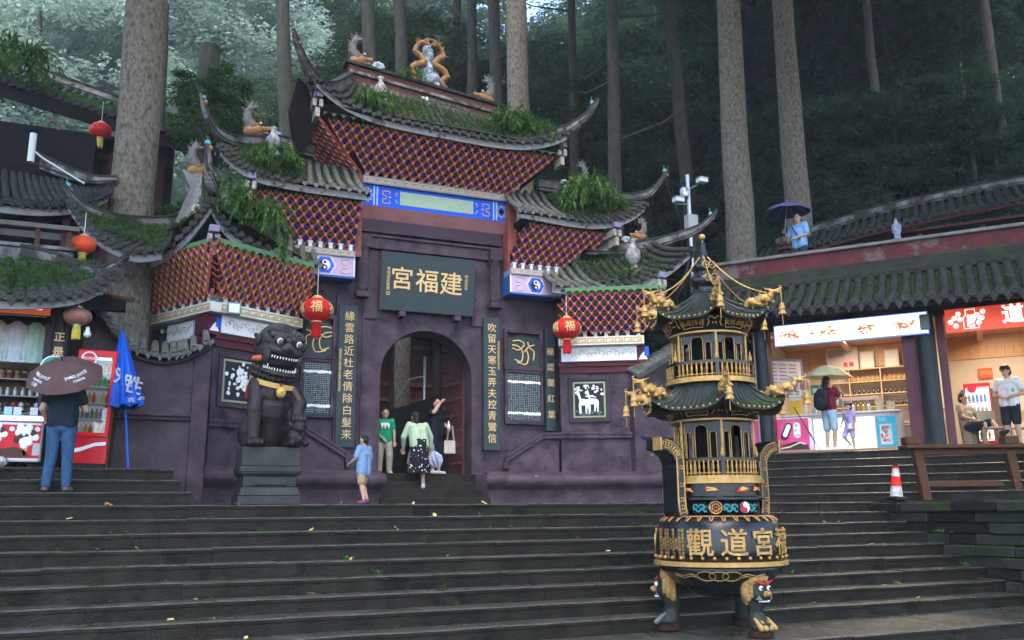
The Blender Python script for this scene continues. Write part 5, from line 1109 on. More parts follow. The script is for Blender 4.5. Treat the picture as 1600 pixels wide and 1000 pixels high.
g.tube([(.075*math.cos(t), -.01, .075*math.sin(t)) for t in [i*math.pi/12 for i in range(25)]], .009, 5, 0, Md)
for i in range(6): q = i*math.pi/3; g.tube([(.075*math.cos(q), -.008, .075*math.sin(q)), (.075*math.cos(q + 2.09), -.008, .075*math.sin(q + 2.09))], .006, 4, 0, Md)
g.ball((0, -.008, 0), (.022, .012, .022), 8, 1, Md); g.build('rosette', [bgold, mat('signal_red', (.45, .02, .03))], bn, smooth=True)
Md = disc(R(38), 1.52, .07, .535); rt = .068; half = arc(0, 0, rt, math.pi/2, math.pi*1.5, 14) + arc(0, -rt/2, rt/2, -math.pi/2, math.pi/2, 8)[1:] + arc(0, rt/2, rt/2, math.pi*1.5, math.pi/2, 8)[1:-1]
MB().prism(arc(0, 0, rt, 0, 2*math.pi, 24)[:-1], -.012, .004, 1, Md).prism(half[::-1], -.016, .004, 0, Md).prism(arc(0, rt/2, .014, 0, 6.283, 8)[:-1], -.02, .004, 1, Md).prism(arc(0, -rt/2, .014, 0, 6.283, 8)[:-1], -.02, .004, 0, Md).build('taiji_disc', [mat('taiji_red', (.42, .02, .04), rough=.35), white], bn)
for a, kk in ((-38, 0), (-6, 1), (34, 2), (60, 0)):       # enamelled motifs on the drum
    Md = disc(R(a), 1.735, .05, .555); g = MB(); r = random.Random(a)
    for i in range(5): g.caps((r.uniform(-.08, .02), 0, r.uniform(-.03, .03)), .014, (r.uniform(0, .10), 0, r.uniform(-.03, .04)), .010, 6, 0, Md)
    for i in range(4): g.caps((r.uniform(-.06, .02), -.01, r.uniform(-.02, .04)), .012, (r.uniform(0, .08), -.01, r.uniform(-.02, .03)), .008, 6, 1, Md)
    g.build('enamel_motif', [mat('motif_red', (.45, .03, .03), rough=.35), mat('motif_yellow', (.65, .40, .10), rough=.4)], bn, smooth=True)
# ear handles (thick plates, gold key-fret front edge)
for s in (-1, 1):
    outer = [(.555, 1.40), (.66, 1.40), (.70, 1.46), (.70, 2.06), (.74, 2.15), (.83, 2.22), (.92, 2.24), (.92, 2.38), (.83, 2.38), (.70, 2.34), (.60, 2.24), (.575, 2.10), (.575, 1.56), (.555, 1.5)]
    P = [(s*x, z) for x, z in outer]
    if s < 0: P = P[::-1]
    hd = MB().prism(P, -.17, .17, 0, BO).build('ear_handle', iron, bn, bevel=.01)
    g = MB(); cl = [(.62, 1.44), (.64, 1.6), (.64, 2.1), (.68, 2.2), (.76, 2.28), (.86, 2.31)]
    path = catmull([(s*x, -.174, z) for x, z in cl], 8); n = len(path)
    for off in (-.048, .048):
        Q = []
        for i, p in enumerate(path):
            t = (path[min(i + 1, n - 1)] - path[max(i - 1, 0)]).normalized(); nn = V(t.z, 0, -t.x); Q.append(p + nn*off)
        g.tube(Q, .012, 4, 0, BO)
    for i in range(2, n - 2, 3):
        p = path[i]; t = (path[i + 1] - path[i - 1]).normalized(); nn = V(t.z, 0, -t.x)
        a, b_, c, d = p - nn*.03, p + nn*.025, p + nn*.025 + t*.042, p - nn*.012 + t*.042
        for A, B in ((a, b_), (b_, c), (c, d), (d, d - t*.02)): g.tube([A, B], .0065, 4, 0, BO)
    g.box(*sorted((s*.9, s*.925)), -.18, .0, 2.23, 2.39, 0, BO); g.build('key_fret', bgold, hd)
# balustrades
def balustrade(z0, z1, Rr, nb, name):
    o = MB().lathe([(Rr - .03, z1 - .03), (Rr + .02, z1 - .03), (Rr + .02, z1), (Rr - .03, z1)], 48, 0, BO).lathe([(Rr - .05, z0 - .05), (Rr + .025, z0 - .05), (Rr + .025, z0 + .012), (Rr - .05, z0 + .012)], 48, 1, BO).build(name, [iron, bgold], bn)
    h = z1 - z0; bal = MB().lathe([(.008, .01), (.016, .03), (.008, h*.3), (.008, h*.36), (.017, h*.42), (.012, h*.6), (.008, h*.7), (.016, h*.82), (.009, h - .03)], 7).mesh('baluster', bgold, smooth=True)
    for i in range(nb):
        q = CA + 2*math.pi*i/nb
        if i % (nb//6) == 0:
            MB().box(-.022, .022, -.022, .022, z0, z1 + .02, 0, Matrix.Translation((BX + Rr*math.cos(q), BY + Rr*math.sin(q), 0)) @ Matrix.Rotation(q, 4, 'Z')).lathe([(.02, z1 + .02), (.026, z1 + .05), (.012, z1 + .09), (.006, z1 + .14), (0, z1 + .15)], 8, 1, Matrix.Translation((BX + Rr*math.cos(q), BY + Rr*math.sin(q), 0))).build('newel', [iron, bgold], o)
        else: put('baluster', bal, o, Matrix.Translation((BX + Rr*math.cos(q), BY + Rr*math.sin(q), z0)))
    for zz in (z0 + .03, z1 - .04): MB().lathe([(Rr + .012, zz), (Rr + .022, zz + .008), (Rr + .012, zz + .016)], 48, 0, BO).build('gold_line', bgold, o)
    return o
balustrade(1.90, 2.13, .555, 60, 'lower_balustrade'); balustrade(3.14, 3.36, .555, 54, 'upper_balustrade')
# arcaded galleries
def gallery(z0, z1, Rr, name):
    core = MB().lathe([(Rr*.55, z0), (Rr*.55, z1)], 24, 0, BO).lathe([(.05, z0 + .005), (Rr + .02, z0 + .01)], 24, 0, BO).build(name, bdark, bn)
    side = Rr; h = z1 - z0
    for k in range(6):
        a0 = CA + k*math.pi/3; a1 = a0 + math.pi/3
        A = V(BX + Rr*math.cos(a0), BY + Rr*math.sin(a0), z0); B = V(BX + Rr*math.cos(a1), BY + Rr*math.sin(a1), z0); M = frame(A, B - A); L = (B - A).length
        ops = [(.10, .27), (.33, .67), (.73, .90)]; P = [(0, 0)]
        for i, (u0, u1) in enumerate(ops):
            x0, x1 = u0*L, u1*L; top = h*(.90 if i == 1 else .78); c = (x1 - x0)*.3
            P += [(x0, 0), (x0, top - c), (x0 + c*.4, top - c*.3), (x0 + c, top), (x1 - c, top), (x1 - c*.4, top - c*.3), (x1, top - c), (x1, 0)]
        P += [(L, 0), (L, h), (0, h)]
        pn = MB().prism(P, 0, .03, 0, M).build('arcade_panel', iron, core)
        g = MB()
        for i, (u0, u1) in enumerate(ops):
            x0, x1 = u0*L, u1*L; top = h*(.90 if i == 1 else .78); c = (x1 - x0)*.3
            g.tube([(x0, -.006, 0), (x0, -.006, top - c), (x0 + c*.4, -.006, top - c*.3), (x0 + c, -.006, top), (x1 - c, -.006, top), (x1 - c*.4, -.006, top - c*.3), (x1, -.006, top - c), (x1, -.006, 0)], .006, 4, 0, M)
        g.build('arch_trim', bgold, pn)
        MB().tube([(0, -.03, 0), (0, -.03, h)], .016, 8, 0, M).build('gold_column', bgold, core)
        MB().box(L*.04, L*.085, -.012, 0, .02, h*.92, 0, M).build('couplet_strip', mat('strip_gold_black', (.45, .28, .09), (.02, .02, .02), rough=.4, scale=45), core)
    return core
gallery(1.89, 2.62, .50, 'lower_gallery'); gallery(3.13, 3.75, .475, 'upper_gallery')
# flared friezes with inscription boards
def frieze(z0, z1, r0, r1_, words, name):
    o = MB().lathe([(r0, z0 - .03), (r0 + .03, z0 - .02), (r0 + .03, z0), (r0, z0 + .01)], 48, 1, BO).lathe([(r0, z0), (r0 + (r1_ - r0)*.4, lerp(z0, z1, .55)), (r1_, z1)], 48, 0, BO).build(name, [iron, bgold], bn, smooth='auto')
    for k in range(6):
        a = CA - FA + R(30 + 60*k); am = lambda d: FA + a + R(d); g = MB()
        def pt2(d, t): rr_ = lerp(r0, r1_, t) + .012; return (BX + rr_*math.cos(am(d)), BY + rr_*math.sin(am(d)), lerp(z0, z1, t))
        g.tube([pt2(-17, .9), pt2(-8, .95), pt2(0, .96), pt2(8, .95), pt2(17, .9), pt2(13.5, .2), pt2(0, .25), pt2(-13.5, .2), pt2(-17, .9)], .007, 4)
        for s in (-1, 1): g.tube([pt2(s*20, .3), pt2(s*23, .55), pt2(s*21, .8), pt2(s*26, .92), pt2(s*30, .75)], .008, 4); g.ball(pt2(s*28, .5), .014, 6)
        g.build('board_outline', bgold, o)
        wraptext(words[k % len(words)], .085, (r0 + r1_)/2 + .02, a, (z0 + z1)/2 + .01, o, extrude=.005, slope_=(r1_ - r0)/(z1 - z0), name='inscription')
    return o
frieze(2.62, 2.80, .51, .64, ['登豐谷五', '順雨調風'], 'lower_frieze'); frieze(3.75, 3.93, .49, .60, ['安民泰國', '昌運祥吉'], 'upper_frieze')
# pagoda roofs
def hexr(q, R0, mid): 
    d = (q - CA) % (math.pi/3); x = d/(math.pi/3)*2 - 1; return R0*(mid + (1 - mid)*abs(x)**3), abs(x)
def proof(ze, zt, R0, Rt, lift, name, power=1.7, mid=.86):
    n = 96; m_ = 8; vs = []; fs = []
    def P(q, t, dz=0): rr_, x = hexr(q, R0, mid); k = t**.62; rad = lerp(rr_, Rt, k); z = lerp(ze + lift*x**4, zt, t**power) ; return V(BX + rad*math.cos(q), BY + rad*math.sin(q), z + dz)
    o = MB()
    for j in range(m_ + 1):
        for i in range(n): vs.append(P(CA + 2*math.pi*i/n, j/m_))
    for j in range(m_):
        for i in range(n): fs.append((j*n + i, j*n + (i + 1) % n, (j + 1)*n + (i + 1) % n, (j + 1)*n + i))
    o.add(vs, fs)
    k0 = len(o.v); vs2 = [P(CA + 2*math.pi*i/n, 0, -.035) for i in range(n)]; vs3 = [V(BX + Rt*1.02*math.cos(CA + 2*math.pi*i/n), BY + Rt*1.02*math.sin(CA + 2*math.pi*i/n), ze - .02) for i in range(n)]
    o.add(vs[:n] + vs2 + vs3, [(i, n + i, n + (i + 1) % n, (i + 1) % n) for i in range(n)] + [(n + i, 2*n + i, 2*n + (i + 1) % n, n + (i + 1) % n) for i in range(n)])
    ro = o.build(name, iront, bn, smooth='auto')
    for i in range(66):
        q = CA + 2*math.pi*i/66; corner = i % 11 == 0
        MB().tube([P(q, t, .004) for t in (0, .15, .35, .6, .85, 1)], [(.026 if corner else .016)*k for k in (1, 1, .95, .85, .7, .6)], 6).build('roof_rib', iront, ro, smooth=True)
        p = P(q, 0, -.008); out = V(p.x - BX, p.y - BY, 0).normalized()
        MB().ball(p + out*.012, (.017, .017, .017), 7).build('eave_stud', bgold, ro, smooth=True)
    return P
P2 = proof(2.74, 3.09, .97, .50, .15, 'lower_roof'); P1 = proof(3.92, 4.36, .82, .13, .14, 'upper_roof', power=1.35)
fin = MB().lathe([(.15, 4.34), (.16, 4.37), (.11, 4.40), (.17, 4.45), (.205, 4.52), (.17, 4.59), (.10, 4.625), (.12, 4.66), (.155, 4.72), (.12, 4.79), (.06, 4.84), (.05, 4.9), (.035, 5.05), (.03, 5.12)], 28, 0, BO).build('finial', iron, bn, smooth=True)
MB().ball((BX, BY, 5.155), .045, 12).build('finial_ball', bgold, fin, smooth=True)
for z, r_ in ((4.53, .205), (4.72, .155)):
    Md = frame((BX + r_*math.cos(FA + R(25)), BY + r_*math.sin(FA + R(25)), z), (-math.sin(FA + R(25)), math.cos(FA + R(25)), 0)); g = MB()
    for dx in (-.045, .045): g.tube([(dx + .045*math.cos(t), -.012, .05*math.sin(t)) for t in [i*math.pi/6 for i in range(13)]], .008, 4, 0, Md)
    g.box(-.05, .05, -.016, -.008, -.004, .004, 0, Md); g.build('longevity_mark', bgold, fin)
# dragons at the roof corners, chains, bells
d = MB(); path = catmull([(-.02, 0, -.02), (.06, 0, .05), (.14, 0, -.01), (.22, 0, .05), (.31, 0, .02), (.38, 0, .09)], 5)
d.tube(path, [.034 + .026*math.sin(math.pi*(i + 1)/(len(path) + 1)) for i in range(len(path))], 8)
d.caps((.37, 0, .09), .04, (.43, 0, .09), .032).caps((.43, 0, .10), .022, (.49, 0, .115), .014).caps((.43, 0, .075), .016, (.475, 0, .065), .010).tube([(.46, 0, .09), (.50, 0, .10), (.515, 0, .13), (.50, 0, .155), (.475, 0, .15)], .010, 6)
for s in (-1, 1):
    d.caps((.37, s*.02, .12), .014, (.28, s*.045, .17), .006).caps((.14, s*.02, .0), .018, (.18, s*.07, -.05), .012).caps((.30, s*.02, .03), .018, (.34, s*.07, -.03), .012).caps((.18, s*.07, -.05), .012, (.22, s*.08, -.055), .009)
    d.caps((.42, s*.03, .08), .006, (.53, s*.07, .05), .004, 5)
for i in range(7): d.caps((.02 + .05*i, 0, .05 + .03*math.sin(i*1.9)), .012, (.0 + .05*i, 0, .095 + .03*math.sin(i*1.9)), .005, 5)
d.caps((-.02, 0, -.02), .02, (-.10, .02, .03), .008).caps((-.02, 0, -.02), .018, (-.09, -.02, .06), .006)
for i in range(16): a_ = i*2.4; d.ball((.04 + .022*i, .045*math.cos(a_), .0 + .05*math.sin(a_)), .022 + .006*(i % 3), 7)
for i in range(12): a_ = i*2.1; d.caps((.10 + .025*i, .02*math.cos(a_), .06), .012, (.08 + .027*i, .06*math.cos(a_), .12 + .03*math.sin(a_*2)), .004, 5)
dragonm = blobmesh(d, bgold, .0085, 1)
bellp = [(.012, 0), (.03, -.012), (.036, -.05), (.05, -.085), (.044, -.085), (.0, -.05)]
for PP, sc, tier in ((P1, .95, 1), (P2, 1.0, 2)):
    for k in range(6):
        q = CA + k*math.pi/3; p = PP(q, .1); M = Matrix.Translation(p - V(math.cos(q), math.sin(q), 0)*.10*sc + V(0, 0, .04)) @ Matrix.Rotation(q, 4, 'Z') @ Matrix.Rotation(R(-8), 4, 'Y') @ Matrix.Scale(sc, 4)
        dr = put('dragon', dragonm, bn, M)
        e = M @ V(.50, 0, .11); zt = e.z
        MB().tube([e, e + V(0, 0, -.2)], .006, 5).lathe(bellp, 12, 0, Matrix.Translation(e + V(0, 0, -.19))).lathe(bellp, 12, 0, Matrix.Translation(e + V(0, 0, -.25)) @ Matrix.Scale(1.1, 4)).tube([e + V(0, 0, -.3), e + V(0, 0, -.48)], .005, 4).build('bell', bgold, dr, M=None)
        if tier == 1:
            top = V(BX + .06*math.cos(q), BY + .06*math.sin(q), 4.86); g = MB(); n = 30; pts = []
            for i in range(n + 1):
                t = i/n; b_ = top.lerp(M @ V(.30, 0, .1), t); b_.z -= .10*math.sin(math.pi*t); pts.append(b_)
            g.tube(pts, [.011 if i % 2 else .007 for i in range(n + 1)], 5); g.build('chain', bgold, bn)
# lion-faced feet
footst = mat('foot_black', (.015, .016, .015), (.03, .032, .026), rough=.35, scale=6)
maskg = mat('mask_gold', (.46, .27, .085), (.26, .14, .045), rough=.45, scale=14, bump=.5, bscale=45)
for i, (x, y) in enumerate(((-.545, .37), (.06, -.60), (.54, .31))):
    q = math.atan2(y, x); M = BO @ Matrix.Translation((x, y, 0)) @ Matrix.Rotation(q + math.pi/2, 4, 'Z')       # local -y points outwards
    b = MB(); b.caps((0, .06, .72), .15, (0, 0, .52), .15).caps((0, .0, .5), .13, (0, .03, .28), .095).caps((0, .03, .28), .095, (0, -.01, .16), .12).ball((0, -.05, .13), (.14, .15, .075)).ball((0, -.06, .50), (.12, .10, .11))
    lg = put('leg', blobmesh(b, footst, .012, 2), bn, M)
    g = MB()
    for k in range(4): g.caps((-.10 + .066*k, -.06, .22), .02, (-.105 + .07*k, -.17, .12), .036)
    put('claws', blobmesh(g, maskg if i == 1 else mat('grey_claw', (.16, .15, .13), (.08, .08, .07), rough=.4), .009, 1), lg, M)
    MB().lathe([(.13, .0), (.15, .02), (.15, .07), (.12, .09)], 16, 0, M @ Matrix.Translation((0, -.04, 0))).build('foot_pad', mat('rust_pad', (.018, .012, .011), (.05, .018, .015), rough=.6, scale=20), lg)
    g = MB()
    for k in range(22):
        a = R(-125 + k*250/21); g.ball((.165*math.sin(a), -.02 + .03*abs(math.sin(a)), .555 + .18*math.cos(a)), .048, 8)
    for k in range(26): g.ball((.13*math.cos(k*2.4)*(k/26)**.5, -.075 + .03*(k/26), .68 + .075*math.sin(k*2.4)*(k/26)**.5), .042, 8)
    for k in range(16):
        a = R(-140 + k*280/15); g.ball((.145*math.sin(a), .05, .545 + .17*math.cos(a)), .05, 8).ball((.125*math.sin(a), -.055, .56 + .135*math.cos(a)), .03, 8)
    put('gold_mane', blobmesh(g, maskg, .010, 1), lg, M)
    g = MB()
    for s in (-1, 1):
        g.ball((s*.06, -.155, .575), (.031, .024, .031), 12, 0).ball((s*.06, -.175, .575), (.017, .009, .017), 8, 1).caps((s*.025, -.165, .625), .018, (s*.12, -.14, .655), .014, 6, 2).add([(s*.13, -.13, .45), (s*.06, -.17, .44), (s*.10, -.165, .50)], [(0, 1, 2), (2, 1, 0)], 0)
    g.ball((0, -.19, .515), (.05, .05, .035), 10, 3).ball((-.035, -.19, .50), .025, 8, 3).ball((.035, -.19, .50), .025, 8, 3)
    for k in range(9): a = R(-50 + k*100/8); g.ball((.10*math.sin(a), -.06 - .115*math.cos(a), .425), .011, 6, 0)
    g.build('mask_features', [white, black, mat('motif_red', (0, 0, 0)), maskg], lg, smooth=True, M=M)
# ---------------------------------------------------------------- people
skin1 = mat('skin', (.48, .30, .21), (.42, .25, .17), rough=.5, scale=8)
hairm = mat('black_hair', (.012, .011, .011), (.02, .018, .017), rough=.45, scale=60, bump=.4, bscale=120)
def cloth(name, c, c2=None, **k): return mat(name, c, c2 or tuple(x*.78 for x in c), rough=.8, scale=k.pop('scale', 9), bump=.35, bscale=k.pop('bscale', 22), **k)
def person(label, M, H=1.7, J=None, top=None, bottom=None, shoes=None, hair='short', skin=skin1, look=(0, 0), sleeve=.55, fat=1.0, cat='person', child=False, tuck=False):
    k = H/1.70
    j = dict(pel=(0, 0, .92), chest=(0, 0, 1.24), neck=(0, .01, 1.43), head=(0, -.01, 1.575),
             sL=(-.18, 0, 1.385), eL=(-.235, .02, 1.11), wL=(-.24, -.06, .87), sR=(.18, 0, 1.385), eR=(.235, .02, 1.11), wR=(.24, -.06, .87),
             hL=(-.09, 0, .90), kL=(-.10, -.02, .49), aL=(-.10, .02, .08), tL=(-.115, -.14, .035), hR=(.09, 0, .90), kR=(.10, -.02, .49), aR=(.10, .02, .08), tR=(.115, -.14, .035))
    if J: j.update(J)
    j = {a: V(b)*k for a, b in j.items()}; f = fat; hs = 1.22 if child else 1.0      # children have larger heads
    t = thing('person', label, cat, M)
    b = MB(); r = lambda x: x*k
    HR = Matrix.Translation(j['head']) @ Matrix.Rotation(R(look[0]), 4, 'Z') @ Matrix.Rotation(R(look[1]), 4, 'X') @ Matrix.Scale(k*hs, 4)
    b.ball((0, 0, .02), (.076, .093, .105), 12, 0, HR).ball((0, -.02, -.05), (.058, .068, .062), 12, 0, HR).ball((0, -.098, -.008), (.013, .018, .018), 8, 0, HR)
    for s in (-1, 1): b.ball((s*.078, .01, .0), (.012, .022, .03), 8, 0, HR)
    b.ball((0, -.082, -.052), (.024, .012, .009), 8, 0, HR)
    b.caps(j['neck'], r(.052), j['head'] - V(0, 0, r(.05)), r(.05))
    for s in (-1, 1): b.caps(j['pel'] + V(s*r(.05), 0, 0), r(.10)*f, j['chest'] + V(s*r(.06), 0, 0), r(.10)*f)
    b.caps(j['sL']*.75 + j['chest']*.25, r(.085), j['sR']*.75 + j['chest']*.25, r(.085)).caps(j['chest'], r(.12), j['neck'], r(.06))
    fng = MB()
    for s, S, E_, W in ((-1, 'sL', 'eL', 'wL'), (1, 'sR', 'eR', 'wR')):
        b.caps(j[S], r(.052)*f, j[E_], r(.042)*f).caps(j[E_], r(.041)*f, j[W], r(.028))
        d = (j[W] - j[E_]).normalized(); side = d.cross(V(0, 0, 1)); side = side.normalized() if side.length > .1 else V(0, -1, 0); nrm = side.cross(d)
        hM = Matrix((side, d, nrm)).transposed().to_4x4(); hM.translation = j[W]; hM = hM @ Matrix.Scale(k*(1.05 if not child else 1.0), 4)
        b.ball((0, .05, 0), (.036, .05, .016), 10, 0, hM)
        for i, (x, L) in enumerate(((-.028, .062), (-.010, .072), (.009, .068), (.027, .054))):
            b.caps((x, .085, 0), .0095, (x*1.1, .085 + L*.55, -.008), .0088, 6, 0, hM).caps((x*1.1, .085 + L*.55, -.008), .0088, (x*1.1, .085 + L*.95, -.03), .0075, 6, 0, hM)
        b.caps((-s*.03, .035, 0), .0115, (-s*.058, .08, -.012), .0095, 6, 0, hM).caps((-s*.058, .08, -.012), .0095, (-s*.055, .105, -.022), .008, 6, 0, hM)
    for h_, kn, an, to in (('hL', 'kL', 'aL', 'tL'), ('hR', 'kR', 'aR', 'tR')):
        b.caps(j[h_], r(.088)*f, j[kn], r(.058)*f).caps(j[kn], r(.057)*f, j[an], r(.038)).caps(j[an] - V(0, 0, r(.03)), r(.04), j[to], r(.032))
        b.caps(lerp(j[kn], j[an], .3), r(.058)*f, lerp(j[kn], j[an], .45), r(.05)*f)
    body = put('body', blobmesh(b, skin, .0085*max(.8, k), 2), t, M)
    g = MB()
    for s in (-1, 1): g.ball((s*.031, -.083, .012), (.012, .007, .007), 8, 0, HR).ball((s*.031, -.084, .032), (.017, .008, .0045), 8, 1, HR)
    g.ball((0, -.094, -.053), (.02, .005, .005), 8, 2, HR); g.build('face_features', [mat('eye_dark', (.03, .02, .018), rough=.2), hairm, mat('lip', (.36, .14, .12), rough=.5)], body, smooth=True, M=M)
    if hair:
        h = MB(); h.ball((0, .02, .05), (.086, .098, .095), 12, 0, HR).ball((0, .05, -.01), (.082, .075, .09), 12, 0, HR)
        if hair == 'crop': h = MB(); h.ball((0, .018, .045), (.079, .092, .090), 12, 0, HR).ball((0, .045, .0), (.074, .066, .07), 12, 0, HR)
        if hair == 'fringe': h.caps((-.05, -.072, .066), .026, (.055, -.074, .060), .026, 8, 0, HR).ball((0, -.055, .085), (.072, .045, .04), 10, 0, HR).ball((0, -.02, .10), (.085, .09, .05), 12, 0, HR)
        if hair == 'pony': h.caps((0, .10, .05), .045, (.02, .13, -.10), .05, 8, 0, HR).caps((.02, .13, -.10), .05, (.02, .10, -.24), .02, 8, 0, HR)
        if hair == 'long': h.caps((0, .07, .0), .075, (0, .08, -.16), .06, 8, 0, HR)
        if hair == 'buns':
            for s in (-1, 1): h.ball((s*.085, .03, .10), .035, 8, 0, HR).caps((s*.085, .03, .08), .02, (s*.10, .03, .0), .012, 8, 0, HR)
            h.caps((-.05, -.075, .07), .02, (.05, -.075, .07), .02, 8, 0, HR)
        # keep the face clear
        put('hair', blobmesh(h, hairm, .009*k, 1), t, M)
    if top:
        m, ln = top if isinstance(top, tuple) else (top, .86); c = MB()
        wz = j['pel'] + V(0, 0, 1)*((ln - .92)*k)
        for s in (-1, 1): c.caps(wz + V(s*r(.068)*f, 0, r(.05)), r(.132)*f, j['chest'] + V(s*r(.065)*f, 0, 0), r(.122)*f)
        c.caps(j['sL']*.8 + j['chest']*.2 - V(0, 0, r(.01)), r(.098), j['sR']*.8 + j['chest']*.2 - V(0, 0, r(.01)), r(.098)).caps(j['chest'], r(.135)*f, j['neck'] - V(0, 0, r(.03)), r(.068))
        for S, E_, W in (('sL', 'eL', 'wL'), ('sR', 'eR', 'wR')):
            if sleeve <= 1: c.caps(j[S], r(.075)*f, lerp(j[S], j[E_], sleeve), r(.070)*f)
            else: c.caps(j[S], r(.073)*f, j[E_], r(.060)*f).caps(j[E_], r(.058)*f, lerp(j[E_], j[W], .9), r(.046))
        put('top', blobmesh(c, m, .011*max(.8, k), 2), t, M)
    if bottom:
        m, kind = bottom; c = MB()
        if kind in ('pants', 'shorts', 'cargo'):
            for s in (-1, 1): c.caps(j['pel'] + V(s*r(.05)*f, 0, r(.06)), r(.118)*f, j['pel'] + V(s*r(.06)*f, 0, -r(.04)), r(.122)*f)
            for h_, kn, an in (('hL', 'kL', 'aL'), ('hR', 'kR', 'aR')):
                w_ = 1.25 if kind == 'cargo' else 1.0
                if kind == 'shorts': c.caps(j[h_], r(.108)*f, lerp(j[h_], j[kn], .88), r(.092)*f)
                else: c.caps(j[h_], r(.105)*f, j[kn], r(.078)*w_*f).caps(j[kn], r(.078)*w_*f, lerp(j[kn], j[an], .97), r(.060)*w_*f)
            put('trousers' if kind != 'shorts' else 'shorts', blobmesh(c, m, .011*max(.8, k), 2), t, M)
        elif kind == 'skirt':
            hem = (j['aL'] + j['aR'])*.5; hem.z = r(.33); g = MB(); n = 40; rows = []
            for i in range(9):
                tt = i/8; c0 = lerp(j['pel'] + V(0, 0, r(.12)), hem, tt); R_ = r(lerp(.15, .22, tt**.8)*f)*(1.06 if .1 < tt < .35 else 1)
                rows += [(c0.x + R_*(1 + .06*tt*math.sin(q*7))*math.cos(q), c0.y + R_*.82*(1 + .06*tt*math.sin(q*7 + 1))*math.sin(q), c0.z) for q in [2*math.pi*a/n for a in range(n)]]
            g.add(rows, [(i*n + a, i*n + (a + 1) % n, (i + 1)*n + (a + 1) % n, (i + 1)*n + a) for i in range(8) for a in range(n)]); g.build('skirt', m, t, smooth=True, M=M)
    if shoes:
        c = [MB(), MB()]
        for q, (an, to) in enumerate((('aL', 'tL'), ('aR', 'tR'))):
            c[q].caps(j[an] + V(0, 0, r(-.028)), r(.048), j[to] + V(0, 0, r(.006)), r(.042)).caps(j[an] + V(0, 0, r(-.03)) , r(.046), j[an] + V(0, 0, r(.01)), r(.044))
            me = blobmesh(c[q], shoes, .009, 1); z0 = min(v.co.z for v in me.vertices)
            put('shoe', me, t, M)
    return t, j
def umbrella(label, apex, axis, Rr, m, H=.85, n=8, depth=.42, group=None, grip=None, txt=None, rot=0):
    ax = V(axis).normalized(); Mu = Matrix.Translation(V(apex)) @ ax.to_track_quat('Z', 'Y').to_matrix().to_4x4() @ Matrix.Rotation(rot, 4, 'Z')
    t = thing('umbrella', label, 'umbrella', Mu, group); g = MB(); sub = 6; N = n*sub; rows = []; K = 9
    for i in range(K + 1):
        a = i/K
        for jx in range(N):
            q = 2*math.pi*jx/N; fr_ = (jx % sub)/sub; bow = math.sin(math.pi*fr_)
            rad = Rr*a*(1 - .05*bow*a) ; z = -depth*Rr*(a**1.9) - .035*Rr*bow*a*(1 - .3*a)
            rows.append((rad*math.cos(q), rad*math.sin(q), z))
    g.add(rows, [(i*N + a, i*N + (a + 1) % N, (i + 1)*N + (a + 1) % N, (i + 1)*N + a) for i in range(K) for a in range(N)])
    cn = g.build('canopy', m, t, smooth=True, M=Mu)
    for i in range(n):
        q = 2*math.pi*i/n; MB().tube([(Rr*a*math.cos(q)*.995, Rr*a*math.sin(q)*.995, -depth*Rr*a**1.9 - .008) for a in (0, .25, .5, .75, 1)], .004, 4).build('rib', steel, cn, M=Mu)
    e = V(0, 0, -H) if grip is None else Mu.inverted() @ V(grip)
    MB().tube([(0, 0, .07), e], .007, 6).build('shaft', steel, t, M=Mu); MB().caps(e, .014, e - (e.normalized()*-.10), .014).build('handle', black, t, smooth=True, M=Mu); MB().caps((0, 0, 0), .012, (0, 0, .07), .006).build('ferrule', black, t, smooth=True, M=Mu)
    if txt:
        for a, lines in txt:
            for s, body, dz in lines:
                me = textmesh(body, s, white, extrude=0.0, bold=.001)
                for v in me.vertices:
                    rad = Rr*(.72 - dz) - v.co.y*.9; q = a + v.co.x/rad; aa = rad/Rr; fr_ = (q*n/(2*math.pi)) % 1
                    bow = math.sin(math.pi*fr_); v.co = (rad*math.cos(q)*(1 - .05*bow*aa), rad*math.sin(q)*(1 - .05*bow*aa), -depth*Rr*aa**1.9 - .035*Rr*bow*aa*(1 - .3*aa) + .006)
                put('lettering', me, cn, Mu)
    return t
navy = cloth('navy_tee', (.016, .021, .032)); jean = cloth('blue_jeans', (.038, .088, .17), (.022, .055, .115))
# man with brown umbrella, seen from behind, on the first side step
Mm = Matrix.Translation((-1.0, 13.60, LZ + .185)) @ Matrix.Rotation(R(180 - 6), 4, 'Z')
pm, pj = person('man in navy tee and blue jeans seen from behind under a brown umbrella', Mm, 1.70, dict(eL=(-.27, -.08, 1.12), wL=(-.16, -.26, 1.22), eR=(.26, .03, 1.12), wR=(.22, -.14, .98), aL=(-.12, .02, .08), aR=(.13, .02, .08), tL=(-.15, -.13, .035), tR=(.17, -.12, .035)), (navy, .87), (jean, 'pants'), mat('brown_shoe', (.17, .10, .085), rough=.6), 'crop', fat=1.0)
umbrella('brown folding umbrella with white hotel lettering held by the man in jeans', (-1.06, 13.40, 3.57), (-.16, -.60, .78), .50, cloth('brown_nylon', (.105, .060, .056), (.085, .05, .048), bscale=8), grip=Mm @ (pj['wL'] + V(0, -.02, .1)), depth=.5, rot=R(-98),
         txt=[(R(-34), ((.056, 'JAMES JOYCE', .06), (.040, 'COFFETEL', -.06), (.045, '· 酒店 ·', -.16))), (R(56), ((.056, 'JAMES JOYCE', .06), (.040, 'COFFETEL', -.06)))])
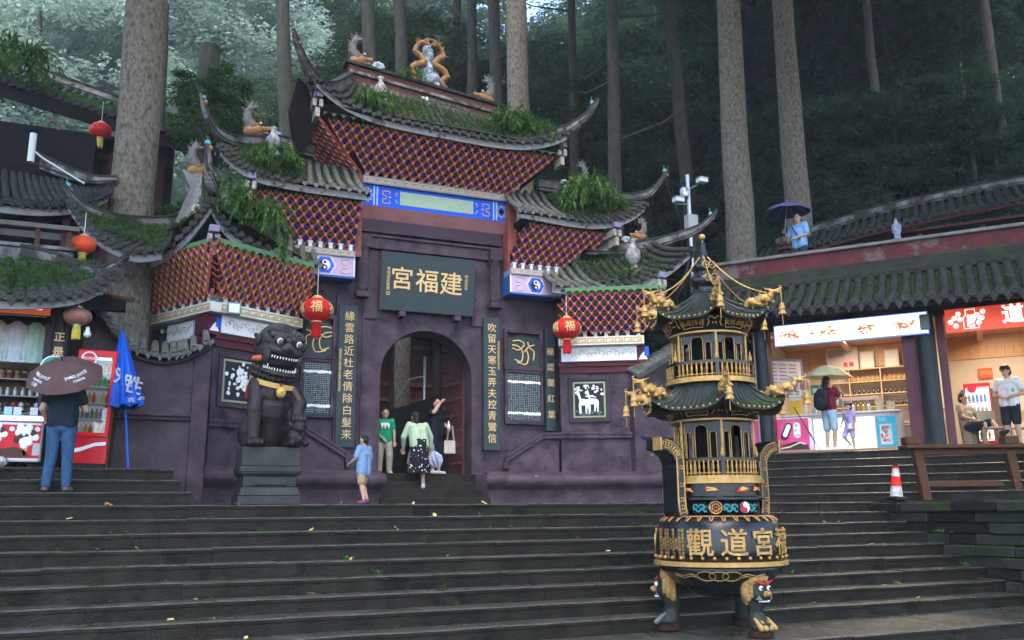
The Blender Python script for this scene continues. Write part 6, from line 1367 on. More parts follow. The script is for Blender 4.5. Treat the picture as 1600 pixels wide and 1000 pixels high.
# boy in blue climbing from the landing
Mk = Matrix.Translation((3.22, 13.62, LZ + .005)) @ Matrix.Rotation(R(180 + 38), 4, 'Z')
person('small boy in blue tee and tan shorts at the top of the wide steps', Mk, 1.04, dict(eR=(.25, -.06, 1.12), wR=(.20, -.26, 1.02), kL=(-.10, -.10, .50), aL=(-.10, .06, .10), tL=(-.11, -.10, .035), kR=(.10, .02, .50), aR=(.10, .12, .08), tR=(.11, -.03, .035)), (cloth('faded_blue_tee', (.17, .27, .44)), .74), (cloth('tan_shorts', (.42, .28, .14)), 'shorts'), mat('red_blue_clogs', (.05, .06, .22), (.42, .05, .06), rough=.5, scale=20), 'crop', child=True, sleeve=.8, fat=1.12)
# people in the archway
AF = LZ + .68
greent = cloth('green_tee', (.012, .27, .12))
Mg = Matrix.Translation((4.93, 18.95, AF)) @ Matrix.Rotation(R(-12), 4, 'Z')
pg, gj = person('boy in bright green tee and khaki cargo trousers standing in the archway', Mg, 1.42, dict(wL=(-.05, -.19, .92), eL=(-.25, -.03, 1.10), eR=(.24, .03, 1.10), wR=(.25, -.03, .86), aL=(-.13, .02, .08), aR=(.13, .02, .08), tL=(-.18, -.12, .035), tR=(.18, -.12, .035), kL=(-.12, -.03, .49), kR=(.13, -.03, .49)), (greent, .84), (cloth('khaki_cargo', (.40, .35, .27)), 'cargo'), mat('white_sneaker', (.62, .62, .62), (.25, .25, .26), rough=.5, scale=25), 'short', look=(8, 8), child=True)
MB().prism([(-.10, .02), (-.09, .07), (.07, .07), (.10, .03), (.09, -.05), (.065, -.05), (.06, .0), (.02, .0), (.015, -.06), (-.01, -.06), (-.02, .0), (-.05, .0), (-.055, -.05), (-.075, -.05), (-.08, .0)], -.004, .006, 0, Mg @ Matrix.Translation((0, -.132, 1.04))).build('shirt_print', white, pg, M=None)
spot = mat('black_spotted_skirt', (.012, .012, .014), rough=.8)
n_ = spot.node_tree.nodes; vo = n_.new('ShaderNodeTexVoronoi'); vo.inputs['Scale'].default_value = 15; ge = n_.new('ShaderNodeNewGeometry'); spot.node_tree.links.new(ge.outputs['Position'], vo.inputs['Vector'])
mr = n_.new('ShaderNodeMapRange'); mr.inputs[1].default_value = .27; mr.inputs[2].default_value = .22; spot.node_tree.links.new(vo.outputs['Distance'], mr.inputs[0])
mxx = n_.new('ShaderNodeMix'); mxx.data_type = 'RGBA'; mxx.inputs[6].default_value = (.012, .012, .014, 1); mxx.inputs[7].default_value = (.6, .6, .58, 1); spot.node_tree.links.new(mr.outputs[0], mxx.inputs[0]); spot.node_tree.links.new(mxx.outputs[2], n_['Principled BSDF'].inputs['Base Color'])
Mw = Matrix.Translation((5.42, 18.02, LZ + .345)) @ Matrix.Rotation(R(180 + 8), 4, 'Z')
sage = cloth('sage_cardigan', (.36, .44, .30), (.30, .38, .25))
pw_, wj = person('woman in pale green cardigan and black spotted skirt climbing into the arch', Mw, 1.66, dict(pel=(0, .04, .94), chest=(0, -.06, 1.22), neck=(0, -.12, 1.40), head=(.02, -.17, 1.53), sL=(-.19, -.08, 1.36), sR=(.19, -.08, 1.36), eL=(-.33, -.10, 1.12), wL=(-.36, -.16, .88), eR=(.30, -.12, 1.10), wR=(.26, -.22, .90), kR=(.11, -.20, .58), aR=(.12, .02, .40), tR=(.14, -.14, .36), aL=(-.08, .08, .08), tL=(-.08, -.08, .035)), (sage, .86), (spot, 'skirt'), mat('silver_flat', (.45, .45, .47), rough=.35), 'pony', sleeve=2, fat=1.12)
Mb = Matrix.Translation((6.12, 19.0, AF)) @ Matrix.Rotation(R(35), 4, 'Z')
blk = cloth('black_tee', (.014, .016, .022))
pb, bj = person('man in black tee and long shorts shading his eyes by the gate door', Mb, 1.70, dict(eL=(-.30, -.16, 1.36), wL=(-.12, -.20, 1.58), eR=(.26, -.05, 1.10), wR=(.12, -.22, 1.06), aL=(-.10, .02, .08), aR=(.12, .02, .08)), (blk, .84), (blk, 'shorts'), mat('white_sneaker', (0, 0, 0)), 'crop', fat=1.12, look=(-20, 0))
# what they carry
def furled(label, top, bot, m, parent=None):
    t = thing('umbrella', label, 'umbrella', top); A, B = V(top), V(bot); ax = (B - A); n = 80; L = ax.length; q = ax.to_track_quat('Z', 'Y').to_matrix().to_4x4(); T = Matrix.Translation(A) @ q; g = MB(); rows = []; K = 7
    for i in range(K + 1):
        a = i/K; rr_ = L*.36*(math.sin(math.pi*(a*.82 + .05))**.8)
        rows += [(rr_*(1 + .34*math.cos(jx*2*math.pi*9/n + a*3)) * math.cos(2*math.pi*jx/n), rr_*(1 + .34*math.cos(jx*2*math.pi*9/n + a*3))*math.sin(2*math.pi*jx/n), a*L) for jx in range(n)]
    g.add(rows, [(i*n + a, i*n + (a + 1) % n, (i + 1)*n + (a + 1) % n, (i + 1)*n + a) for i in range(K) for a in range(n)]); g.build('canopy', m, t, M=T)
    MB().tube([(0, 0, -.16*1), (0, 0, L*1.25)], .008, 5).build('shaft', steel, t, M=T); return t
wR = Mw @ wj['wL']; furled('half-folded pale lilac umbrella dangling from the woman on the arch steps', wR + V(.05, -.05, -.06), wR + V(.12, -.08, -.40), cloth('lilac_nylon', (.24, .25, .36), (.45, .46, .56), scale=22))
def tote(label, p, w_, h, m, strap):
    t = thing('tote_bag', label, 'bag', p); x, y, z = p; g = MB().add([(x - w_, y - .05, z - h), (x + w_, y - .05, z - h), (x + w_*.92, y - .03, z), (x - w_*.92, y - .03, z), (x - w_, y + .05, z - h), (x + w_, y + .05, z - h), (x + w_*.92, y + .03, z), (x - w_*.92, y + .03, z)], [(0, 1, 2, 3), (5, 4, 7, 6), (0, 3, 7, 4), (1, 5, 6, 2), (3, 2, 6, 7), (0, 4, 5, 1)]); g.build('bag', m, t, bevel=.02)
    for dy in (-.03, .03): MB().tube([(x - w_*.5, y + dy, z), (x - w_*.25, y + dy, z + strap), (x + w_*.25, y + dy, z + strap), (x + w_*.5, y + dy, z)], .008, 5).build('strap', m, t)
wr = Mb @ bj['eR']; tote('cream canvas tote bag hanging from the arm of the man in black', (wr.x + .10, wr.y - .10, wr.z - .33), .16, .30, cloth('cream_canvas', (.56, .52, .44)), .33)
tote('grey cloth bag held between the woman and the man in black', (wR.x + .02, wR.y + .2, wR.z + .12), .13, .42, cloth('grey_cloth', (.28, .29, .34)), .18)
bt = thing('water_bottle', 'clear water bottle in the hand of the man in black', 'bottle', tuple(Mb @ bj['wR'])); pbw = Mb @ (bj['wR'] + V(-.02, -.05, .0))
MB().lathe([(.03, -.10), (.033, -.08), (.033, .05), (.018, .09), (.014, .11)], 12, 0, Matrix.Translation(pbw)).build('body', mat('clear_plastic', (.6, .66, .7), rough=.15), bt, smooth=True); MB().lathe([(.017, .11), (.017, .135), (0, .135)], 10, 0, Matrix.Translation(pbw)).build('cap', white, bt)
# right stall customers
FZ = LZ + 1.08
Mq = RF @ Matrix.Translation((.0, .28, FZ)) @ Matrix.Rotation(R(150), 4, 'Z')
pq, qj = person('woman in dark red tee and pale denim shorts with a backpack under a cream umbrella', Mq, 1.66, dict(eR=(.25, -.16, 1.20), wR=(.12, -.32, 1.36), eL=(-.25, -.12, 1.16), wL=(-.12, -.30, 1.30), aL=(-.08, .0, .08), aR=(.09, .03, .08), tL=(-.09, -.15, .035), tR=(.10, -.12, .035)), (cloth('dark_red_tee', (.17, .015, .028)), .93), (cloth('pale_denim', (.36, .48, .56)), 'shorts'), mat('white_trainer', (.68, .67, .64), rough=.6), 'long', fat=.95)
um = umbrella('cream umbrella shading the woman with the backpack at the counter', tuple(Mq @ V(.02, -.10, 1.93)), tuple((Mq.to_3x3() @ V(-.05, .0, 1))), .53, cloth('cream_nylon', (.62, .52, .30), (.55, .46, .26), bscale=8), grip=Mq @ (qj['wL'] + V(0, -.03, .05)), depth=.5)
bp = thing('backpack', 'black backpack worn by the woman in the dark red tee', 'backpack', Mq @ Matrix.Translation((0, .2, 1.1))); g = MB(); g.ball((0, .23, 1.13), (.19, .13, .25)).ball((0, .30, 1.05), (.15, .09, .16))
put('bag', blobmesh(g, cloth('black_nylon', (.016, .019, .024)), .014, 2), bp, Mq); MB().tube([(-.12, .14, 1.38), (-.13, -.1, 1.38), (-.15, -.16, 1.2), (-.14, .1, .98)], .02, 6).tube([(.12, .14, 1.38), (.13, -.1, 1.38), (.15, -.16, 1.2), (.14, .1, .98)], .02, 6).build('strap', black, bp, smooth=True, M=Mq)
Mh = RF @ Matrix.Translation((.40, .32, FZ)) @ Matrix.Rotation(R(-30), 4, 'Z')
lav = cloth('lavender_dress', (.42, .36, .58))
ph_, hj = person('little girl in lavender pinafore and hair buns beside the counter', Mh, 1.04, dict(kL=(-.20, -.10, .52), aL=(-.10, .10, .26), tL=(-.14, -.02, .20), eL=(-.26, .0, 1.14), wL=(-.28, -.1, .98), eR=(.24, .02, 1.10), wR=(.22, -.08, .86)), (lav, .74), (lav, 'shorts'), mat('white_trainer', (0, 0, 0)), 'buns', child=True, sleeve=.35)
g = MB().tube([Mh @ (V(-.1, -.09, .84)), Mh @ V(.02, -.11, .68), Mh @ V(.09, -.12, .57)], .007, 5, 0).box(-.05, .05, -.02, .02, -.06, .06, 1, Matrix.Translation(Mh @ V(.09, -.12, .54))); cb = g.build('crossbody_bag', [black, mat('pale_bag', (.66, .62, .66), rough=.5)]); tag(cb, 'tiny pale crossbody bag worn by the little girl', 'bag')
# man in white tee in the second stall
Mz = RF @ Matrix.Translation((3.52, 1.15, FZ)) @ Matrix.Rotation(R(-22), 4, 'Z')
pz, zj = person('man in white tee, dark shorts and glasses standing in the right stall', Mz, 1.74, dict(eL=(-.28, .02, 1.10), wL=(-.06, -.21, 1.05), eR=(.28, .02, 1.10), wR=(.08, -.21, 1.04)), (cloth('white_tee', (.66, .66, .68), (.56, .56, .6)), .86), (cloth('dark_shorts', (.02, .024, .032)), 'shorts'), mat('dark_shoe', (.03, .03, .03), rough=.6), 'fringe', look=(-20, 4))
g = MB(); hd = Mz @ Matrix.Translation(zj['head']) @ Matrix.Rotation(R(-20), 4, 'Z')
for s in (-1, 1): g.tube([(s*.033 + .026*math.cos(t), -.10, .014 + .019*math.sin(t)) for t in [i*math.pi/6 for i in range(13)]], .004, 4, 0, hd)
g.tube([(-.01, -.10, .016), (.01, -.10, .016)], .003, 4, 0, hd); g.build('glasses', black, pz)
MB().ball((.12, -.1, 1.2), (.05, .02, .05), 8, 0, Mz).build('sleeve_patch', mat('lime_patch', (.25, .5, .06), rough=.5), pz)
# seated person whose legs show behind the column
Ms = RF @ Matrix.Translation((2.75, 1.55, FZ)) @ Matrix.Rotation(R(55), 4, 'Z')
person('person in beige top and dark shorts seated beside the black column', Ms, 1.66, dict(pel=(0, .05, .50), chest=(0, .12, .82), neck=(0, .14, 1.02), head=(0, .12, 1.17), sL=(-.18, .12, .97), sR=(.18, .12, .97), eL=(-.24, .0, .74), wL=(-.14, -.2, .66), eR=(.24, .0, .74), wR=(.14, -.2, .66), hL=(-.09, .02, .50), kL=(-.12, -.40, .54), aL=(-.12, -.36, .10), tL=(-.12, -.5, .05), hR=(.09, .02, .50), kR=(.12, -.42, .60), aR=(.05, -.66, .34), tR=(.05, -.80, .36)), (cloth('beige_top', (.30, .24, .17)), .48), (cloth('dark_shorts', (0, 0, 0)), 'shorts'), mat('dark_shoe', (0, 0, 0)), 'short')
# person on the terrace with a violet umbrella
TZ = 7.0
Mt_ = RF @ Matrix.Translation((-.5, 1.45, TZ - .1)) @ Matrix.Rotation(R(-25), 4, 'Z')
pt_, tj = person('person in light blue shirt standing behind the red terrace parapet', Mt_, 1.70, dict(eR=(.24, -.02, 1.12), wR=(-.02, -.22, 1.02), eL=(-.30, -.02, 1.12), wL=(-.28, -.14, 1.22)), (cloth('light_blue_shirt', (.20, .36, .62)), .84), (cloth('dark_jeans', (.03, .04, .07)), 'pants'), None, 'crop', sleeve=.8)
MB().tube([Mt_ @ V(-.13, -.13, 1.42), Mt_ @ V(.0, -.17, 1.2), Mt_ @ V(.12, -.16, .98)], .012, 5).build('bag_strap', black, pt_)
umbrella('violet umbrella held above the person on the terrace', tuple(Mt_ @ V(-.20, -.10, 2.02)), (.02, -.03, 1), .56, cloth('violet_nylon', (.10, .09, .24), (.07, .065, .18), bscale=8), grip=Mt_ @ (tj['wL'] + V(0, -.03, .06)), depth=.42)
# shopkeepers behind the counters
person('shopkeeper whose head shows above the left ice-cream freezer', Matrix.Translation((-1.72, 15.45, LZ + .0)), 1.45, None, (cloth('grey_blouse', (.2, .2, .22)), .86), (blk, 'pants'), None, 'long')
person('worker in dark top bending behind the end of the lit counter', RF @ Matrix.Translation((1.75, 1.5, FZ)) @ Matrix.Rotation(R(70), 4, 'Z'), 1.6, dict(chest=(0, -.18, 1.16), neck=(0, -.30, 1.28), head=(0, -.42, 1.32), sL=(-.18, -.26, 1.26), sR=(.18, -.26, 1.26), eL=(-.2, -.40, 1.02), wL=(-.15, -.6, .92), eR=(.2, -.4, 1.02), wR=(.15, -.6, .92)), (blk, .9), (blk, 'pants'), None, 'short')
# ---------------------------------------------------------------- left wall, stall and roofs
SZ = LZ + .54
cw = thing('boundary_wall', 'dark purple curving boundary wall between the left stall and the gate', 'wall', (.2, 15.3, SZ))
capP = [(-.95, 5.05), (-.82, 4.86), (-.65, 4.6), (-.49, 4.38), (-.3, 4.2), (-.14, 4.09), (.2, 4.02), (.45, 4.05), (.62, 4.11), (.95, 4.3)]
CP = catmull([(x, 15.3, z) for x, z in capP], 4)
MB().prism([(-.95, LZ), (1.0, LZ)] + [(p.x, p.z - .1) for p in CP][::-1], 15.3, 15.75).build('wall', purple2, cw, bevel=.01)
MB().box(-.6, .72, 15.22, 15.3, 2.97, 3.03).box(-.6, .72, 15.18, 15.3, 3.03, 3.07).build('string_course', purple, cw, bevel=.01)
g = MB(); rect_sweep(g, [p + V(0, -.02, -.12) for p in CP], .1, .03); rect_sweep(g, [p + V(0, -.05, -.05) for p in CP], .16, .025); g.build('coping', purpledk, cw, bevel=.006)
n = len(CP)
for i in range(1, n - 1, 2):
    p = CP[i]; MB().tube([(p.x, 15.02, p.z - .02), (p.x, 15.06, p.z + .02), (p.x, 15.3, p.z + .16), (p.x, 15.5, p.z + .24)], [.055, .062, .058, .05], 10).build('cap_tile', tileg, cw, smooth='auto')
    MB().lathe([(.064, 0), (.064, .02), (.045, .03), (.04, .02), (0, .025)], 12, 0, Matrix.Translation((p.x, 15.03, p.z - .01)) @ Matrix.Rotation(R(90), 4, 'X')).build('eave_tile', tileg, cw)
    q = CP[min(i + 1, n - 1)]; put('drip_tile', _drip(.055, .11).mesh('drip_tile', tileg), cw, frame((q.x, 15.04, q.z - .02), (1, 0, 0)))
# side wall stub that joins the wing
MB().box(.72, 1.0, 15.28, 17.0, LZ, 4.15).build('pier', purple2, cw, bevel=.02)
# right-hand counterpart
cw2 = thing('boundary_wall', 'purple boundary wall with tiled coping behind the incense burner', 'wall', (11, 16.8, LZ))
CP2 = catmull([(9.95, 16.85, 4.42), (10.3, 16.8, 4.62), (10.7, 16.75, 4.85), (11.1, 16.7, 5.06), (11.5, 16.7, 5.15), (12.1, 16.7, 5.2)], 4)
MB().prism([(9.95, LZ), (12.1, LZ)] + [(p.x, p.z - .12) for p in CP2][::-1], 16.8, 17.2).build('wall', purple2, cw2, bevel=.01)
MB().box(10.1, 12.1, 16.72, 16.8, 3.04, 3.10).build('string_course', purple, cw2, bevel=.01)
for i in range(0, len(CP2), 1):
    p = CP2[i]; MB().tube([(p.x, 16.5, p.z - .06), (p.x, 16.75, p.z + .08), (p.x, 16.95, p.z + .14)], [.075, .07, .06], 10).build('cap_tile', tileg, cw2, smooth='auto')
# ---- stall
stall = thing('souvenir_stall', 'open souvenir stall with dark timber posts under the mossy eave', 'stall', (-1.8, 15, SZ))
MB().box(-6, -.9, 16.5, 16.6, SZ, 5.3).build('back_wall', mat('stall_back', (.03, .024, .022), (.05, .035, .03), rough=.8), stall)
MB().box(-6, -.85, 14.35, 16.5, 4.72, 4.8).build('ceiling', wooddk, stall)
cl = MB().lathe([(.13, SZ), (.13, 4.75)], 20, 0, Matrix.Translation((-1.2, 14.62, 0))).build('post', mat('black_lacquer', (.014, .012, .014), rough=.35), stall, smooth='auto')
for i, ch in enumerate('正是青城'): text('gold_character', ch, .15, gold, cl, face((-1.215, 14.485, 4.08 - i*.22), (1, .0, 0)), bold=.003, extrude=.004)
MB().box(-1.42, -1.3, 14.6, 14.75, SZ, 4.75).build('post', purpledk, stall)
MB().box(-1.0, -.35, 14.5, 14.62, 4.55, 4.78).build('beam_end', wooddk, stall, bevel=.01)
MB().tube([(-.65, 14.3, 4.72), (-.25, 13.95, 4.62)], .04, 8).build('rafter', wood, stall)
sg = thing('lit_sign', 'lit red and white shop sign under the left eave', 'sign', (-1.9, 14.42, 4.4))
MB().box(-3.4, -1.37, 14.42, 14.5, 4.40, 4.66).build('frame', mat('sign_orange', (.55, .08, .03), (.65, .16, .05), rough=.5, scale=30, emit=.5), sg)
MB().box(-3.36, -1.43, 14.412, 14.42, 4.455, 4.635).build('panel', mat('sign_panel', (.35, .03, .10), rough=.4, emit=.9), sg)
MB().box(-1.90, -1.47, 14.408, 14.412, 4.46, 4.63).build('picture', mat('sign_picture', (.8, .75, .8), (.45, .12, .3), rough=.4, scale=16, emit=1.0), sg)
text('lettering', '土特产', .17, mat('sign_white', (.9, .9, .9), rough=.4, emit=1.2), sg, face((-2.14, 14.406, 4.545), (1, 0, 0)), bold=.004)
# freezer with ice-cream print
fz = thing('ice_cream_freezer', 'low chest freezer with red ice-cream print in front of the souvenir stall', 'freezer', (-1.85, 14.6, SZ))
MB().box(-2.6, -1.3, 14.32, 14.95, SZ + .08, 2.80).build('cabinet', mat('white_enamel', (.66, .66, .68), rough=.3), fz, bevel=.02)
MB().box(-2.62, -1.28, 14.30, 14.97, 2.80, 2.90).build('lid_frame', mat('aluminium_trim', (.55, .56, .58), rough=.25, metal=.5), fz, bevel=.015)
pr = MB().box(-2.58, -1.31, 14.312, 14.318, SZ + .13, 2.76).build('print', mat('freezer_red', (.62, .012, .02), (.5, .01, .03), rough=.3, scale=3), fz)
def icecream(parent, x, z, k, M=None, y=14.309):
    g = MB(); M = M or Matrix.Translation((x, y, z)) @ Matrix.Scale(k, 4)
    g.prism([(-.05, -.05), (0, -.28), (.06, -.05)], -.004, 0, 2, M)
    r = random.Random(int(x*100))
    for i in range(16): q = i*2.4; rr_ = .018*i**.6*1.5; g.ball((rr_*math.cos(q), -.004, .05 + rr_*math.sin(q)), (.05, .008, .05), 9, 0 if i % 4 else 1, M)
    g.build('ice_cream_picture', [mat('cream_print', (.8, .78, .74), rough=.3), mat('choc_print', (.06, .025, .018), rough=.3), mat('cone_print', (.55, .30, .12), rough=.4)], parent)
icecream(pr, -1.50, 2.56, 1.0); icecream(pr, -1.88, 2.60, .9)
MB().prism([(-.38, -.02), (-.28, .08), (-.16, .02), (.0, .05), (.12, .0), (.2, -.08), (.05, -.1), (-.2, -.1)], -.004, 0, 0, Matrix.Translation((-1.62, 14.309, 2.40))).build('chocolate_splash', mat('choc_print', (0, 0, 0)), pr)
for i, x in enumerate((-1.68, -1.58, -1.36)): MB().lathe([(.03, 0), (.036, .003), (.03, .006)], 12, 0, Matrix.Translation((x, 14.311, 2.70)) @ Matrix.Rotation(R(90), 4, 'X')).build('ring_print', white, pr)
MB().box(-1.40, -1.31, 14.305, 14.311, 2.33, 2.5).build('price_plate', mat('grey_plate', (.4, .4, .42), rough=.4), fz)
for i, (x, c) in enumerate(((-1.78, (.35, .6, .75)), (-1.66, (.55, .66, .72)), (-1.45, (.6, .6, .62)))):
    b = MB().box(x - .05, x + .05, 14.5, 14.53, 2.905, 3.03, 0).build('price_card', mat('card_%d' % i, c, rough=.5)); tag(b, ['pale blue card standing on the freezer, leftmost', 'pale blue card standing on the freezer beside the first', 'white card standing on the freezer near the post'][i], 'card')
# hanging clothes
for i, (x, c, lab) in enumerate(((-2.08, (.50, .56, .54), 'greyish long-sleeved shirt hanging leftmost in the souvenir stall'), (-1.83, (.52, .56, .66), 'white striped shirt hanging in the middle of the stall rail'), (-1.58, (.38, .56, .50), 'pale green shirt hanging nearest the gold-lettered post'))):
    t = thing('hanging_shirt', lab, 'shirt', (x, 14.9, 4.35), 'shirts on the stall rail'); g = MB(); n = 30; rows = []
    prof_ = [(.05, 4.36), (.12, 4.31), (.15, 4.22), (.135, 4.05), (.14, 3.9), (.15, 3.74)]
    for wv, z in prof_: rows += [(x + wv*math.cos(q), 14.9 + (.035 + .012*math.sin(q*9))*math.sin(q), z + .006*math.sin(q*5)) for q in [2*math.pi*a/n for a in range(n)]]
    g.add(rows, [(a_*n + a, a_*n + (a + 1) % n, (a_ + 1)*n + (a + 1) % n, (a_ + 1)*n + a) for a_ in range(5) for a in range(n)]); g.build('body', cloth('shirt_%d' % i, c, bscale=14), t, smooth=True)
    for s in (-1, 1): MB().tube([(x + s*.10, 14.9, 4.29), (x + s*.165, 14.91, 4.05), (x + s*.15, 14.9, 3.78)], [.045, .04, .03], 10, flat=.7).build('sleeve', cloth('shirt_%d' % i, c), t, smooth=True)
    MB().tube([(x - .12, 14.9, 4.31), (x, 14.9, 4.38), (x + .12, 14.9, 4.31)], .008, 5).tube([(x, 14.9, 4.38), (x, 14.9, 4.44), (x + .02, 14.9, 4.46)], .005, 5).build('hanger', black, t)
o = MB().tube([(-4, 14.9, 4.46), (-1.3, 14.9, 4.46)], .012, 6).build('clothes_rail', steel); tag(o, 'thin steel clothes rail carrying the hanging shirts', 'rail')
# shelves with trinkets
sh = thing('display_shelf', 'dark glass display shelf of trinkets behind the freezer', 'shelf', (-2, 15.5, SZ))
for z in (3.02, 3.28, 3.54): MB().box(-3.2, -1.32, 15.35, 15.7, z, z + .02).build('shelf_board', mat('shelf_glass', (.10, .12, .12), rough=.2), sh)
MB().box(-3.2, -1.32, 15.7, 15.74, SZ, 3.9).build('back_panel', mat('panel_tan', (.16, .10, .06), (.10, .06, .04), rough=.7, scale=4), sh)
r = random.Random(5); pal = [((.45, .16, .05), 'orange'), ((.06, .05, .05), 'black'), ((.5, .5, .5), 'white'), ((.35, .24, .08), 'gilt'), ((.3, .05, .05), 'red')]
for z, kind in ((3.56, 'doll'), (3.30, 'jar'), (3.04, 'toy')):
    for i in range(9):
        x = -2.25 + i*.105; c, cn_ = pal[{'doll': (3, 1, 3, 4, 3, 1, 3, 4, 3), 'jar': (2,)*9, 'toy': (2, 1, 2, 1, 4, 2, 1, 2, 1)}[kind][i]]; T = Matrix.Translation((x, 15.48, z)); m = mat('trinket_' + cn_, c, rough=.4)
        if kind == 'doll': o = MB().lathe([(.035, 0), (.04, .05), (.025, .09)], 10, 0, T).ball((0, 0, .125), .04, 10, 1, T).ball((0, .005, .14), (.042, .042, .035), 10, 2, T).build('doll', [m, skin1, hairm], smooth=True); tag(o, 'small %s costume doll on the top stall shelf' % cn_, 'doll', 'dolls on the top stall shelf')
        elif kind == 'jar': o = MB().lathe([(.03, 0), (.034, .01), (.034, .09), (.02, .11), (.02, .13), (0, .13)], 12, 0, T).build('jar', mat('grey_tin', (.3, .33, .36), rough=.3, metal=.4)); tag(o, 'small grey tin on the middle stall shelf', 'tin', 'tins on the middle stall shelf')
        else: o = MB().ball((0, 0, .05), (.05, .045, .05), 10, 0, T).ball((0, -.02, .125), .042, 10, 0, T).ball((-.032, -.02, .16), .016, 8, 1, T).ball((.032, -.02, .16), .016, 8, 1, T).build('plush_toy', [m, black], smooth=True); tag(o, '%s plush toy on the bottom stall shelf' % cn_, 'toy', 'toys on the bottom stall shelf')
# round green and white sign
lg = thing('round_sign', 'round green and white sign leaning behind the brown umbrella', 'sign', (-1.25, 14.44, 3.6)); T = Matrix.Translation((-1.25, 14.44, 3.62)) @ Matrix.Rotation(R(90), 4, 'X')
MB().lathe([(.175, 0), (.175, .03), (.165, .034), (0, .034)], 36, 0, T).build('disc', white, lg, smooth='auto'); g = MB().lathe([(.155, .036), (.12, .037)], 36, 0, T).lathe([(.1, .036), (.0, .037)], 24, 0, T)
for i in range(9): g.tube([(.085*math.cos(a), .085*math.sin(a)*.9, .042) for a in [i*.7 + k*.1 for k in range(6)]], .009, 4, 1, T)
g.build('green_print', [mat('sign_teal', (.02, .24, .20), rough=.4), white], lg)
# drinks fridge
fr_ = Matrix.Translation((-.72, 14.5, SZ)) @ Matrix.Rotation(R(-4), 4, 'Z') @ Matrix.Rotation(R(1.6), 4, 'Y')
fg = thing('drinks_fridge', 'tall red drinks fridge with glass door beside the blue closed parasol', 'fridge', fr_); red = mat('fridge_red', (.60, .012, .022), (.5, .01, .02), rough=.3, scale=3)
MB().box(-.27, -.25, 0, .55, .08, 1.76).box(.25, .27, 0, .55, .08, 1.76).box(-.25, .25, 0, .55, 1.70, 1.76).box(-.25, .25, .52, .55, .08, 1.70).box(-.25, .25, .0, .55, .08, .47).build('cabinet', red, fg, M=fr_)
MB().box(-.245, .245, .48, .515, .47, 1.70).box(-.245, -.24, .03, .5, .47, 1.7).box(.24, .245, .03, .5, .47, 1.7).build('liner', mat('fridge_liner', (.5, .52, .55), rough=.4, emit=.25), fg, M=fr_)
dr = MB().box(-.265, -.215, -.035, -.003, .47, 1.755).box(.215, .265, -.035, -.003, .47, 1.755).box(-.215, .215, -.035, -.003, .47, .53).box(-.215, .215, -.035, -.003, 1.66, 1.755).build('door', red, fg, bevel=.008, M=fr_)
gl = bpy.data.materials.new('clear_glass'); gl.use_nodes = True; nn_ = gl.node_tree; nn_.nodes.clear(); a_ = nn_.nodes.new('ShaderNodeBsdfTransparent'); b_ = nn_.nodes.new('ShaderNodeBsdfGlossy'); b_.inputs['Roughness'].default_value = .05; c_ = nn_.nodes.new('ShaderNodeMixShader'); f_ = nn_.nodes.new('ShaderNodeFresnel'); d_ = nn_.nodes.new('ShaderNodeOutputMaterial')
nn_.links.new(f_.outputs[0], c_.inputs[0]); nn_.links.new(a_.outputs[0], c_.inputs[1]); nn_.links.new(b_.outputs[0], c_.inputs[2]); nn_.links.new(c_.outputs[0], d_.inputs[0])
MB().box(-.215, .215, -.025, -.019, .53, 1.66).build('pane', gl, dr, M=fr_)
MB().box(-.2, .2, -.041, -.036, 1.60, 1.655).build('label_strip', white, dr, M=fr_)
T = fr_ @ Matrix.Translation((-.11, -.036, 1.62)) @ Matrix.Rotation(R(90), 4, 'X'); bd = MB().lathe([(.11, 0), (.11, .02), (0, .022)], 28, 1, T).lathe([(.088, .024), (0, .026)], 28, 0, T).build('round_badge', [red, white], dr); text('lettering', '可口可乐', .045, white, bd, fr_ @ face((-.11, -.064, 1.62), (1, 0, 0)), bold=.001)
gr = MB()
for i in range(15): gr.box(-.24 + i*.033, -.225 + i*.033, -.012, .0, .10, .44)
gr.build('grille', red, fg, M=fr_); MB().prism([(-.26, .27), (-.1, .30), (.1, .38), (.25, .40), (.25, .35), (.1, .33), (-.08, .25), (-.26, .21)], -.018, -.012, 0, fr_).build('white_ribbon', white, fg)
MB().box(-.24, .24, .04, .5, .02, .08).build('plinth', black, fg, M=fr_); MB().box(.275, .30, .02, .5, .0, 1.0).build('side_board', wood, fg, M=fr_)
cols = [((.5, .08, .03), 'red'), ((.05, .12, .35), 'blue'), ((.5, .5, .45), 'pale'), ((.08, .3, .06), 'green'), ((.5, .3, .04), 'amber'), ((.35, .18, .08), 'brown')]
for sz_i, z in enumerate((.50, .74, .98, 1.22, 1.43)):
    sb = MB().box(-.23, .23, .05, .47, z - .012, z).build('shelf', mat('wire_shelf', (.6, .6, .62), rough=.3), fg, M=fr_)
    for i in range(7):
        c, cn_ = cols[(i*2 + sz_i*3) % 6 if sz_i != 3 else 3]; T = fr_ @ Matrix.Translation((-.19 + i*.063, .10, z))
        o = MB().lathe([(.026, 0), (.028, .01), (.028, .10), (.012, .135), (.012, .155), (0, .156)], 10, 0, T).build('bottle', mat('drink_' + cn_, c, rough=.25)); tag(o, '%s drink bottle on the %s shelf of the left fridge' % (cn_, ('bottom', 'second lowest', 'middle', 'second highest', 'top')[sz_i]), 'bottle', 'bottles in the left drinks fridge')
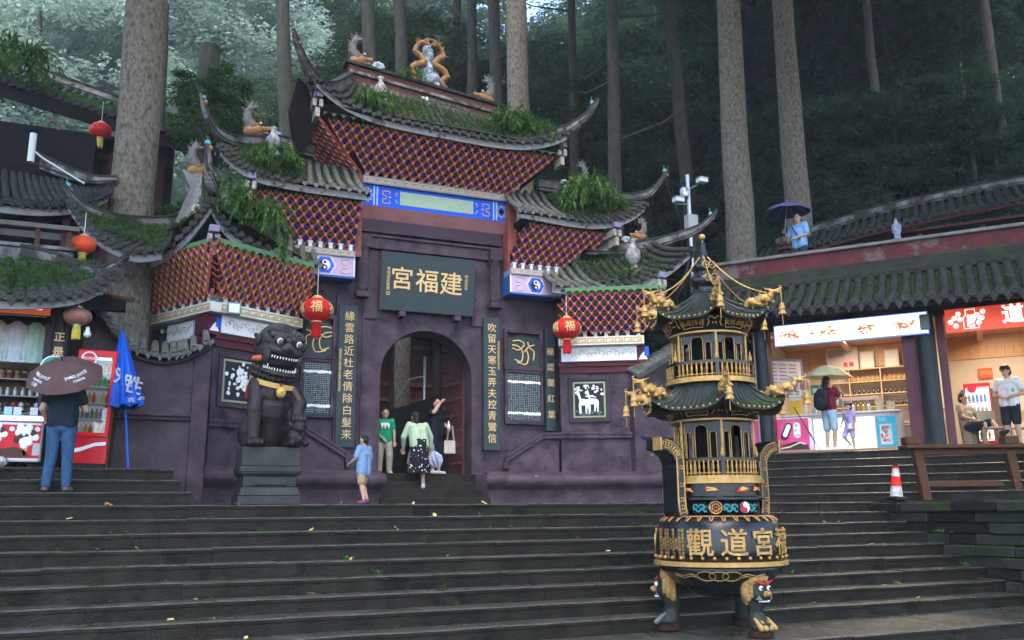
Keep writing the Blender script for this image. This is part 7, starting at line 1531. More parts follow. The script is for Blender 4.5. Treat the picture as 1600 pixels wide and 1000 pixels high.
# closed blue parasol leaning at the wall
up = thing('closed_parasol', 'closed bright blue parasol leaning against the purple wall', 'parasol', (-.13, 14.62, SZ)); ax = V(-.38, 14.64, 4.27) - V(-.13, 14.62, SZ); Tq = Matrix.Translation((-.13, 14.62, SZ)) @ ax.to_track_quat('Z', 'Y').to_matrix().to_4x4(); L = ax.length
MB().tube([(0, 0, 0), (0, 0, L)], .018, 8).build('pole', mat('blue_pole', (.01, .10, .50), rough=.3), up, M=Tq)
g = MB(); n = 48; rows = []; K = 10
for i in range(K + 1):
    a = i/K; rr_ = lerp(.03, .31, a**.85); z = L - a*(L*.56)
    rows += [(rr_*(1 + .22*a*math.cos(8*q))*math.cos(q), rr_*(.75)*(1 + .22*a*math.cos(8*q))*math.sin(q), z + .02*a*math.cos(8*q)) for q in [2*math.pi*k/n for k in range(n)]]
g.add(rows, [(i*n + k, i*n + (k + 1) % n, (i + 1)*n + (k + 1) % n, (i + 1)*n + k) for i in range(K) for k in range(n)]); cn = g.build('canopy', mat('blue_vinyl', (.008, .085, .50), (.006, .07, .42), rough=.3, scale=4), up, smooth=True, M=Tq)
cm = (Matrix.Rotation(0, 4, 'Z'))
fq = V(.26, -.965, 0).normalized()
def ontext(body, size, xo, zo, rot_=0):
    me = textmesh(body, size, white, extrude=.001, bold=.006); c_, s_ = math.cos(rot_), math.sin(rot_)
    for v in me.vertices:
        x = v.co.x*c_ - v.co.y*s_ + xo; z = v.co.x*s_ + v.co.y*c_ + zo; a = (L - z)/(L*.56); R_ = lerp(.03, .31, max(a, .01)**.85)
        v.co = (x, -R_*.75*(1 + .22*a)*math.sqrt(max(.04, 1 - (x/(R_*1.15))**2)) - .012, z)
    put('lettering', me, cn, Matrix.Translation((-.13, 14.62, SZ)) @ Matrix.Rotation(R(-6.5), 4, 'Y'))
ontext('妙', .26, -.13, L*.66, .35); ontext('胜', .30, .10, L*.58, -.3); ontext('畅爽一夏', .075, .12, L*.475, .05)
# football, bulb
o = MB().ball((-1.76, 14.27, SZ + .075), .075, 16).build('football', mat('football_panels', (.7, .7, .7), (.02, .02, .02), rough=.4, scale=14), smooth=True); tag(o, 'small black and white football at the left stall floor edge', 'ball')
bl = thing('light_bulb', 'pale hanging light bulb beside the brown lantern', 'light bulb', (-.83, 14.2, 4.1)); MB().lathe([(0, -.07), (.045, -.05), (.055, -.02), (.03, .04), (.022, .09)], 14, 0, Matrix.Translation((-.83, 14.2, 4.12))).build('bulb', mat('bulb_glass', (.62, .62, .55), rough=.2), bl, smooth=True); MB().tube([(-.83, 14.2, 4.2), (-.83, 14.2, 4.72)], .006, 5).build('cable', black, bl)
# ---- roofs above the stall
rf1 = thing('stall_roof', 'mossy tiled eave over the souvenir stall with upturned right corner', 'roof', (-2, 14.5, 4.5))
base1 = MB().box(-6, -1.0, 14.35, 15.3, 4.80, 4.86).build('boarding', wooddk, rf1)
slope(base1, pathf([(-4.5, 13.8, 4.5), (-3, 13.8, 4.5), (-1.9, 13.8, 4.50), (-1.4, 13.8, 4.55), (-1.0, 13.82, 4.64), (-.72, 13.85, 4.80), (-.5, 13.9, 5.02)]), pathf([(-4.5, 14.95, 5.3), (-3, 14.95, 5.3), (-2.0, 14.95, 5.3), (-1.6, 14.95, 5.3), (-1.3, 14.95, 5.28), (-1.1, 14.95, 5.26), (-.95, 14.9, 5.25)]), 17, r=.075, matf=lambda u: tilem, fh=.14, dripw=.075)
horn(base1, [(-1.9, 14.9, 5.42), (-1.2, 14.85, 5.3), (-.8, 14.5, 5.12), (-.52, 14.0, 5.12), (-.36, 13.8, 5.24)], .09, .10)
mosspatch(base1, lambda u, v: V(lerp(-2.3, -.8, u), 13.85, 4.52 + .2*max(0, u - .6)) + V(0, 1.0, .78)*v, 520, 31, .06, leaf_bush)
ter = thing('terrace_parapet', 'weathered mossy parapet with timber rail above the souvenir stall', 'parapet', (-2, 15.3, 5.3))
MB().box(-6, -1.2, 15.25, 15.5, 5.25, 5.62).build('parapet', ridgem, ter, bevel=.02); MB().box(-6, -1.15, 15.2, 15.55, 5.62, 5.68).build('coping', ridgem, ter, bevel=.01)
for x in (-3.2, -2.45, -1.75, -1.3): MB().box(x - .035, x + .035, 15.35, 15.42, 5.68, 6.0).build('baluster', wood, ter)
MB().box(-6, -1.15, 15.3, 15.46, 5.98, 6.06).build('rail', mat('grey_timber', (.14, .12, .11), (.1, .085, .08), rough=.7), ter, bevel=.01)
hall = thing('side_hall', 'dark timber upper hall with sweeping tiled roof at the left edge', 'building', (-3, 17, 5))
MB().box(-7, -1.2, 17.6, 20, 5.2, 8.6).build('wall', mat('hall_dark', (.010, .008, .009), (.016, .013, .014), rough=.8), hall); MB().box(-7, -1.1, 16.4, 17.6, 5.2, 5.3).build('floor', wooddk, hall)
for x in (-2.6, -1.5): MB().box(x - .06, x + .06, 16.9, 17.02, 5.3, 6.8).build('post', mat('post_maroon', (.06, .02, .02), rough=.5), hall)
MB().box(-7, -1.2, 16.98, 17.05, 6.28, 6.4).build('tie_beam', mat('tie_grey', (.10, .09, .09), rough=.6), hall)
hr = MB().box(-7, -1.6, 17.0, 18, 6.8, 6.9).build('roof', wooddk, hall)
slope(hr, pathf([(-5, 16.6, 6.80), (-3.5, 16.6, 6.78), (-2.5, 16.6, 6.76), (-1.9, 16.62, 6.78), (-1.4, 16.7, 6.9), (-1.05, 16.85, 7.1), (-.85, 17.0, 7.32)]), pathf([(-5, 18, 8.1), (-3.5, 18, 8.1), (-2.8, 18, 8.05), (-2.3, 17.9, 7.9), (-1.8, 17.7, 7.65), (-1.3, 17.5, 7.5), (-.95, 17.4, 7.45)]), 24, r=.07, matf=lambda u: tiled, fh=.15)
horn(hr, [(-2.7, 17.9, 8.25), (-2.2, 17.75, 8.0), (-1.6, 17.5, 7.72), (-1.15, 17.3, 7.58), (-.75, 17.2, 7.62)], .12, .16); horn(hr, [(-5, 18.1, 8.4), (-3, 18.1, 8.42), (-2.5, 18.1, 8.5), (-2.1, 18.1, 8.75)], .12, .14)
g = MB()
for i in range(14): a = i*.6; g.tube([(-2.0 + .12*math.cos(a), 18.1, 8.85 + .13*math.sin(a)), (-2.0 + .11*math.cos(a + .6), 18.1, 8.85 + .12*math.sin(a + .6))], .03, 6)
g.build('scroll_finial', mat('rust_scroll', (.14, .09, .06), rough=.7), hr)
o = MB().lathe([(.06, 0), (.06, .55)], 12, 0, Matrix.Translation((-2.2, 17.2, 7.75))).tube([(-2.2, 17.2, 8.0), (-2.0, 17.2, 7.85), (-1.3, 17.3, 7.5)], .018, 6).build('downpipe', mat('white_pipe', (.6, .62, .63), rough=.4), smooth='auto'); tag(o, 'white plastic pipe standing on the left hall roof', 'pipe')
big = thing('upper_hall', 'large dark hall with long grassy roof edge high behind the left trunk', 'building', (-4, 25, 8))
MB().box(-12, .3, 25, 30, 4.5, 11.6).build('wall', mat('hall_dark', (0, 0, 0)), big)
for i in range(7): MB().box(-7.6 + i*1.25, -7.42 + i*1.25, 24.86, 25, 4.5, 11.5).build('post', mat('post_maroon', (0, 0, 0)), big)
for z in (8.4, 9.6, 10.9): MB().box(-12, .3, 24.9, 25, z, z + .16).build('tie_beam', wooddk, big)
br = MB().box(-12, .2, 24.2, 25, 11.2, 11.3).build('roof', wooddk, big)
slope(br, lambda u: V(lerp(-9, .9, u), 23.4, lerp(13.0, 11.15, u)), lambda u: V(lerp(-9, 1.4, u), 26.5, lerp(14.9, 12.6, u)), 48, r=.08, matf=lambda u: tiled, fh=.35, fm=wooddk, caps=True)
mosspatch(br, lambda u, v: V(lerp(-4, .4, u), 23.5, lerp(12.05, 11.3, u)) + V(0, .8, .55)*v, 420, 41, .11, leaf_bam)
horn(br, [(-9, 26.5, 15.0), (-4, 26.5, 13.9), (1.4, 26.5, 12.7)], .14, .16, tip=.9)
fern('bamboo leaning over the upper hall roof at far left', -3.6, 23.4, 12.4, 1.0, 30, 51, droop=.9, name='bamboo')
# ---------------------------------------------------------------- right stalls, terrace, upper roof
FZ = LZ + 1.08
def rbox(g, x0, x1, y0, y1, z0, z1, mi=0): return g.box(x0, x1, y0, y1, z0, z1, mi, RF)
def rpart(nm, m, parent, *bx, bevel=0):
    g = MB()
    for b in bx: rbox(g, *b)
    return g.build(nm, m, parent, bevel=bevel)
tilew = mat('cream_wall_tile', (.55, .47, .36), (.48, .40, .30), rough=.35, scale=3)
rs = thing('snack_stall', 'open snack stall building with pine ceiling and maroon posts at right', 'stall', RF @ Matrix.Translation((1.5, 2, FZ)))
rpart('back_wall', tilew, rs, (-1.5, 7.2, 4.0, 4.1, FZ - .01, 5.6)); rpart('side_wall', tilew, rs, (-1.55, -1.45, .3, 4.0, FZ - .01, 5.6)); rpart('partition', tilew, rs, (2.15, 2.25, 2.6, 4.0, FZ - .01, 5.6))
for i in range(30):
    x = -1.45 + i*.29; rpart('ceiling_board', pine, rs, (x, x + .282, .1, 4.0, 5.62, 5.65))
for i in range(46):
    x = -1.45 + i*.19; rpart('wall_board', pine, rs, (x, x + .183, 3.96, 3.995, 5.05, 5.62))
for x in (.1, 3.1): rpart('beam', pine, rs, (x, x + .12, .35, 3.95, 5.45, 5.6))
mpost = mat('maroon_post', (.085, .025, .035), (.12, .04, .05), rough=.45, scale=3, dirt=(.3, .22, .18), dirta=-.25, dscale=5)
rpart('post', mpost, rs, (1.62, 1.88, .05, .35, FZ, 5.5), bevel=.01); rpart('post', mpost, rs, (2.30, 2.46, .05, .4, FZ, 5.5), bevel=.01); rpart('post', mpost, rs, (-1.42, -1.15, .05, .35, FZ, 5.5), bevel=.01)
MB().lathe([(.19, FZ), (.19, 5.5)], 24, 0, RF @ Matrix.Translation((2.08, -.02, 0))).build('black_column', mat('black_column_paint', (.012, .016, .018), (.02, .025, .027), rough=.35, scale=4, bump=.2), rs, smooth='auto')
MB().lathe([(.15, FZ), (.15, 5.5)], 20, 0, RF @ Matrix.Translation((-1.3, -.02, 0))).build('black_column', mat('black_column_paint', (0, 0, 0)), rs, smooth='auto')
rpart('lintel', wooddk, rs, (-2.0, 7.2, .0, .3, 5.48, 5.75))
rpart('hook_lamp', mat('lamp_grey', (0, 0, 0)), rs, (2.02, 2.2, -.42, -.2, 5.1, 5.42), bevel=.02)
# lit signs
s1 = thing('lit_sign', 'bright white lit food menu sign above the snack counter', 'sign', RF @ Matrix.Translation((.6, -.3, 5.2)))
rpart('frame', mat('sign_blue_edge', (.12, .25, .75), rough=.4, emit=.9), s1, (-.95, 2.18, -.30, -.22, 5.03, 5.50)); rpart('panel', mat('sign_lit_white', (.92, .95, 1.0), rough=.4, emit=1.5), s1, (-.93, 2.16, -.306, -.30, 5.05, 5.48))
r = random.Random(2)
for i in range(4):
    x = -.6 + i*.78; g = MB(); Md = RF @ Matrix.Translation((x, -.308, 5.26))
    g.lathe([(0, 0), (.28, 0)], 24, 0, Md @ Matrix.Rotation(R(90), 4, 'X') @ Matrix.Diagonal((1, .55, 1, 1)))
    for k in range(26): g.ball((r.gauss(0, .11), -.002, r.gauss(0, .05)), (r.uniform(.015, .05), .003, r.uniform(.01, .03)), 7, 1 + k % 2, Md)
    g.build('dish_picture', [mat('dish_white', (.9, .80, .70), rough=.4, emit=.75), mat('dish_orange', (.85, .42, .2), rough=.4, emit=.5), mat('dish_red', (.7, .2, .1), rough=.4, emit=.45)], s1)
s2 = thing('red_sign', 'orange-red shop sign with white circles above the right stall', 'sign', RF @ Matrix.Translation((4, -.3, 5.2)))
rpart('panel', mat('sign_red_lit', (.75, .09, .045), rough=.4, emit=.7), s2, (2.50, 6.5, -.31, -.22, 5.0, 5.48)); wl = mat('sign_white', (0, 0, 0))
g = MB()
for a, b in ((.10, .20), (.20, .27), (.22, .12), (.33, .24), (.30, .35), (.66, .24), (.76, .30), (.86, .24), (.78, .15), (.9, .36)): g.lathe([(.05, 0), (.05, .004), (0, .004)], 18, 0, RF @ Matrix.Translation((2.52 + a*.75, -.312, 5.0 + b*1.05)) @ Matrix.Rotation(R(90), 4, 'X'))
g.build('white_circles', wl, s2)
g = MB(); X0 = 2.88; g.tube([(X0, -.316, 5.44), (X0, -.316, 5.34), (X0 - .05, -.316, 5.28), (X0 - .05, -.316, 5.05), (X0 + .22, -.316, 5.05), (X0 + .22, -.316, 5.28), (X0 + .17, -.316, 5.34), (X0 + .17, -.316, 5.44), (X0, -.316, 5.44)], .010, 5, 0, RF); g.build('bottle_outline', wl, s2)
text('lettering', '好\n酱', .15, wl, s2, RF @ face((2.965, -.318, 5.19), (1, 0, 0)), bold=.006, line=.9)
text('lettering', '道源', .40, wl, s2, RF @ face((3.92, -.316, 5.25), (1, 0, 0)), bold=.012)
# serving counter with lit panel
ct = thing('serving_counter', 'cream serving counter with glowing white front panel', 'counter', RF @ Matrix.Translation((.4, .9, FZ)))
rpart('body', mat('counter_cream', (.55, .50, .46), rough=.4), ct, (-1.1, 1.15, .82, 1.4, FZ, FZ + .86), bevel=.01)
MB().lathe([(.29, FZ), (.29, FZ + .86)], 20, 0, RF @ Matrix.Translation((1.15, 1.11, 0))).build('rounded_end', mat('counter_cream', (0, 0, 0)), ct, smooth='auto')
rpart('top', mat('counter_top', (.62, .58, .55), rough=.25), ct, (-1.15, 1.42, .76, 1.46, FZ + .86, FZ + .91), bevel=.015)
rpart('lit_panel', mat('panel_glow', (.93, .96, 1.0), rough=.4, emit=1.6), ct, (-.42, .86, .812, .818, FZ + .10, FZ + .78))
po = rpart('poster', mat('poster_cyan', (.04, .42, .58), (.05, .5, .62), rough=.35, scale=3), ct, (.90, 1.30, .795, .81, FZ + .12, FZ + .78))
g = MB(); rbox(g, .96, 1.2, .79, .795, FZ + .16, FZ + .6, 0); r = random.Random(9)
for k in range(16): g.ball((1.07 + r.uniform(-.08, .08), .788, FZ + .22 + r.uniform(0, .3)), (.025, .003, .03), 7, 1 + k % 3, RF)
g.build('poster_print', [white, mat('print_orange', (.75, .3, .06), rough=.4), mat('print_green', (.1, .45, .2), rough=.4), mat('print_red', (.7, .06, .08), rough=.4)], po)
text('lettering', '饮品', .09, white, po, RF @ face((1.02, .786, FZ + .70), (1, 0, 0)), bold=.002); text('lettering', '鲜榨', .08, mat('print_red', (0, 0, 0)), po, RF @ face((1.08, .784, FZ + .52), (1, 0, 0)), bold=.002)
# pink ice-cream freezer
f2 = thing('ice_cream_freezer', 'crimson ice-cream freezer panel left of the glowing counter', 'freezer', RF @ Matrix.Translation((-1, .5, FZ)))
rpart('cabinet', white, f2, (-1.75, -.45, .36, .9, FZ + .06, FZ + .80), bevel=.015); pn = rpart('print', mat('crimson_print', (.62, .02, .12), (.72, .10, .28), rough=.3, scale=2.2), f2, (-1.73, -.47, .35, .358, FZ + .08, FZ + .78)); rpart('foot', black, f2, (-1.7, -.5, .4, .85, FZ, FZ + .06))
g = MB(); Md = RF @ Matrix.Translation((-.95, .345, FZ + .5)) @ Matrix.Rotation(R(25), 4, 'Y')
g.prism(arc(0, .12, .085, 0, math.pi, 10) + arc(0, -.12, .085, math.pi, 2*math.pi, 10), -.004, 0, 0, Md).prism(arc(0, .12, .05, 0, math.pi, 10) + arc(0, -.08, .05, math.pi, 2*math.pi, 10), -.007, -.004, 1, Md)
Md2 = RF @ Matrix.Translation((-.72, .345, FZ + .52)); g.prism(arc(0, .10, .075, 0, math.pi, 10) + arc(0, -.10, .075, math.pi, 2*math.pi, 10), -.004, 0, 1, Md2)
for k in range(12): g.ball((r.uniform(-.05, .05), -.005, r.uniform(-.14, .14)), (.012, .003, .012), 6, 0, Md2)
Md3 = RF @ Matrix.Translation((-1.22, .345, FZ + .33)) @ Matrix.Rotation(R(-70), 4, 'Y'); g.prism([(-.06, .1), (0, -.2), (.06, .1)], -.004, 0, 2, Md3)
g.prism([(-.5, 0), (-.3, .12), (-.05, .18), (.2, .12), (.25, 0)], -.003, 0, 0, RF @ Matrix.Translation((-.73, .346, FZ + .09))); g.tube([(-1.1, .343, FZ + .12), (-.9, .343, FZ + .15), (-.68, .343, FZ + .24), (-.55, .343, FZ + .2)], .015, 4, 1, RF)
g.build('ice_cream_picture', [mat('choc_print', (0, 0, 0)), mat('cream_print', (0, 0, 0)), mat('cone_print', (0, 0, 0))], pn)
# shelving with bottles and boxes
sv = thing('bottle_shelves', 'pale wooden wall shelves of small bottles in the snack stall', 'shelf', RF @ Matrix.Translation((1, 3.7, FZ))); shm = mat('shelf_pine', (.55, .40, .25), (.48, .34, .2), rough=.4, scale=4)
for z in (3.55, 3.98, 4.30, 4.62, 4.95): rpart('shelf_board', shm, sv, (-.35, 2.12, 3.62, 3.95, z, z + .025))
for x in (-.35, .1, .85, 1.6, 2.10): rpart('upright', shm, sv, (x, x + .025, 3.62, 3.95, 3.0, 4.95))
btm = MB().lathe([(.03, 0), (.045, .02), (.045, .07), (.016, .11), (.014, .15), (0, .15)], 10, 0).lathe([(.017, .15), (.017, .18), (0, .18)], 8, 1)
bmesh_a = btm.mesh('bottle', [mat('gold_liquor', (.45, .24, .06), rough=.2), mat('red_cap', (.5, .03, .03), rough=.4)], True); bmesh_b = MB().lathe([(.03, 0), (.04, .03), (.036, .08), (.014, .12), (.014, .16), (0, .165)], 10, 0).mesh('bottle', mat('dark_glass', (.03, .022, .015), rough=.15), True)
rows_ = ((4.645, 'top'), (4.325, 'middle'), (4.005, 'lower'))
for z, nm in rows_:
    for sec, (x0, x1) in enumerate(((.14, .84), (.89, 1.59), (1.64, 2.09))):
        for i in range(6 if sec < 2 else 4):
            o = put('bottle', bmesh_a if (sec == 2 or z > 4.6) else bmesh_b, None, RF @ Matrix.Translation((lerp(x0 + .06, x1 - .06, i/(5 if sec < 2 else 3)), 3.75, z)))
            tag(o, '%s bottle on the %s shelf, %s bay' % ('golden red-capped' if (sec == 2 or z > 4.6) else 'dark glass', nm, ('left', 'middle', 'right')[sec]), 'bottle', 'bottles on the pale shelves')
for i in range(5):
    o = put('gift_box', MB().box(-.05, .05, -.05, .05, 0, .14 + .04*(i % 2), 0).box(-.03, .03, -.052, -.05, .03, .1, 1).mesh('gift_box', [mat('box_maroon', (.16, .02, .02), rough=.5), tan]), None, RF @ Matrix.Translation((1.66 + i*.1, 3.70, 3.576))); tag(o, 'small maroon gift box on the lowest pale shelf', 'box', 'gift boxes on the lowest shelf')
for i, (x, lab) in enumerate(((.42, 'white framed picture leaning above the shelves, leftmost of three'), (1.0, 'white framed picture leaning above the shelves, middle of three'), (1.55, 'white framed picture leaning above the shelves, rightmost of three'))):
    p = thing('framed_picture', lab, 'picture', RF @ Matrix.Translation((x + .15, 3.75, 4.98)), 'pictures on the shelf top'); T = RF @ Matrix.Translation((x + .15, 3.72, 4.98)) @ Matrix.Rotation(R(-10), 4, 'X'); MB().box(-.17, .17, 0, .02, 0, .46, 0, T).build('board', mat('picture_grey', (.50, .50, .48), rough=.4), p); g = MB().box(-.14, .14, -.004, 0, .03, .43, 0, T).lathe([(.05, 0), (.07, .06), (.03, .12), (.03, .16)], 12, 1, T @ Matrix.Translation((0, -.0, .14)) @ Matrix.Diagonal((1, .06, 1, 1))); g.build('print', [mat('picture_white', (.66, .66, .62), rough=.4), mat('picture_gold', (.5, .42, .2), rough=.4)], p)
p = thing('notice_poster', 'large pale pink poster leaning above the left shelves', 'poster', RF @ Matrix.Translation((-.1, 3.75, 4.98))); T = RF @ Matrix.Translation((-.0, 3.70, 4.98)) @ Matrix.Rotation(R(-10), 4, 'X'); MB().box(-.42, .36, 0, .015, 0, .62, 0, T).build('sheet', mat('poster_pale', (.66, .56, .55), (.62, .5, .5), rough=.4), p); g = MB()
for i in range(7): g.box(-.36, .02, -.003, 0, .54 - i*.03, .55 - i*.03, 0, T)
for x in (.0, .14): g.box(x, x + .1, -.003, 0, .08, .2, 1, T)
g.build('print', [mat('print_dark', (.2, .17, .17), rough=.5), mat('print_red', (0, 0, 0))], p)
# menu board on the side wall
mb_ = thing('menu_board', 'slanted grey-framed menu board on the left side wall of the snack stall', 'board', RF @ Matrix.Translation((-1.4, 1.2, 4.6))); T = RF @ Matrix.Translation((-1.42, .75, 4.05)) @ Matrix.Rotation(R(42), 4, 'Z')
MB().box(0, 1.0, -.03, 0, 0, .92, 0, T).build('frame', mat('board_frame', (.16, .19, .25), rough=.4), mb_); MB().box(.06, .94, -.036, -.03, .06, .86, 0, T).build('sheet', mat('board_sheet', (.58, .53, .53), rough=.4), mb_); g = MB()
for i in range(8):
    for q in (.1, .36, .62): g.box(q, q + .2, -.04, -.036, .76 - i*.085, .785 - i*.085, 0 if i < 6 else 1, T)
g.build('print', [mat('print_dark', (0, 0, 0)), mat('print_red', (0, 0, 0))], mb_)
# things on the counter
CZ = FZ + .912
o = MB().box(-.95, -.68, .95, .99, CZ, CZ + .42, 0, RF).box(-.95, -.68, .95, .99, CZ + .42, CZ + .95, 1, RF).box(-.93, -.70, .945, .95, CZ + .34, CZ + .39, 1, RF)
for i in range(7): o.box(-.92, -.84, .944, .95, CZ + .48 + i*.06, CZ + .50 + i*.06, 2, RF); o.box(-.80, -.72, .944, .95, CZ + .48 + i*.06, CZ + .50 + i*.06, 2, RF)
o = o.build('menu_stand', [mat('menu_yellow', (.72, .44, .02), rough=.4), white, mat('print_dark', (0, 0, 0))]); tag(o, 'yellow and white menu stand at the left end of the counter', 'menu stand')
o = MB().ball((-.62, 1.15, CZ + .75), (.14, .12, .16), 12, 0, RF).lathe([(.05, CZ), (.05, CZ + .6)], 10, 1, RF @ Matrix.Translation((-.62, 1.15, 0))).build('plush_display', [mat('pink_plush', (.5, .3, .28), (.42, .24, .22), rough=.9, bump=.6), white], smooth=True); tag(o, 'pink fluffy display on a stand behind the menu stand', 'display')
for i, (x, c, lab) in enumerate(((-.36, (.03, .36, .16), 'green payment card stand on the counter'), (-.16, (.04, .2, .5), 'blue payment card stand on the counter'))):
    o = MB().box(x - .09, x + .09, 1.0, 1.03, CZ + .45, CZ + .68, 0, RF).box(x - .05, x + .05, .994, 1.0, CZ + .50, CZ + .6, 1, RF).box(x - .012, x + .012, 1.01, 1.02, CZ, CZ + .45, 2, RF).build('card_stand', [mat('pay_%d' % i, c, rough=.4), white, steel]); tag(o, lab, 'card stand')
for i in range(4):
    o = MB().lathe([(.07, 0), (.075, .02), (.075, .15), (.05, .18), (.05, .2), (0, .2)], 14, 0, RF @ Matrix.Translation((-.42 + .15*i, 1.2, CZ + .2*(i % 2)))).build('storage_jar', mat('jar_teal', (.30, .42, .40), (.5, .5, .44), rough=.25, scale=12), smooth='auto'); tag(o, 'glass storage jar on the counter behind the woman', 'jar', 'storage jars on the counter')
for i in range(5):
    o = MB().lathe([(.04, 0), (.05, .03), (.055, .16), (.03, .18), (.03, .20), (0, .2)], 12, 0, RF @ Matrix.Translation((.30 + .11*i, 1.18, CZ))).build('drink_jar', mat('drink_%s' % ('amber', 'pale', 'brown', 'amber', 'pale')[i], (0, 0, 0)), smooth='auto'); tag(o, 'lidded drink jar in a row on the counter', 'jar', 'drink jars on the counter')
for x, n_ in ((.98, 5), (1.2, 3)):
    for i in range(n_): o = MB().lathe([(.075, 0), (.09, .085), (.095, .09), (.095, .10), (.085, .095)], 16, 0, RF @ Matrix.Translation((x, 1.1, CZ + i*.055))).build('paper_bowl', mat('kraft_bowl', (.62, .50, .32), rough=.6), smooth='auto'); tag(o, 'cream paper bowl in the %s stack on the counter' % ('taller' if n_ == 5 else 'shorter'), 'bowl', 'stacked paper bowls')
o = MB().box(.15, .95, 1.25, 1.32, CZ + .30, CZ + .38, 0, RF).box(.17, .20, 1.26, 1.3, CZ, CZ + .30, 1, RF).box(.9, .93, 1.26, 1.3, CZ, CZ + .30, 1, RF).build('sneeze_guard', [mat('peach_tube', (.75, .5, .38), rough=.4), steel]); tag(o, 'peach tube guard rail above the counter top', 'guard rail')
# selfie stick / pole, stall fridge, chairs, red notice
o = MB().tube([RF @ V(-.22, .20, FZ), RF @ V(-.72, .16, FZ + 1.02)], .012, 6).tube([RF @ V(-.40, .19, FZ + .36), RF @ V(-.44, .19, FZ + .44)], .018, 6).build('walking_pole', black); tag(o, 'thin black pole leaning beside the woman with the backpack', 'pole')
ff = RF @ Matrix.Translation((2.95, 2.3, FZ)); fg2 = thing('drinks_fridge', 'red drinks fridge with lit shelves inside the right stall', 'fridge', ff)
MB().box(-.27, -.24, 0, .5, 0, 1.55).box(.24, .27, 0, .5, 0, 1.55).box(-.24, .24, 0, .5, 1.46, 1.55).box(-.24, .24, 0, .5, 0, .25).box(-.24, .24, .46, .5, .25, 1.46).build('cabinet', red, fg2, M=ff); MB().box(-.235, .235, .43, .455, .25, 1.46).box(.20, .235, .02, .43, .25, 1.46).build('liner', mat('liner_lit', (.85, .88, .9), rough=.4, emit=1.4), fg2, M=ff)
MB().box(-.24, .24, -.01, -.005, .25, 1.46).build('pane', gl, fg2, M=ff); MB().lathe([(.09, 0), (.09, .02), (0, .02)], 20, 0, ff @ Matrix.Translation((-.1, -.012, 1.42)) @ Matrix.Rotation(R(90), 4, 'X')).build('round_badge', mat('badge_red', (.5, .02, .05), rough=.3), fg2)
for si, z in enumerate((.3, .58, .86, 1.14)):
    MB().box(-.23, .23, .03, .42, z - .012, z).build('shelf', white, fg2, M=ff)
    for i in range(5):
        cn_ = ('amber', 'pale', 'brown', 'blue')[si]; o = MB().lathe([(.03, 0), (.032, .12), (.014, .16), (.014, .18), (0, .18)], 10, 0, ff @ Matrix.Translation((-.17 + i*.08, .12, z))).build('bottle', mat('drink_' + cn_, (0, 0, 0)), smooth='auto'); tag(o, '%s bottle on shelf %s of the right stall fridge' % (cn_, ('one from the bottom', 'two from the bottom', 'three from the bottom', 'at the top')[si]), 'bottle', 'bottles in the right stall fridge')
def chair(label, T, m):
    t = thing('folding_chair', label, 'chair', T)
    MB().box(-.2, .2, -.2, .2, .43, .46).build('seat', m, t, M=T); MB().box(-.2, .2, .19, .21, .62, .84).build('backrest', m, t, M=T)
    for s in (-.19, .19): MB().tube([(s, -.2, 0), (s, .2, .5), (s, .22, .85)], .012, 6).build('leg', steel, t, M=T); MB().tube([(s, .22, 0), (s, -.18, .45)], .012, 6).build('leg', steel, t, M=T)
chair('folding chair with pale seat behind the seated person', RF @ Matrix.Translation((3.15, 1.3, FZ)) @ Matrix.Rotation(R(30), 4, 'Z'), mat('chair_tan', (.4, .33, .22), rough=.6)); chair('yellow-framed folding chair behind the man in white', RF @ Matrix.Translation((3.75, 1.7, FZ)) @ Matrix.Rotation(R(-20), 4, 'Z'), mat('chair_yellow', (.55, .42, .14), rough=.5))
st_ = thing('stool', 'low wooden stool under the seated person', 'stool', RF @ Matrix.Translation((2.75, 1.6, FZ))); T = RF @ Matrix.Translation((2.72, 1.62, FZ)); MB().box(-.17, .17, -.17, .17, .36, .40).build('seat', wood, st_, M=T)
for a in (-.14, .14):
    for b in (-.14, .14): MB().box(a - .02, a + .02, b - .02, b + .02, 0, .36).build('leg', wood, st_, M=T)
o = MB().box(3.05, 3.35, 3.93, 3.95, 4.55, 4.80, 0, RF).build('notice', mat('notice_red', (.62, .10, .03), rough=.5)); tag(o, 'small orange-red notice on the cream wall behind the man in white', 'notice'); text('lettering', '吸烟有害\n请勿吸烟', .065, gold, o, RF @ face((3.2, 3.925, 4.68), (1, 0, 0)))
o = rpart('doorway', mat('dark_door', (.12, .09, .07), (.09, .07, .055), rough=.6), None, (2.62, 3.6, 3.9, 3.96, FZ, 4.30)); tag(o, 'dim doorway behind the man in white', 'door')
# stall lamps (lit in the photograph)
for x in (.6, 3.6):
    la = bpy.data.lights.new('stall_lamp', 'AREA'); la.energy = 28; la.size = .7; la.color = (1, .80, .58); lo_ = bpy.data.objects.new('stall_lamp', la); COL.objects.link(lo_); lo_.matrix_world = RF @ Matrix.Translation((x, 2.0, 5.58))
    o = rpart('ceiling_lamp', mat('lamp_lit', (1, .86, .68), rough=.4, emit=6), None, (x - .35, x + .35, 1.9, 2.1, 5.595, 5.615)); tag(o, 'lit ceiling lamp in the %s stall' % ('snack' if x < 1 else 'right-hand'), 'lamp')
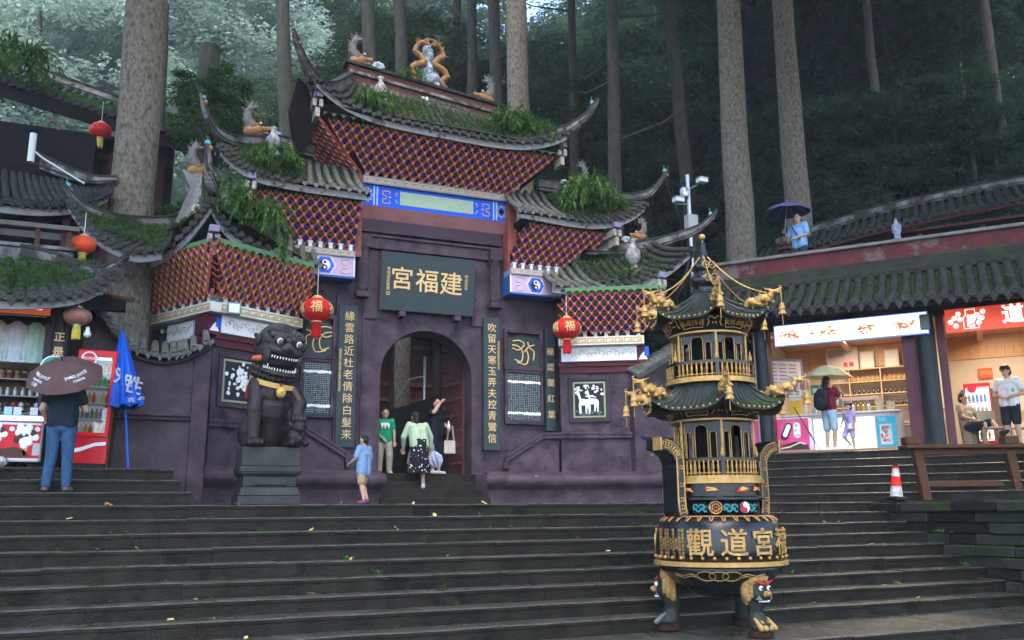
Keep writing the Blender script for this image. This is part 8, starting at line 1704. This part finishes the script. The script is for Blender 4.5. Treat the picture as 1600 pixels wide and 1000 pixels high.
# roof over the stalls, parapet and terrace
sr = thing('stall_roof', 'dark wet tiled roof over the right-hand stalls', 'roof', RF @ Matrix.Translation((2, -.6, 5.6))); sb_ = rpart('boarding', wooddk, sr, (-2.4, 7.2, -.9, .3, 5.66, 5.72))
slope(sb_, lambda u: rf(lerp(-2.6, 7.0, u), -1.2, lerp(5.74, 5.46, u)), lambda u: rf(lerp(-2.6, 7.0, u), .25, lerp(6.5, 6.5, u)), 40, r=.09, matf=lambda u: tiled, sag=.1, fh=.10, dripw=.10, segs=6, fm=wooddk)
mosspatch(sb_, lambda u, v: rf(lerp(-2.4, 5, u), -1.1 + 1.2*v, 5.72 + .68*v), 170, 61, .05)
pa = thing('terrace_wall', 'long red-painted terrace parapet with mossy ledge above the right stalls', 'wall', RF @ Matrix.Translation((2, .5, 6.5)))
rpart('ledge', mossy, pa, (-2.9, 7.5, .15, .9, 6.46, 6.62), bevel=.02); rpart('ledge', mossy, pa, (-2.9, 7.5, .25, .9, 6.62, 6.86), bevel=.02)
redp = mat('peeling_red_plaster', (.12, .026, .03), (.075, .022, .025), rough=.6, scale=2.5, bump=.2, dirt=(.13, .11, .10), dirta=.35, dscale=1.3)
rpart('red_band', redp, pa, (-2.9, 7.5, .5, .9, 6.86, 7.26)); rpart('coping', mat('grey_coping', (.12, .115, .11), (.2, .19, .18), rough=.6, bump=.3), pa, (-3.0, 7.6, .42, .98, 7.26, 7.34), bevel=.015)
struct(rpart('terrace_floor', wet2, None, (-3.0, 7.6, .9, 9, 6.6, 6.85)))
# upper pavilion roof on the terrace
ur = thing('upper_pavilion', 'low dark pavilion with long tiled roof on the terrace', 'building', RF @ Matrix.Translation((3, 5, 7)))
MB().box(-1.2, 8, 6.2, 6.4, 6.85, 8.9, 0, RF).build('wall', mat('pav_maroon', (.06, .02, .02), (.035, .018, .018), rough=.6), ur); ub = rpart('roof', mat('pav_rafter', (.10, .03, .03), rough=.6), ur, (-1.6, 8, 4.9, 6.4, 8.75, 8.82))
for i in range(6): rpart('post', mat('maroon_post', (0, 0, 0)), ur, (-1.0 + i*1.5, -.85 + i*1.5, 5.1, 5.25, 6.85, 8.8))
def UE(u): x = lerp(-2.4, 8, u); return rf(x, 4.6, 8.35 + .95*(1 - math.exp(-max(0, x + 2.0)*.28)))
slope(ub, UE, lambda u: UE(u) + V(C6, S6, 0)*1.7 + V(0, 0, .85), 46, r=.08, matf=lambda u: tiled, fh=.12, fm=mat('pav_rafter', (0, 0, 0)), dripw=.08)
horn(ub, [UE(u) + V(C6, S6, 0)*1.7 + V(0, 0, .98) for u in (.05, .3, .5, .75, 1)], .12, .12, tip=.9)
o = MB().lathe([(.05, 7.34), (.09, 7.4), (.06, 7.5), (.10, 7.6), (.10, 7.72), (.04, 7.8), (.02, 7.9)], 12, 0, RF @ Matrix.Translation((1.72, .7, 0))).build('stone_finial', mat('blue_white_glaze', (.05, .06, .14), (.35, .38, .45), rough=.4, scale=22), smooth=True); tag(o, 'small dark glazed finial standing on the terrace parapet', 'finial')
# camera mast
cc = thing('camera_mast', 'grey steel mast with two security cameras beside the right wing horn', 'camera mast', (12.53, 18.05, 6.8)); x, y = 12.53, 18.05
MB().tube([(x, y, 6.8), (x, y, 9.95)], .05, 10).build('mast', steel, cc, smooth='auto'); MB().tube([(x - .42, y, 9.1), (x, y, 9.15)], .018, 6).tube([(x, y, 9.55), (x + .3, y, 9.72)], .018, 6).build('arm', steel, cc)
for a, b, z, s in ((-.5, -.25, 9.12, 1), (.25, .5, 9.75, -1)): MB().box(x + a, x + b, y - .2, y + .0, z, z + .11, 0).box(x + a - .01, x + b + .01, y - .22, y + .01, z + .11, z + .13, 1).build('camera', [white, steel], cc, bevel=.01)
MB().lathe([(.10, 9.3), (.12, 9.36), (.12, 9.5), (.08, 9.56)], 14, 0, Matrix.Translation((x - .15, y - .05, 0))).build('speaker', steel, cc, smooth='auto'); MB().box(x - .12, x + .18, y - .12, y + .08, 8.45, 8.85).build('junction_box', mat('box_grey', (.36, .37, .37), rough=.5), cc, bevel=.01)
# timber bench / table by the bank and traffic cone
bt_ = frame((13.15, 12.36, LZ), (1.90, -.81, 0)); bh = thing('timber_barrier', 'heavy brown timber barrier with thick legs on the stone platform', 'barrier', bt_)
MB().box(-.12, 3.2, -.2, .22, .94, 1.01).build('top_plank', wood, bh, bevel=.012, M=bt_); MB().box(.05, 3.2, -.06, .06, .83, .94).build('rail', wood, bh, bevel=.01, M=bt_); MB().box(.1, 3.2, .05, .10, .25, .36).build('rail', wood, bh, bevel=.01, M=bt_)
for x in (.12, 1.82): MB().add([(x + .02, -.08, 0), (x + .18, -.08, 0), (x + .18, .08, 0), (x + .02, .08, 0), (x - .08, -.08, .93), (x + .08, -.08, .93), (x + .08, .08, .93), (x - .08, .08, .93)], [(0, 3, 2, 1), (4, 5, 6, 7), (0, 1, 5, 4), (1, 2, 6, 5), (2, 3, 7, 6), (3, 0, 4, 7)]).build('leg', wood, bh, bevel=.012, M=bt_)
for x in (-.1, 1.72): MB().box(x, x + .26, -.12, .12, 1.02, 1.16).build('post_cap', wood, bh, bevel=.012, M=bt_)
cT = Matrix.Translation((12.98, 12.62, LZ + .01)) @ Matrix.Rotation(R(5), 4, 'Y'); cn_t = thing('traffic_cone', 'worn red and white traffic cone beside the timber barrier', 'traffic cone', cT)
MB().lathe([(.115, .07), (.095, .26)], 20, 1, cT).lathe([(.10, .26), (.075, .44)], 20, 0, cT).lathe([(.075, .44), (.06, .58)], 20, 1, cT).lathe([(.06, .58), (.052, .62)], 20, 0, cT).build('cone', [mat('cone_red', (.62, .03, .015), rough=.5), mat('cone_white', (.62, .60, .56), (.3, .29, .27), rough=.5, scale=14)], cn_t, smooth='auto'); MB().box(-.13, .13, -.13, .13, 0, .07, 0, cT).lathe([(.05, .62), (.045, .68), (0, .68)], 12, 0, cT).build('rubber_base', black, cn_t, bevel=.01)
# ---------------------------------------------------------------- gate interior and door
MB().box(4.3, 7.1, 19.45, 19.55, 5.6, 8.0).build('inner_lintel', purpledk, gate)
dM = frame((6.62, 18.6, 2.3), V(-.10, 1, 0)); door = MB().box(0, 1.15, -.04, .02, 0, 2.85, 0, dM).build('door', mat('door_maroon', (.085, .028, .028), (.06, .02, .022), rough=.45, scale=3), gate, bevel=.006)
stud = MB().ball((0, 0, 0), (.03, .03, .03), 8).mesh('stud', mat('door_maroon', (0, 0, 0)), True)
for i in range(7):
    for j in range(7): put('stud', stud, door, dM @ Matrix.Translation((.12 + i*.15, .035, .25 + j*.36)))
MB().lathe([(.05, 0), (.07, .01), (.05, .03)], 12, 0, dM @ Matrix.Translation((.9, .03, 1.5)) @ Matrix.Rotation(R(-90), 4, 'X')).build('door_handle', mat('old_brass', (.14, .09, .04), rough=.5, metal=.5), door)
inner = thing('inner_stair', 'dark stair wall with steel posts seen through the arch', 'stair', (6, 23, AF := LZ + .68))
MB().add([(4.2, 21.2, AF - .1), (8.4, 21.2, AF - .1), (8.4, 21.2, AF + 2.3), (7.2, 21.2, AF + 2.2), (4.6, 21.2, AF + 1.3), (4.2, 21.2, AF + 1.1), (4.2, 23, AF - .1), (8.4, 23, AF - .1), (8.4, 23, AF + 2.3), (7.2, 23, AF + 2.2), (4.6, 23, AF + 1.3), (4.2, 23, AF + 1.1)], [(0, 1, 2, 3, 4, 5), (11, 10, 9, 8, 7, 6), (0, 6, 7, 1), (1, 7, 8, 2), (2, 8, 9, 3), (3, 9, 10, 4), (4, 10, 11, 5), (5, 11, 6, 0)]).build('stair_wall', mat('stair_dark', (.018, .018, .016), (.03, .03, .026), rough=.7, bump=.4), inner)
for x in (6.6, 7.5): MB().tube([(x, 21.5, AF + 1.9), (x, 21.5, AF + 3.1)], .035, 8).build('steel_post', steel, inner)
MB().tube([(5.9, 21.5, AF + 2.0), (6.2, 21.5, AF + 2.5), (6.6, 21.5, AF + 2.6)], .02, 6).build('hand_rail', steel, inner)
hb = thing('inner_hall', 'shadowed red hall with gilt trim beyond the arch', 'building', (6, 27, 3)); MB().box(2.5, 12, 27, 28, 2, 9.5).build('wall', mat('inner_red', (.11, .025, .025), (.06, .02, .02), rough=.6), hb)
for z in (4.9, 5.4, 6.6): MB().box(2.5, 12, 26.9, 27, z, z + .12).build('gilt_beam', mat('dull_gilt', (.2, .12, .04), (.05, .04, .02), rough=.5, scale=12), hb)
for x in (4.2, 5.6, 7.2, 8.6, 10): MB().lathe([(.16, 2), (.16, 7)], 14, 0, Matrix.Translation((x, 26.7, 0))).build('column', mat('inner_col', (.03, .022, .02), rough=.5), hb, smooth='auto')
MB().box(2.5, 12, 25.9, 28, 7.0, 7.2).build('eave', wooddk, hb)
tr = thing('tall_tree', 'pale trunk standing in the courtyard beyond the arch', 'tree', (6.55, 23.2, LZ)); trunk_mb((6.75, 23.9, LZ), (6.6, 23.9, 11), .24, .20, 77).build('trunk', bark, tr, smooth=True)
# pale patch of bare stone at the foot of the right wing
o = MB().box(10.35, 10.75, 16.2, 16.45, LZ, LZ + .42).build('stone_block', mat('pale_stone', (.26, .25, .21), (.18, .18, .15), rough=.7, bump=.3), bevel=.01); tag(o, 'pale stone block at the foot of the right wing', 'stone block')
# ---------------------------------------------------------------- fallen leaves and weeds on the steps
r = random.Random(77)
def leafmesh(m, seed):
    g = MB(); rr_ = random.Random(seed); n = 8; L = .07; a = [(math.sin(math.pi*i/n)*.022, L*(i/n - .5)) for i in range(n + 1)]
    vs = [(-w_, y, .006*math.sin(y*60)) for w_, y in a] + [(w_, y, .012 + .006*math.sin(y*50)) for w_, y in a] + [(0, y, 0) for w_, y in a]; k = n + 1
    g.add(vs, [(i, i + 1, 2*k + i + 1, 2*k + i) for i in range(n)] + [(2*k + i, 2*k + i + 1, k + i + 1, k + i) for i in range(n)]); return g.mesh('fallen_leaf', m, True)
lms = [leafmesh(mat('leaf_' + c, v, rough=.4), i) for i, (c, v) in enumerate((('amber', (.48, .24, .04)), ('rust', (.35, .10, .03)), ('straw', (.50, .40, .14)), ('green', (.14, .24, .05))))]
names = ('amber', 'rust-brown', 'straw-yellow', 'green')
for i in range(70):
    k = r.randrange(0, 9); x = r.uniform(-2, 12.2) if k else r.uniform(-1, 10); y = 13.1 - TR*k + r.uniform(.03, .30); z = LZ - RI*k + .012; c = r.choice((0, 0, 1, 2, 2, 3)); s = r.uniform(.7, 1.5)
    o = put('fallen_leaf', lms[c], None, Matrix.Translation((x, y, z)) @ Matrix.Rotation(r.uniform(0, 6.28), 4, 'Z') @ Matrix.Rotation(r.uniform(-.5, .5), 4, 'X') @ Matrix.Scale(s, 4))
    tag(o, '%s fallen leaf lying on the %s of the wide steps' % (names[c], ('top landing edge', 'second tread', 'third tread', 'fourth tread', 'fifth tread', 'sixth tread', 'seventh tread', 'eighth tread', 'lowest tread')[k]), 'leaf', 'leaves scattered on the wide steps')
def weedmesh(seed):
    g = MB(); rr_ = random.Random(seed)
    for i in range(22): a = rr_.uniform(0, 6.28); leafquad(g, V(rr_.uniform(-.03, .03), rr_.uniform(-.02, .02), 0), V(math.cos(a), math.sin(a), rr_.uniform(.4, 1.6)), V(0, 0, 1), rr_.uniform(.03, .075), rr_.uniform(.012, .022))
    return g.mesh('weed', leaf_bam)
wms = [weedmesh(i) for i in range(4)]
for i in range(52):
    k = r.randrange(1, 10); x = r.choice((r.uniform(-1.5, 5), r.uniform(-1, 12))); y = 13.1 - TR*(k - 1) + .02; z = LZ - RI*k; y -= .0
    o = put('weed', wms[i % 4], None, Matrix.Translation((x, y, z)) @ Matrix.Rotation(r.uniform(0, 6.28), 4, 'Z') @ Matrix.Scale(r.uniform(.6, 1.5), 4)); tag(o, 'small green weed sprouting at the foot of riser %s of the wide steps' % ('one', 'two', 'three', 'four', 'five', 'six', 'seven', 'eight', 'nine')[k - 1], 'weed', 'weeds sprouting from the step joints')
for i in range(26):
    y = r.uniform(9, 12.6); z = LZ - .18*r.randrange(1, 7); o = put('weed', wms[i % 4], None, Matrix.Translation((12.92 - .02*i % .1, y, max(z, .1))) @ Matrix.Rotation(r.uniform(0, 6.28), 4, 'Z') @ Matrix.Scale(r.uniform(.8, 2.0), 4)); tag(o, 'small green weed growing from the mossy stone bank', 'weed', 'weeds on the stone bank')
# ---------------------------------------------------------------- the air
hz = MB().box(-90, 140, -30, 150, -1.2, 56).build('haze', [])
hz['kind'] = 'stuff'; hz['label'] = 'thin rain mist over the whole temple court'; hz.display_type = 'WIRE'
hm = bpy.data.materials.new('mist'); hm.use_nodes = True; hn = hm.node_tree; hn.nodes.clear()
pv = hn.nodes.new('ShaderNodeVolumePrincipled'); pv.inputs['Color'].default_value = (.86, .93, 1.0, 1); pv.inputs['Density'].default_value = .0008; pv.inputs['Anisotropy'].default_value = .2
ho = hn.nodes.new('ShaderNodeOutputMaterial'); hn.links.new(pv.outputs[0], ho.inputs['Volume']); hz.data.materials.append(hm)
bpy.data.scenes.remove(TMP)
